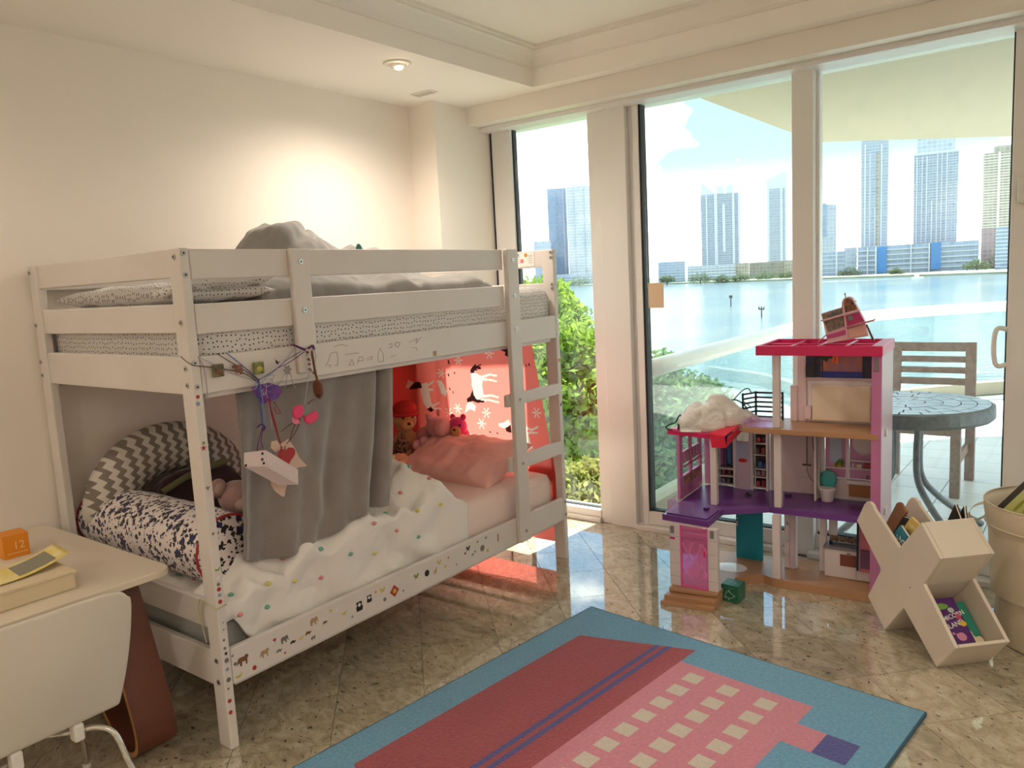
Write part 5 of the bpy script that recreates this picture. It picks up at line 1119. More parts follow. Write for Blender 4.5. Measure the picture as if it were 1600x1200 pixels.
dp('window_frame', WHP, ((.200,.196,.212),(.238,.20,.334)),((.238,.196,.310),(.335,.20,.334))); dp('socket_panel', WHP, ((.169,.172,.21),(.191,.176,.30)))
f_ = dp('fridge', mat('lilac_grey_plastic',(150,118,140),.35), ((.343,.09,.098),(.401,.16,.334))); dp('fridge_edge', DKPIC, ((.336,.085,.100),(.342,.165,.334)), parent=f_); dp('fridge_front', mat('rose_plastic',(196,108,124),.4), ((.352,.0865,.20),(.400,.0898,.332)),((.352,.0865,.098),(.400,.0898,.115)), parent=f_); dp('fridge_shelf', mat('plum_plastic',(104,62,94),.4), ((.352,.080,.116),(.400,.0898,.196)), parent=f_)
# middle storey left: lilac side wall with window openings
side = B(DM)
def sidebox(w0,w1,z0,z1): side.box((-.428,w0,z0),(-.414,w1,z1))
sidebox(-.03,.27,.363,.470); sidebox(-.03,.01,.471,.672); sidebox(.25,.27,.471,.672); sidebox(.01,.25,.530,.585); sidebox(.12,.135,.471,.672); sidebox(.01,.25,.655,.672); side.build('side_wall', ORCH, DH, bevel=.001)
dp('print_strip', mat('brown_print',(132,84,84),.5,var=(60,(196,150,120),.1)), ((-.4138,.02,.425),(-.4128,.23,.462))); 
for kx in range(5): dp('print_letter', WHP, ((-.4138,.03+.04*kx,.540),(-.4125,.036+.04*kx,.575)),((-.4138,.036+.04*kx,.540),(-.4125,.052+.04*kx,.545)), bev=0)
dp('rail', HOTP, ((-.412,.01,.515),(-.405,.25,.522)))
# back wall with closet bays
dp('back_wall', LILAC, ((-.412,.300,.363),(-.345,.312,.56)),((-.412,.300,.60),(-.345,.312,.67)),((-.412,.300,.56),(-.385,.312,.60)))
for u0,u1 in ((-.345,-.335),(-.257,-.246),(-.172,-.160),(-.098,-.088)): dp('closet_side', WHP, ((u0,.268,.363),(u1,.312,.702)))
dp('closet_back', DKPIC, ((-.334,.308,.363),(-.258,.312,.702)),((-.159,.308,.363),(-.099,.312,.702)))
for z in (.372,.415,.452): dp('shelf', WHP, ((-.334,.272,z),(-.258,.308,z+.006)))
dp('shelf', WHP, ((-.334,.272,.662),(-.258,.308,.667)))
for z in (.372,.425,.465,.535,.590,.640): dp('shelf', WHP, ((-.159,.272,z),(-.099,.308,z+.005)))
dp('closet_door', mat('pale_lilac_plastic',(206,186,206),.3), ((-.245,.275,.363),(-.173,.281,.702))); dp('door_mirror', MIRR, ((-.238,.2735,.60),(-.180,.2752,.700))); dp('door_print', PALEB, ((-.240,.2738,.505),(-.178,.2752,.592)))
q = B(DM); q.ell((-.210,.2735,.505),(.022,.0015,.010)); q.build('red_motif', mat('red_print',(204,34,34),.4), DH)
for i,(u,z,hh,c) in enumerate(((-.318,.470,.17,(150,70,130)),(-.300,.470,.18,(70,60,110)),(-.282,.480,.17,(60,110,150)),(-.268,.470,.18,(60,70,120)))):
    q = B(DM); q.box((u-.008,.285,z),(u+.008,.300,z+hh)); q.build('toy_dress', mat('dress_%d'%i,c,.7), DH, bevel=.003)
for i,(u,z,c) in enumerate(((-.312,.380,(110,90,130)),(-.285,.380,(70,80,90)),(-.310,.423,(120,60,80)),(-.280,.423,(90,50,60)),(-.140,.380,(160,50,60)),(-.115,.380,(120,40,60)),(-.140,.432,(150,120,120)),(-.115,.432,(150,120,130)),(-.130,.472,(60,110,160)),(-.110,.472,(40,70,120)),(-.140,.542,(110,60,70)),(-.115,.542,(150,80,60)),(-.135,.597,(180,60,60)),(-.112,.597,(90,40,60)),(-.130,.646,(120,50,60)))):
    q = B(DM); q.box((u-.009,.280,z),(u+.009,.300,z+.024+.004*(i%3))); q.build('shelf_item', mat('item_%d'%i,c,.6), DH, bevel=.003)
# bathroom
dp('shower_wall', mat('pale_wall_plastic',(214,196,200),.35), ((-.085,.300,.363),(.150,.312,.702)))
dp('partition', WHP, ((.138,.19,.363),(.146,.30,.702))); dp('partition', WHP, ((.147,.235,.363),(.152,.30,.702)))
sh = B(DM); sh.tube([(.085,.290,.50),(.085,.290,.690)],.0028,6); sh.tube([(.066,.288,.505),(.104,.288,.505)],.0045,6); sh.tube(spline([(.108,.29,.68),(.112,.29,.60),(.130,.29,.52),(.132,.29,.45),(.110,.29,.43),(.088,.29,.47),(.085,.29,.495)],5),.0018,5); sh.box((.100,.282,.672),(.116,.294,.688)); sh.build('shower', mat('dull_chrome',(120,104,112),.3,.6), DH)
dp('soap_ledge', mat('pale_wall_plastic',(214,196,200),.35), ((.045,.296,.445),(.095,.301,.449)),((.045,.296,.435),(.095,.301,.438)))
dp('bath_wall', WHP, ((.153,.268,.363),(.400,.278,.46)),((.153,.268,.46),(.168,.278,.702)),((.258,.268,.46),(.272,.278,.702)),((.168,.268,.69),(.400,.278,.702)))
dp('niche_back', LILAC, ((.168,.279,.46),(.258,.283,.69)),((.272,.279,.46),(.400,.283,.69))); dp('niche_mirror', PALEB, ((.188,.2775,.53),(.24,.2788,.688)))
dp('niche_shelf', WHP, ((.168,.262,.505),(.258,.279,.511)),((.272,.262,.545),(.400,.279,.551)),((.272,.262,.508),(.400,.279,.514)))
q = B(DM); 
for k in range(9): a=k*.7; q.ell((.232+.012*math.cos(a),.266,.530+.010*math.sin(a*1.3)),(.010,.004,.008),(0,a,0),8)
q.build('toy_plant', mat('toy_green',(84,130,44),.6), DH, smooth=True); dp('plant_pot', mat('ochre_plastic',(184,150,60),.4), ((.222,.262,.5115),(.242,.27,.524)))
q = B(DM); q.lathe((.335,.2762,.625),[(.044,-.001),(.052,-.002),(.052,.0),(.0445,.001)],24,'y'); q.build('mirror_ring', WHP, DH, smooth=True); q = B(DM); q.lathe((.335,.277,.625),[(.001,-.001),(.044,-.001)],24,'y'); q.build('mirror', MIRR, DH)
for i,(u,wd,c) in enumerate(((.290,.010,(214,204,200)),(.303,.009,(200,150,140)),(.316,.022,(222,204,196)),(.350,.03,(150,52,44)),(.382,.016,(176,70,60)))): dp('toiletry', mat('toiletry_%d'%i,c,.5), ((u-wd/2,.266,.5145),(u+wd/2,.276,.532+.006*(i%2))))
dp('tap', GREYP, ((.345,.245,.470),(.351,.262,.476)),((.345,.258,.470),(.351,.264,.486)))
dp('basin', WHP, ((.268,.235,.445),(.401,.268,.463))); cb_ = dp('vanity', BRNW, ((.275,.25,.385),(.401,.268,.444)))
for k in range(9): dp('louvre', mat('toy_wood_light',(186,130,84),.5), ((.285,.247,.392+.0055*k),(.400,.250,.395+.0055*k)), bev=0, parent=cb_)
to = B(DM); to.lathe((.190,.215,.363),[(.024,0),(.026,.004),(.030,.040),(.036,.055),(.037,.062),(.028,.062)],20); t_ = to.build('toilet', WHP, DH, smooth=True)
q = B(DM); q.ell((.190,.243,.458),(.036,.006,.042),(-.12,0,0),20); q.build('toilet_lid', TURQ, t_, smooth=True)
# left pink roof with its folded flap
dpoly('left_roof', HOTP, [(-.262,-.052),(-.478,-.016),(-.470,.25),(-.20,.25),(-.186,.17)],.673,.694)
dp('roof_edge', HOTP, ((-.478,-.0165,.6945),(-.27,-.012,.70)))
q = B(DM); q.prism([(-.262,-.058,.700),(-.185,-.075,.690),(-.178,-.072,.640),(-.250,-.058,.634)],(0,.006,0)); q.prism([(-.262,-.05,.695),(-.185,-.07,.690),(-.150,.06,.725),(-.165,.10,.735),(-.215,.02,.715)],(0,0,.005)); q.prism([(-.180,-.07,.645),(-.174,-.068,.69),(-.145,.14,.735),(-.155,.15,.70)],(.004,0,0)); q.build('roof_flap', mat('coral_pink_plastic',(226,40,74),.35), DH, bevel=.0015)
# third storey: clear tray, black railing, tower back, roof
dp('clear_tray', CLRV, ((-.120,.0,.727),(-.020,.004,.762)),((-.122,.0,.727),(-.118,.12,.755)),((-.12,.10,.727),(-.02,.104,.76)))
dp('foil_mat', mat('shiny_lilac_foil',(212,190,214),.12,.6,bump=(30,.6,.01)), ((-.115,.006,.7265),(.0,.13,.729)))
rl = DH
for z in (.735,.760,.782,.804,.826,.848): dp('railing_bar', BLKP, ((-.125,.205,z),(.0,.211,z+.008)), bev=0)
for u in (-.125,-.003): dp('railing_post', BLKP, ((u-.004,.203,.727),(u+.004,.213,.858)), bev=0)
for z in (.735,.760,.782,.804,.826,.848):
    q = B(DM); q.prism([(-.128,.205,z),(-.165,.13,z),(-.161,.128,z),(-.124,.205,z)],(0,0,.008)); q.build('railing_bar', BLKP, DH)
dp('railing_post', BLKP, ((-.167,.127,.727),(-.159,.135,.858)), bev=0)
dp('tower_wall', mat('blush_plastic',(226,200,204),.4), ((.032,.205,.727),(.062,.222,.89)),((.10,.215,.727),(.400,.225,.93)),((.062,.21,.727),(.10,.222,1.05)),((.375,.21,.93),(.400,.222,1.05)))
dp('fold_down_bed', CREAMP, ((.128,.195,.735),(.372,.212,.895)), bev=.006); dp('bed_frame', WHP, ((.108,.207,.728),(.392,.214,.915)), bev=.004); dp('bed_block', mat('blush_plastic',(226,200,204),.4), ((.096,.195,.74),(.124,.206,.80))); dp('bed_block', mat('blush_plastic',(226,200,204),.4), ((.376,.195,.74),(.398,.206,.80)))
pic = dp('sunset_panel', mat('night_blue_print',(40,44,70),.4), ((.100,.205,.930),(.400,.211,1.05)))
dp('sunset_sky', mat('orange_print',(206,120,70),.4,var=(9,(96,84,130),.3)), ((.165,.203,.958),(.335,.2048,1.05)), bev=0, parent=pic); dp('sea', mat('deep_blue_print',(28,44,130),.4), ((.165,.2025,.930),(.335,.2046,.958)), bev=0, parent=pic)
dp('speaker', DKPIC, ((.100,.200,.930),(.1395,.2045,.985)), bev=0, parent=pic); dp('speaker', DKPIC, ((.365,.200,.930),(.400,.2045,.985)), bev=0, parent=pic)
dp('dark_frame', DKPIC, ((.140,.2015,.930),(.146,.2044,1.05)),((.168,.2015,.930),(.174,.2044,1.05)),((.335,.2015,.930),(.341,.2044,1.05)),((.140,.2015,.985),(.170,.2044,.990)),((.140,.2015,1.02),(.170,.2044,1.025)), bev=0, parent=pic)
q = B(DM)
for k in range(14): a = k*2.4; q.ell((.185+.022*math.cos(a)*(k/14),.2018,1.025+.02*math.sin(a)*(k/14)),(.014,.0015,.005),(0,a,0),8)
q.build('dark_palm', mat('dark_leaf_print',(34,58,40),.5), pic)
q = B(DM); q.box((.225,.150,1.005),(.233,.156,1.05),(0,.25,0)); q.box((.238,.150,1.0),(.248,.156,1.05),(0,.12,0)); q.build('orange_ribbon', mat('orange_plastic',(230,96,30),.4), DH, bevel=.001)
dp('wall_lamp', GREYP, ((.412,-.004,.985),(.428,.0,1.04)))
dp('roof', HOTP, ((-.060,-.02,1.0505),(.445,-.006,1.092)),((-.060,.32,1.0505),(.445,.334,1.092)),((-.060,-.005,1.0505),(-.046,.319,1.092)),((.400,-.005,1.0505),(.445,.319,1.092)), bev=.002)
for u in (.07,.18,.29): dp('roof_slat', HOTP, ((u,-.004,1.065),(u+.014,.319,1.088)))
dp('roof_slat', HOTP, ((-.045,.155,1.065),(.399,.169,1.086)))
# balcony gate of clear plastic on the purple tray and small bits left on the floors
dp('clear_gate', CLRV, ((-.395,-.24,.3675),(-.27,-.236,.425)),((-.395,-.24,.3675),(-.391,-.14,.42)))
q = B(DM); q.ell((-.15,.16,.368),(.016,.010,.006)); q.ell((-.16,.17,.372),(.006,.006,.006)); q.build('toy_bit', DKPIC, DH, smooth=True)
q = B(DM); q.box((-.262,-.15,.367),(-.24,-.13,.378)); q.box((.0,.22,.3625),(.03,.24,.376)); q.build('floor_clip', mat('dark_purple_plastic',(66,32,90),.35), DH, bevel=.002)
q = B(DM); q.ell((-.205,.05,.0408),(.075,.06,.0012),n=24); q.build('floor_sheet', mat('glossy_white_sheet',(236,230,228),.12), DH)
# ---- toy kitchen piece lying tilted on the roof
tk = thing('toy_shelf_unit','pink toy shelf unit with an arched top lying tilted on the dollhouse roof','toy furniture',tuple(dw(.22,.15,1.092)))
def tp(pl, m, name, d0=-.004, d1=.022, parent=None, bev=.001):
    q = B(DM); q.prism([(p[0],p[1]+d0,p[2]) for p in pl],(0,d1-d0,0)); return q.build(name, m, parent or tk, bevel=bev)
FR_ = mat('pale_pink_plastic',(224,178,186),.4)
bk = tp([(0.176,0.15,1.217),(0.26,0.15,1.243),(0.259,0.15,1.26),(0.264,0.15,1.275),(0.274,0.15,1.285),(0.288,0.15,1.287),(0.301,0.15,1.281),(0.31,0.15,1.265),(0.32,0.15,1.245),(0.352,0.15,1.18),(0.366,0.15,1.119),(0.208,0.15,1.088),(0.197,0.15,1.12)], FR_,'carcass',.0,.035)
GPR = mat('grey_kitchen_print',(86,92,92),.5,var=(60,(150,120,100),.08)); AMB = mat('arch_print',(150,92,60),.5,var=(70,(60,56,44),.1))
tp([(0.178,0.15,1.214),(0.262,0.15,1.24),(0.264,0.15,1.216),(0.186,0.15,1.192)],GPR,'print_panel',-.003,.0); tp([(0.188,0.15,1.183),(0.267,0.15,1.205),(0.273,0.15,1.161),(0.205,0.15,1.136)],GPR,'print_panel',-.003,.0)
tp([(0.268,0.15,1.256),(0.272,0.15,1.277),(0.288,0.15,1.282),(0.302,0.15,1.272),(0.322,0.15,1.234),(0.273,0.15,1.22)],AMB,'arch_panel',-.003,.0); tp([(0.276,0.15,1.205),(0.33,0.15,1.22),(0.35,0.15,1.183),(0.282,0.15,1.163)],MAGP,'magenta_panel',-.003,.0)
tp([(0.197,0.15,1.123),(0.279,0.15,1.148),(0.284,0.15,1.128),(0.201,0.15,1.106)],mat('orchid_panel',(186,70,130),.4),'lower_panel',-.003,.0); tp([(0.286,0.15,1.151),(0.339,0.15,1.166),(0.363,0.15,1.124),(0.289,0.15,1.111)],mat('peach_panel',(226,176,160),.4),'lower_panel',-.003,.0)
tp([(0.177,0.15,1.189),(0.333,0.15,1.234),(0.334,0.15,1.226),(0.182,0.15,1.183)],FR_,'shelf_edge',-.014,.0); tp([(0.279,0.15,1.16),(0.387,0.15,1.189),(0.393,0.15,1.193),(0.395,0.15,1.19),(0.389,0.15,1.183),(0.281,0.15,1.153)],mat('rose_rail',(196,110,130),.4),'worktop_edge',-.016,.0)
tp([(0.263,0.15,1.255),(0.27,0.15,1.255),(0.289,0.15,1.112),(0.281,0.15,1.111)],FR_,'divider',-.008,.0); tp([(0.355,0.15,1.166),(0.361,0.15,1.168),(0.39,0.15,1.1),(0.382,0.15,1.097)],mat('dark_stripe',(90,60,50),.4),'leg_strip',.0,.012)
q = B(DM); q.tube([(0.275,0.15,1.286),(0.273,0.15,1.3)],.0022,6); q.ell([(0.273,0.15,1.299)][0],(.004,.004,.004)); q.build('finial', GREYP, tk)
q = B(DM); q.tube([(0.312,0.15,1.268),(0.32,0.15,1.268)],.0018,6); q.tube([(0.198,0.15,1.125),(0.162,0.15,1.092)],.0028,6); q.build('peg', mat('rose_rail',(196,110,130),.4), tk)
q = B(DM); q.lathe(tuple(Vector([(0.296,0.15,1.196)][0])+Vector((0,-.004,0))),[(.010,0),(.012,-.002),(.012,.001),(.010,.001)],16,'y'); q.build('ring', GREYP, tk)
# ---- plastic bag on the left roof
PBAG = mat('silver_white_bag',(226,222,216),.25,bump=(26,.7,.02),spec=.8)
bg_ = thing('plastic_bag','crumpled silvery white bag with black straps on the left pink dollhouse roof','bag',tuple(dw(-.34,.05,.694)))
def bagf(u,v):
    a = 2*PI*u; s_ = v; ca,sa = math.cos(a),math.sin(a)
    ax = dw(-.415+.325*s_,-.030+.20*s_,.697+.05*max(0,s_-.6))
    pf = (math.sin(PI*min(1,s_*.96+.02))**.6)*(1.12-.45*s_)
    cr_ = 1+.16*fbm((ca*1.1+3,sa*1.1,s_*2.5))+.10*abs(noise.noise(Vector((ca*2.2,sa*2.2+1,s_*4))))-.16*(1-min(1,3.2*abs(noise.noise(Vector((ca*1.4+2,sa*1.4+s_*2,s_*3.2))))))
    r = .092*pf*cr_; h_ = .165*pf*cr_*(1-.25*max(0,s_-.55)/.45)
    side_ = ca*r; zz = (max(0,sa)**.8)*h_ if sa > 0 else -.002
    return ax+DM.to_3x3()@Vector((side_*.62,side_*-.62,zz))
q = B(); q.grid(bagf,80,70,(1,1),closed_u=True); q.build('bag_body', PBAG, bg_, smooth=True)
STRAP = mat('black_strap',(20,20,22),.5)
q = B(); q.tube(spline([dw(-.395,.03,.72),dw(-.418,.0,.765),dw(-.432,-.02,.735),dw(-.455,-.03,.725),dw(-.475,-.035,.712),dw(-.468,-.03,.700),dw(-.45,-.02,.698)],6),.0035,6); q.tube(spline([dw(-.418,.0,.765),dw(-.405,-.01,.73),dw(-.400,-.01,.715),dw(-.37,.0,.715)],6),.003,6); q.build('strap', STRAP, bg_, smooth=True)
q = B(); q.tube(spline([dw(-.30,.10,.845),dw(-.24,.13,.825),dw(-.20,.15,.822),dw(-.165,.155,.80),dw(-.15,.16,.775)],6),.0035,6); q.tube(spline([dw(-.21,.15,.825),dw(-.18,.18,.862),dw(-.155,.19,.872),dw(-.14,.19,.85)],6),.0025,6); q.tube(spline([dw(-.18,.155,.81),dw(-.165,.16,.812),dw(-.14,.17,.79)],6),.0025,6); q.build('strap', STRAP, bg_, smooth=True)
# ---- green cube box on the floor
GRB = mat('green_card',(14,98,74),.35); GRW = mat('pale_green_ink',(206,214,204),.6)
gp0,gp1 = Vector([(0.866,1.847,0)][0]),Vector([(0.944,1.845,0)][0]); gd = (gp1-gp0).normalized(); gn = Vector((-gd.y,gd.x,0)); GS = (gp1-gp0).length
gb_ = thing('green_cube_box','small dark green cube box printed with a white outline, beside the dollhouse steps','box',tuple((gp0+gp1)/2+gn*GS/2))
q = B(); q.prism([gp0,gp1,gp1+gn*GS,gp0+gn*GS],(0,0,GS*.98)); q.build('carton', GRB, gb_, bevel=.0025)
q = B(); o_ = gp0-gn*.0008
def gq(u,z): return o_+gd*(GS*u)+Vector((0,0,GS*z))
for pl in ([(.30,.62),(.34,.52),(.26,.46),(.24,.36),(.30,.28),(.46,.24),(.62,.26),(.80,.40)],[(.80,.40),(.68,.46),(.56,.54),(.48,.60),(.50,.68),(.40,.68)],[(.16,.28),(.24,.24),(.30,.18)],[(.46,.24),(.46,.14),(.38,.12)],[(.40,.60),(.50,.64)]): q.tube([gq(*p) for p in pl],.0010,5)
q.build('printed_outline', GRW, gb_)
q = B()
for k in range(8): q.box(tuple(gq(.22+.07*k,.80)-gn*.0002),tuple(gq(.26+.07*k,.84)+gn*.0004))
q.build('printed_line', mat('faint_green_ink',(120,150,132),.6), gb_)
q = B(); q.ell(tuple(gp0+gd*GS*.42+gn*GS*.5+Vector((0,0,GS*.982))),(.006,.006,.0006)); q.ell(tuple(gp0+gd*GS*.66+gn*GS*.45+Vector((0,0,GS*.982))),(.006,.006,.0006)); q.build('top_mark', mat('mint_ink',(96,176,152),.5), gb_)
# ================================================================ X SHELF with books
XO = Vector((1.514,1.889,0)); xd = Vector((.7021,-.7121,0)); xn = Vector((.7121,.7021,0)); XD = .205
XM = Matrix(((xd.x,xn.x,0,XO.x),(xd.y,xn.y,0,XO.y),(0,0,1,0),(0,0,0,1)))
XW = mat('white_lacquer',(226,214,198),.42,bump=(14,.03,.003),var=(5,(219,207,191),.2)); XIN = XW
xs = thing('x_shelf','white X-shaped bookshelf standing on two tips beside the dollhouse','bookshelf',tuple(XM@Vector((.12,.1,0))))
XP = [(-.197,.383),(-.150,.462),(-.132,.482),(-.110,.490),(-.090,.484),(-.072,.462),(.084,.364),(.205,.499),(.313,.403),(.225,.277),(.396,.117),(.302,.0),(.115,.142),(.0,.0),(-.116,.094),(-.027,.238)]
XP = [(-.197,.383),(-.146,.466),(-.128,.483),(-.108,.488),(-.088,.480),(-.075,.465),(.084,.364),(.205,.499),(.313,.403),(.225,.277),(.396,.117),(.302,.0),(.115,.142),(.0,.0),(-.116,.094),(-.027,.238)]
def xpanel(t0,t1): 
    q = B(XM); q.prism([(s_,t0,z) for s_,z in XP],(0,t1-t0,0)); return q.build('x_panel', XW, xs, bevel=.003)
xpanel(0,.014); xpanel(XD-.014,XD)
def xb(a, c, th, t0=.0145, t1=XD-.0145, name='board', m=XW):
    a = Vector((a[0],0,a[1])); c = Vector((c[0],0,c[1])); d_ = (c-a).normalized(); n_ = Vector((-d_.z,0,d_.x))*th
    q = B(XM); q.prism([a+Vector((0,t0,0)),c+Vector((0,t0,0)),c+n_+Vector((0,t0,0)),a+n_+Vector((0,t0,0))],(0,t1-t0,0)); return q.build(name, m, xs, bevel=.0015)
xb((.084,.364),(.205,.499),-.012); xb((.205,.499),(.313,.403),-.012); xb((.313,.403),(.225,.277),-.012); xb((.225,.277),(.115,.142),-.012)
xb((.396,.117),(.302,.0),-.012); xb((.302,.0),(.115,.142),-.012); xb((.115,.142),(.0,.0),-.012); xb((.0,.0),(-.116,.094),-.012); xb((-.116,.094),(-.027,.238),-.012); xb((-.027,.238),(.090,.358),-.012); 
# small mark on the front panel
q = B(XM); q.ell((.150,-.0004,.235),(.003,.0008,.003),n=8); q.build('screw_hole', mat('dark_spot',(60,50,44),.7), xs)
TEALB = mat('teal_cover',(42,124,146),.4); YELB = mat('yellow_cover',(214,182,80),.45,var=(24,(226,196,110),.2)); BLKB = mat('black_cover',(24,22,24),.4); BRNB = mat('brown_cover',(150,104,70),.5); WPG = mat('page_edge',(232,222,200),.8)
# books in the upper notch of the X shelf: slabs standing across the notch
def nb(name,label,pl,t0,t1,m,pg=None):
    b_ = thing(name,label,'book',tuple(XM@Vector((pl[0][0],t0,pl[0][1]))))
    q = B(XM); q.prism([(s_,t0,z) for s_,z in pl],(0,.0018,0)); q.prism([(s_,t1-.0018,z) for s_,z in pl],(0,.0018,0)); q.build('cover', m, b_, bevel=.0006)
    c = (sum(p[0] for p in pl)/len(pl),sum(p[1] for p in pl)/len(pl)); q = B(XM); q.prism([(c[0]+(s_-c[0])*.94,t0+.0019,c[1]+(z-c[1])*.94) for s_,z in pl],(0,t1-t0-.0038,0)); q.build('pages', WPG, b_)
    return b_
# shelf-frame outlines (s,z); t is the distance behind the front panel
SZ = lambda l: [(p[0],p[2]) for p in l]
b1 = nb('book','teal book lettered Ho, nearest in the upper notch of the X shelf',SZ([(0.043,0.03,0.437),(0.092,0.03,0.406),(0.049,0.03,0.346),(-0.001,0.03,0.383)]),.030,.042,TEALB)
(oa,ob) = [(0.019,0.029,0.378),(0.075,0.029,0.378)]; (ou,) = [(0.037,0.029,0.404)]
oa,ob,ou = XM@Vector(oa),XM@Vector(ob),XM@Vector(ou); text('lettering','Ho',.040,frame((oa+ob)/2,ob-oa,ou-oa),mat('white_ink',(240,238,230),.6),b1,depth=.0004)
b2 = nb('book','yellow picture book behind the teal one in the X shelf',SZ([(0.067,0.058,0.474),(0.116,0.058,0.456),(0.053,0.058,0.375),(0.019,0.058,0.414)]),.058,.068,YELB)
(qa,qb,qc) = [(0.049,0.057,0.402),(0.067,0.057,0.437),(0.082,0.057,0.437)]
q = B(XM); q.ell(qa,(.015,.0008,.018)); q.build('cover_patch', mat('salmon_print',(214,128,104),.5), b2); q = B(XM); q.box((qb[0]-.010,.0570,qb[2]-.003),(qb[0]+.010,.0578,qb[2]+.003),(0,.9,0)); q.box((qc[0]-.010,.0570,qc[2]-.003),(qc[0]+.010,.0578,qc[2]+.003),(0,.9,0)); q.build('cover_print', mat('cream_print',(238,226,190),.5), b2)
b3 = nb('book','black book between the teal book and the brown board in the X shelf',SZ([(-0.012,0.078,0.449),(0.026,0.078,0.452),(-0.022,0.078,0.355),(-0.078,0.078,0.358),(-0.028,0.078,0.426)]),.078,.092,BLKB)
BR = SZ([(-0.108,0.115,0.472),(-0.093,0.115,0.48),(-0.08,0.115,0.48),(-0.045,0.115,0.453),(-0.122,0.115,0.318),(-0.177,0.115,0.365)]); BRM = mat('brown_board',(140,98,68),.6)
q = B(XM); q.prism([(s_,.115,z) for s_,z in BR],(0,.010,0)); o = q.build('brown_board', BRM, None, bevel=.0015); tag(o,'brown round-cornered board standing at the left of the X shelf notch','board')
for k,(t0,lab) in enumerate(((.160,'dark book with its corner above the top-right arm of the X shelf, left of two'),(.176,'dark book with its corner above the top-right arm of the X shelf, right of two'))):
    nb('book',lab,[(.085+.020*k,.385),(.100+.02*k,.366),(.200,.487),(.165+.025*k,.540)],t0,t0+.012,BLKB)
# purple book and teal book lying in the open lower-right arm
va = Vector((.171,0,-.160)).normalized()      # down the arm
nn = Vector((.160,0,.171)).normalized()       # up out of the box
base = Vector((.115,0,.142))+nn*.0135
def inbook(name,label,d0,u0,u1,t0,t1,th,m):
    o = base+nn*d0; b_ = thing(name,label,'book',tuple(XM@(o+va*u1+Vector((0,t0,0)))))
    def pr(q,a,c,e,f_,g,h_): q.prism([o+va*a+Vector((0,e,0))+nn*g,o+va*c+Vector((0,e,0))+nn*g,o+va*c+Vector((0,f_,0))+nn*g,o+va*a+Vector((0,f_,0))+nn*g],nn*(h_-g))
    q = B(XM); pr(q,u0,u1,t0,t1,0,.0015); pr(q,u0,u1,t0,t1,th-.0015,th); q.build('cover', m, b_, bevel=.0004); q = B(XM); pr(q,u0+.002,u1-.002,t0+.002,t1-.002,.0015,th-.0015); q.build('pages', WPG, b_)
    return b_,o+nn*th,pr
TGB = mat('seagreen_cover',(40,140,116),.4)
bb,oo,pr = inbook('book','sea green book with cream waves under the purple one in the X shelf arm',.001,.03,.185,.030,.186,.062,TGB)
q = B(XM)
for k in range(7): q.ell(tuple(oo+va*(.075+.018*k)+Vector((0,.128+.004*k,0))),(.016,.014,.0008),(0,.75,0),12)
for k in range(4): q.ell(tuple(oo+va*.183+Vector((0,.12+.018*k,0))-va*.01),(.014,.014,.0008),(0,.75,0),12)
q.build('wave_print', mat('cream_print2',(236,220,186),.5), bb)
PURB = mat('violet_cover',(74,30,104),.35,var=(9,(92,40,120),.3))
bb,oo,pr = inbook('book','purple storybook lettered MERMICORN ISLAND in the lower arm of the X shelf',.0640,.015,.185,.034,.143,.014,PURB)
R3 = XM.to_3x3(); tx = R3@Vector((0,1,0)); ty = R3@(-va); tn = R3@nn
def onb(u,t,l=.0006): return XM@(oo+va*u+Vector((0,t,0))+nn*l)
WI = mat('white_ink',(240,238,230),.6)
text('lettering','MERMICORN',.0235,frame(onb(.088,.088),tx+ty*.22,ty-tx*.22),WI,bb,depth=.0004,bold=.0002); text('lettering','ISLAND',.0250,frame(onb(.116,.096),tx+ty*.22,ty-tx*.22),WI,bb,depth=.0004,bold=.0002)
def blob(u,t,a,b_,m,name='cover_motif'):
    q = B(); q.ell((0,0,0),(a,b_,.0009),(0,0,0),14,.12,60); q.bm.transform(frame(onb(u,t,.0006),tx,ty)); return q.build(name, m, bb)
LG = mat('leaf_green_ink',(122,168,72),.5); PKI = mat('pink_ink',(214,140,178),.5); YI = mat('gold_ink',(224,186,60),.5); MI = mat('mint_pale_ink',(186,204,190),.5); RI = mat('rose_ink',(196,72,108),.5)
blob(.045,0.080,.030,.012,LG); blob(.055,0.056,.010,.004,LG); blob(.062,0.110,.012,.010,MI); blob(.088,0.126,.010,.012,RI); blob(.115,0.130,.013,.010,YI); blob(.140,0.044,.012,.011,MI); blob(.160,0.102,.018,.015,PKI); blob(.146,0.078,.005,.005,PKI); blob(.168,0.052,.012,.003,MI); blob(.178,0.048,.014,.003,MI); blob(.150,0.088,.003,.003,PKI)
# ================================================================ CANVAS BASKET
CANV = mat('beige_canvas',(206,190,164),.85,bump=(160,.25,.003),var=(4,(214,199,174),.3))
BX,BY = 2.055,2.105
bk_ = thing('canvas_basket','tall beige canvas basket with a loop handle and books inside, right of the X shelf','basket',(BX,BY,0))
def bsk(u,v):
    a = 2*PI*u
    if v < .86: h_ = v/.86; r = .198+.040*h_-.022*math.sin(PI*min(1,h_*1.05))**2+.006*fbm((math.cos(a)*2.5,math.sin(a)*2.5,h_*3))+.004*(h_>.78); z = .004+.530*h_
    else: h_ = (v-.86)/.14; r = .238-.005-.020*h_; z = .534-.35*h_
    return Vector((BX+r*math.cos(a),BY+r*math.sin(a),z))
q = B(); q.grid(bsk,64,48,closed_u=True); q.f([q.v((BX+.19*math.cos(2*PI*k/24),BY+.19*math.sin(2*PI*k/24),.006)) for k in range(24)]); q.build('basket_body', CANV, bk_, smooth=True)
q = B()
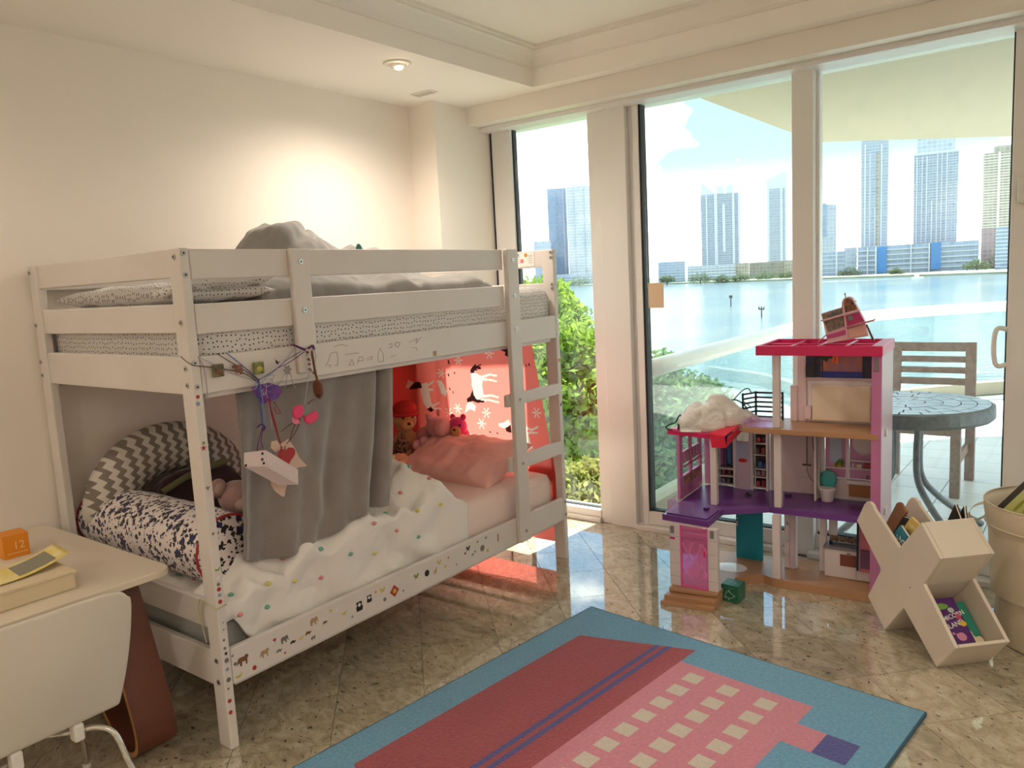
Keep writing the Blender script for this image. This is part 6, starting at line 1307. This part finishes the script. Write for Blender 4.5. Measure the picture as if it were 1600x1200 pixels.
for z,r in ((.528,.2415),(.448,.2385)): q.tube([(BX+r*math.cos(2*PI*k/48),BY+r*math.sin(2*PI*k/48),z) for k in range(48)],.0028,6,closed=True)
q.build('hem', CANV, bk_, smooth=True)
hc = Vector((BX-.236,BY+.02,.455)); q = B()
pth = spline([hc+Vector((0,-.02,.045)),hc+Vector((-.035,-.03,.03)),hc+Vector((-.055,-.03,-.005)),hc+Vector((-.035,-.025,-.03)),hc+Vector((.004,-.02,-.005))],6)
for a,c in zip(pth,pth[1:]): q.prism([a+Vector((0,-.022,0)),a+Vector((0,.022,0)),c+Vector((0,.022,0)),c+Vector((0,-.022,0))],Vector((.002,0,.002)))
q.build('loop_handle', CANV, bk_)
GREENB = mat('lime_cover',(184,190,92),.45,var=(9,(206,206,150),.25)); CHARC = mat('charcoal_cover',(70,66,62),.5)
def leanbook(name,label,c,w,h_,t,rot,m,motif=None):
    M_ = Matrix.Translation(c)@Euler(rot).to_matrix().to_4x4(); b_ = thing(name,label,'book',tuple(c))
    q = B(M_); q.box((-w/2,-t/2,-h_/2),(w/2,-t/2+.002,h_/2)); q.box((-w/2,t/2-.002,-h_/2),(w/2,t/2,h_/2)); q.box((-w/2,-t/2+.002,-h_/2),(-w/2+.003,t/2-.002,h_/2)); q.build('cover', m, b_, bevel=.0008)
    q = B(M_); q.box((-w/2+.004,-t/2+.002,-h_/2+.003),(w/2-.003,t/2-.002,h_/2-.003)); q.build('pages', WPG, b_)
    if motif:
        for (x,z,rx,rz,mm) in motif: q = B(M_); q.ell((x,-t/2-.0004,z),(rx,.0008,rz),(0,.3,0),12); q.build('cover_motif', mm, b_)
    return b_
(k0,k1,k2,k3) = [Vector(p) for p in [(1.861,2.11,0.461),(1.981,2.11,0.619),(2.038,2.11,0.515),(1.915,2.11,0.362)]]
def tiltbook(name,label,a,b_,c,d_,th,m,motif=True,back=.05):
    """a..d: cover corners in the world, thickness away from the camera side"""
    n_ = (b_-a).cross(d_-a).normalized(); n_ = n_ if n_.y > 0 else -n_
    c = c+n_*back; d_ = d_+n_*back*0; c = b_+(d_-a)
    t = thing(name,label,'book',tuple(a)); n_ = (b_-a).cross(d_-a).normalized(); n_ = n_ if n_.y > 0 else -n_
    q = B(); q.prism([a,b_,c,d_],n_*.002); q.prism([a+n_*(th-.002),b_+n_*(th-.002),c+n_*(th-.002),d_+n_*(th-.002)],n_*.002); q.build('cover', m, t, bevel=.0006)
    ctr = (a+b_+c+d_)/4; sh = lambda p: ctr+(p-ctr)*.965+n_*.0021
    q = B(); q.prism([sh(a),sh(b_),sh(c),sh(d_)],n_*(th-.0042)); q.build('pages', WPG, t)
    if motif:
        e_ = (b_-a); f_ = (d_-a)
        for u,v,ru,rv,mm in ((.62,.42,.030,.012,mat('soft_red_ink',(206,120,92),.5)),(.35,.55,.022,.010,mat('mint_pale_ink',(186,204,190),.5)),(.45,.20,.03,.006,mat('olive_ink',(150,150,60),.5)),(.80,.60,.020,.010,mat('cream_print',(238,226,190),.5))):
            q = B(); q.ell((0,0,0),(ru,rv,.0008)); q.bm.transform(frame(a+e_*u+f_*v-n_*.0004,e_,f_)); q.build('cover_motif', mm, t)
dn2 = Vector((.055,-.02,-.15))
tiltbook('book','lime green picture book leaning out of the canvas basket',k0,k1,k1+dn2,k0+dn2,.012,GREENB)
o2 = Vector((-.014,.050,.006))
tiltbook('book','charcoal backed book leaning behind the lime green one in the basket',k0+o2,k1+o2,k1+o2+dn2,k0+o2+dn2,.012,CHARC,False)
leanbook('book','brown boxy book upright in the canvas basket near its front rim',(2.17,2.05,.36),.10,.24,.02,(.1,.1,-.9),BRNB)
# ================================================================ STRINGS AND TRINKETS ON THE BED RAIL
def cordm(n,c): return mat('cord_'+n,c,.6)
CP,CB_,CR,CS,CBR = cordm('purple',(92,36,104)),cordm('blue',(60,84,160)),cordm('red',(150,34,50)),cordm('silver',(176,170,186)),cordm('brown',(92,50,50))
ga = thing('string_garland','tangle of purple, blue and red cords tied along the upper bed rail','garland',(.02,.25,1.16))
def cord(name, px, m, r=.0014): 
    q = B(); q.tube(spline(px,5),r,5); return q.build(name, m, ga, smooth=True)
cord('brown_cord',[(0.005,-0.033,1.257),(0.005,0,1.229),(0.005,0.061,1.214),(0.005,0.108,1.202),(0.005,0.169,1.183),(0.005,0.217,1.15)],CBR); cord('brown_cord',[(0.006,0.082,1.254),(0.006,0.111,1.234),(0.006,0.161,1.2),(0.006,0.223,1.151)],CBR); cord('blue_cord',[(0.004,0.116,1.253),(0.004,0.155,1.219),(0.004,0.193,1.184),(0.004,0.223,1.155)],CB_); cord('silver_cord',[(0.004,0.022,1.251),(0.004,0.063,1.227),(0.004,0.125,1.19),(0.004,0.222,1.149)],CS,.0011)
cord('silver_cord',[(0.004,0.024,1.249),(0.004,0.037,1.22),(0.004,0.041,1.181),(0.004,0.041,1.142),(0.004,0.038,1.116)],CS,.0016); cord('purple_cord',[(0.026,0.207,1.156),(0.026,0.273,1.183),(0.026,0.329,1.199),(0.026,0.395,1.228)],CP); cord('blue_cord',[(0.027,0.209,1.158),(0.027,0.259,1.174),(0.027,0.314,1.205),(0.027,0.357,1.222),(0.027,0.378,1.23)],CB_); cord('silver_cord',[(0.028,0.216,1.159),(0.028,0.287,1.192),(0.028,0.33,1.222),(0.028,0.353,1.247)],CS)
cord('purple_ribbon',[(0.024,0.352,1.254),(0.024,0.377,1.243),(0.024,0.402,1.234),(0.024,0.43,1.244),(0.024,0.436,1.229)],CP,.004)
cord('blue_cord',[(0.03,0.202,1.155),(0.03,0.199,1.104),(0.03,0.203,1.053),(0.03,0.204,1.005)],CB_,.0022); cord('blue_cord',[(0.031,0.206,1.153),(0.031,0.211,1.092),(0.031,0.214,1.03),(0.031,0.215,0.997)],cordm('light_blue',(110,140,200)),.0018); cord('blue_cord',[(0.029,0.205,1.153),(0.029,0.202,1.083),(0.029,0.205,1.021),(0.029,0.209,0.998)],CB_,.0018)
cord('purple_cord',[(0.03,0.202,1.005),(0.03,0.183,0.963),(0.03,0.173,0.932)],CP,.0014); cord('purple_cord',[(0.03,0.204,1.005),(0.03,0.193,0.962),(0.03,0.197,0.94)],CP,.0014); cord('purple_knot',[(0.03,0.184,1.009),(0.03,0.199,1.016),(0.03,0.212,1.004),(0.03,0.201,0.995)],CP,.0030)
cord('red_cord',[(0.03,0.231,1.096),(0.03,0.242,1.036),(0.03,0.257,0.97),(0.03,0.267,0.93)],CR,.0026); cord('red_cord',[(0.03,0.236,1.095),(0.03,0.241,1.057),(0.03,0.251,1.013),(0.03,0.26,0.959)],CR,.0018); cord('red_loop',[(0.03,0.254,1.08),(0.03,0.27,1.052),(0.03,0.274,1.039),(0.03,0.26,1.043),(0.03,0.254,1.063)],CR,.0014)
cord('silver_cord',[(0.03,0.227,1.121),(0.03,0.233,1.068),(0.03,0.237,1.02),(0.03,0.237,0.991)],CS,.0014)
for px in ([(0.036,0.195,1.15),(0.036,0.175,1.141),(0.036,0.167,1.134),(0.036,0.186,1.133),(0.036,0.199,1.149)],[(0.036,0.219,1.155),(0.036,0.248,1.155),(0.036,0.248,1.139),(0.036,0.226,1.134),(0.036,0.213,1.148)],[(0.036,0.209,1.148),(0.036,0.234,1.165),(0.036,0.259,1.166),(0.036,0.247,1.151),(0.036,0.218,1.143)],[(0.036,0.227,1.142),(0.036,0.224,1.117),(0.036,0.214,1.107),(0.036,0.211,1.123)]): cord('cord_loop',px,CS,.0012)
def flat(name, px, m, parent, th=.004, bev=.0008): q = B(); q.prism(px,(th,0,0)); return q.build(name, m, parent, bevel=bev)
# two olive resin squares
RES = mat('olive_resin',(120,112,58),.2,var=(60,(70,60,36),.15),coat=.6); RESG = mat('lime_resin',(140,144,48),.2,var=(60,(90,92,40),.15),coat=.6)
def rsq(label,px,m,inm):
    c = px[0]; t = thing('resin_charm',label,'charm',c); s_ = .0195; q = B(); a = math.radians(6)
    q.box((c[0]-.003,c[1]-s_,c[2]-s_),(c[0]+.004,c[1]+s_,c[2]+s_)); q.build('tile', m, t, bevel=.006); q = B(); q.ell((c[0]+.0042,c[1],c[2]-.003),(.0012,.011,.009)); q.build('inset', inm, t, smooth=True)
rsq('square olive resin charm nearest the front post on the rail strings',[(0.012,0.079,1.202)],RES,mat('red_brown_resin',(120,70,48),.3)); rsq('square lime resin charm on the rail strings above the purple tag',[(0.012,0.221,1.193)],RESG,mat('yellow_resin',(180,170,70),.3))
AN = mat('brown_rubber',(134,88,74),.6); (ac,) = [(0.012,0.15,1.201)]
t = thing('toy_animal','small brown plastic animal charm between the two resin squares','charm',ac); q = B(); q.ell(ac,(.006,.014,.009),(.5,0,0)); q.ell((ac[0],ac[1]-.015,ac[2]+.007),(.005,.007,.006)); q.build('body', AN, t, smooth=True); q = B()
for dy,dz in ((-.010,-.016),(.004,-.020),(.011,-.020)): q.tube([(ac[0],ac[1]+dy,ac[2]),(ac[0]+.001,ac[1]+dy,ac[2]+dz)],.0022,6)
q.build('leg', AN, t)
(ac,) = [(0.03,0.279,1.205)]; t = thing('fairy_charm','tiny black winged charm high on the strings','charm',ac); q = B(); q.ell(ac,(.003,.004,.008),(.4,0,0)); q.build('body', BLKP, t, smooth=True); q = B(); q.prism([ac,(ac[0],ac[1]-.010,ac[2]+.018),(ac[0],ac[1]-.004,ac[2]+.004)],(.001,0,0)); q.prism([ac,(ac[0],ac[1]+.014,ac[2]+.002),(ac[0],ac[1]+.004,ac[2]-.004)],(.001,0,0)); q.build('wing', BLKP, t)
FLW = mat('grey_felt',(150,142,142),.9); (ac,) = [(0.032,0.315,1.176)]
t = thing('felt_flower','grey felt flower charm with silver tassels beside the guard support','charm',ac); q = B()
for k in range(6): a = k*PI/3; q.ell((ac[0],ac[1]+.009*math.cos(a),ac[2]+.009*math.sin(a)),(.003,.008,.005),(a,0,0),8)
q.build('petal', FLW, t, smooth=True)
for px in ([(0.033,0.305,1.167),(0.033,0.288,1.146),(0.033,0.277,1.135)],[(0.033,0.313,1.164),(0.033,0.305,1.135),(0.033,0.298,1.119)],[(0.033,0.325,1.164),(0.033,0.33,1.132),(0.033,0.34,1.113)]): q = B(); q.tube(px,.0013,5); q.build('tassel', CS, t)
# purple printed tag with curled cords
TAGM = mat('purple_tag',(96,40,128),.4,var=(30,(130,60,150),.2)); (ac,) = [(0.028,0.244,1.114)]
t = thing('purple_tag','purple printed card tag hanging under the lime resin square','tag',ac); flat('card',[(0.026,0.175,1.136),(0.026,0.206,1.142),(0.026,0.244,1.143),(0.026,0.281,1.128),(0.026,0.292,1.107),(0.026,0.272,1.089),(0.026,0.237,1.082),(0.026,0.213,1.078),(0.026,0.196,1.101)],TAGM,t,.002)
for px in ([(0.029,0.198,1.129),(0.029,0.213,1.135)],[(0.029,0.201,1.118),(0.029,0.221,1.126)],[(0.029,0.207,1.107),(0.029,0.225,1.115)]): q = B(); q.tube(px,.0012,5); q.build('tag_print', mat('lilac_ink',(196,150,210),.5), t)
q = B(); rnd = random.Random(5)
for k in range(16):
    y0,z0 = ac[1]+.012+rnd.uniform(-.02,.02),ac[2]-.004+rnd.uniform(-.02,.02); q.tube([(.031,y0,z0),(.034,y0+rnd.uniform(-.012,.012),z0+rnd.uniform(-.012,.012)),(.031,y0+rnd.uniform(-.016,.016),z0+rnd.uniform(-.016,.016))],.0009,5)
q.build('tinsel', mat('blue_violet_tinsel',(110,104,190),.3,.4), t)
# pink bow on twigs, red heart, pale paper shapes, white perforated box
PBOW = mat('pink_ribbon',(232,62,116),.35); (ac,) = [(0.06,0.327,1.013)]
t = thing('ribbon_bow','shiny pink ribbon bow on thin twigs above the red heart','bow',ac)
flat('loop',[(0.058,0.295,1.037),(0.058,0.305,1.056),(0.058,0.323,1.062),(0.058,0.34,1.053),(0.058,0.339,1.036),(0.058,0.332,1.022),(0.058,0.305,1.014)],PBOW,t,.012,.004); flat('loop',[(0.058,0.339,1.017),(0.058,0.364,1.025),(0.058,0.388,1.032),(0.058,0.399,1.011),(0.058,0.382,0.996),(0.058,0.355,0.99),(0.058,0.34,1.004)],PBOW,t,.012,.004); flat('tail',[(0.06,0.295,1.024),(0.06,0.319,1.012),(0.06,0.323,1),(0.06,0.307,0.999),(0.06,0.293,1.008)],mat('pale_pink_ribbon',(240,130,160),.35),t,.004)
TW = mat('twig',(92,60,54),.8)
for px in ([(0.058,0.252,0.986),(0.058,0.284,1.001),(0.058,0.305,1.006),(0.058,0.332,1.022)],[(0.056,0.28,0.947),(0.056,0.293,0.974),(0.056,0.311,1.004),(0.056,0.329,1.027)],[(0.057,0.268,0.941),(0.057,0.301,0.968),(0.057,0.319,0.99),(0.057,0.332,1.018)],[(0.058,0.324,1.041),(0.058,0.342,1.02),(0.058,0.354,1.006)]): q = B(); q.tube(spline(px,4),.0014,5); q.build('twig', TW, t)
RHT = mat('red_heart_gloss',(176,28,40),.25,coat=.5); (hc_,) = [(0.062,0.258,0.907)]
t = thing('red_heart','glossy red heart hanging behind the white perforated box','ornament',hc_); q = B(); pl = []
for k in range(28):
    a = 2*PI*k/28; pl.append((hc_[0],hc_[1]+.0019*16*math.sin(a)**3,hc_[2]+.0019*(13*math.cos(a)-5*math.cos(2*a)-2*math.cos(3*a)-math.cos(4*a))))
q.prism(pl,(.010,0,0)); q.build('heart', RHT, t, bevel=.003)
for px in ([(0.066,0.244,0.938),(0.066,0.235,0.927),(0.066,0.249,0.92)],[(0.066,0.256,0.939),(0.066,0.252,0.924),(0.066,0.262,0.919)]): q = B(); q.tube(spline(px,4),.0016,5); q.build('cord', CR, t)
PAP = mat('blush_paper',(216,186,170),.8); (ac,) = [(0.052,0.251,0.931)]
t = thing('paper_butterfly','blush paper butterfly cut-out behind the white box','paper craft',ac)
flat('wing',[(0.05,0.212,0.939),(0.05,0.216,0.959),(0.05,0.236,0.959),(0.05,0.246,0.944),(0.05,0.247,0.923),(0.05,0.231,0.918)],PAP,t,.0015,0); flat('wing',[(0.05,0.249,0.944),(0.05,0.28,0.955),(0.05,0.302,0.92),(0.05,0.318,0.883),(0.05,0.346,0.85),(0.05,0.31,0.854),(0.05,0.284,0.847),(0.05,0.267,0.885)],PAP,t,.0015,0); flat('lower_wing',[(0.05,0.199,0.842),(0.05,0.201,0.82),(0.05,0.213,0.796),(0.05,0.236,0.775),(0.05,0.245,0.771),(0.05,0.253,0.795),(0.05,0.265,0.817),(0.05,0.238,0.841)],PAP,t,.0015,0); q = B(); q.ell([(0.053,0.234,0.823)][0],(.002,.004,.003)); q.build('bead', AN, t)
WBX = mat('white_metal_strip',(222,204,200),.35); t = thing('perforated_box','white perforated light box hanging by a purple cord before the grey blanket','toy',[(0.09,0.182,0.887)][0])
E4 = [Vector(p) for p in [(0.15,0.049,0.967),(0.15,0.123,0.96),(0.15,0.118,0.91),(0.15,0.044,0.926)]]; FB = [Vector(p) for p in [(0.095,0.275,0.854),(0.095,0.271,0.815)]]
v_ = {}; TL,TR,BR_,BL_ = E4; d_ = FB[0]-TR; dn_ = FB[1]-BR_; d_ = (d_+dn_)/2; 
q = B(); q.prism([TL,TR,BR_,BL_],d_); q.build('housing', WBX, t, bevel=.001)
HOL = mat('bright_hole',(246,226,224),.3); nn2 = (TR-BR_).normalized(); q = B()
for r_ in (.28,.68):
    for k in range(12):
        c = BR_+(TR-BR_)*r_+d_*((k+.7)/12.5); oo_ = d_.cross(nn2).normalized()*.0012
        if oo_.x < 0: oo_ = -oo_
        e_ = d_.normalized()*.0028; f__ = nn2*.0030; q.prism([c-e_-f__,c+e_-f__,c+e_+f__,c-e_+f__],oo_)
o = q.build('perforation', HOL, t)
q = B()
for u_,w_ in ((.86,.25),(.86,.68),(.10,.95),(.93,.97)):
    c = TL+(TR-TL)*u_+(BL_-TL)*w_; f__ = nn2*.0035; e_ = (TR-TL).normalized()*.0035; q.prism([c-e_-f__,c+e_-f__,c+e_+f__,c-e_+f__],-d_.normalized()*.0015)
q.build('socket', BLKP, t)
# plush mouse, bead string
MOU = mat('brown_fur',(104,58,32),.95,bump=(110,.7,.005),sheen=.4); (ac,) = [(0.045,0.422,1.098)]
t = thing('plush_mouse','brown plush mouse hanging head down from the guard support','plush toy',ac); q = B(); q.ell(ac,(.016,.019,.034),(.12,0,0),amp=.06); q.build('body', MOU, t, smooth=True)
q = B(); q.tube(spline([(0.045,0.422,1.124),(0.045,0.415,1.164),(0.045,0.411,1.203),(0.045,0.409,1.229)],5),[.004]*16,6); q.build('cord', MOU, t); q = B(); q.ell([(0.055,0.414,1.078)][0],(.004,.007,.007)); q.build('ear', mat('dark_fur',(64,40,28),.9), t, smooth=True); q = B(); q.tube(spline([(0.05,0.398,1.067),(0.05,0.384,1.063),(0.05,0.371,1.056)],4),.002,5); q.build('tail', MOU, t)
t = thing('bead_string','string of pearl and dark beads looped at the guard support','beads',[(0.034,0.405,1.187)][0]); bs = spline([(0.034,0.399,1.232),(0.034,0.399,1.209),(0.034,0.405,1.191),(0.034,0.398,1.174),(0.034,0.413,1.16),(0.034,0.423,1.15)],3)
for k,p in enumerate(bs): q = B(); q.ell(tuple(p),(.005,.005,.005),n=8); q.build('bead', [mat('pearl_bead',(216,208,190),.2),mat('garnet_bead',(120,40,34),.3),mat('silver_bead',(196,196,196),.2,.7)][k%3], t, smooth=True)
for px in ([(0.034,0.402,1.23),(0.034,0.413,1.212),(0.034,0.417,1.196)],[(0.034,0.426,1.234),(0.034,0.434,1.209),(0.034,0.427,1.188)],[(0.032,0.397,1.151),(0.032,0.388,1.109),(0.032,0.375,1.067),(0.032,0.371,1.053)]): q = B(); q.tube(px,.0013,5); q.build('tinsel_strand', CS, t)
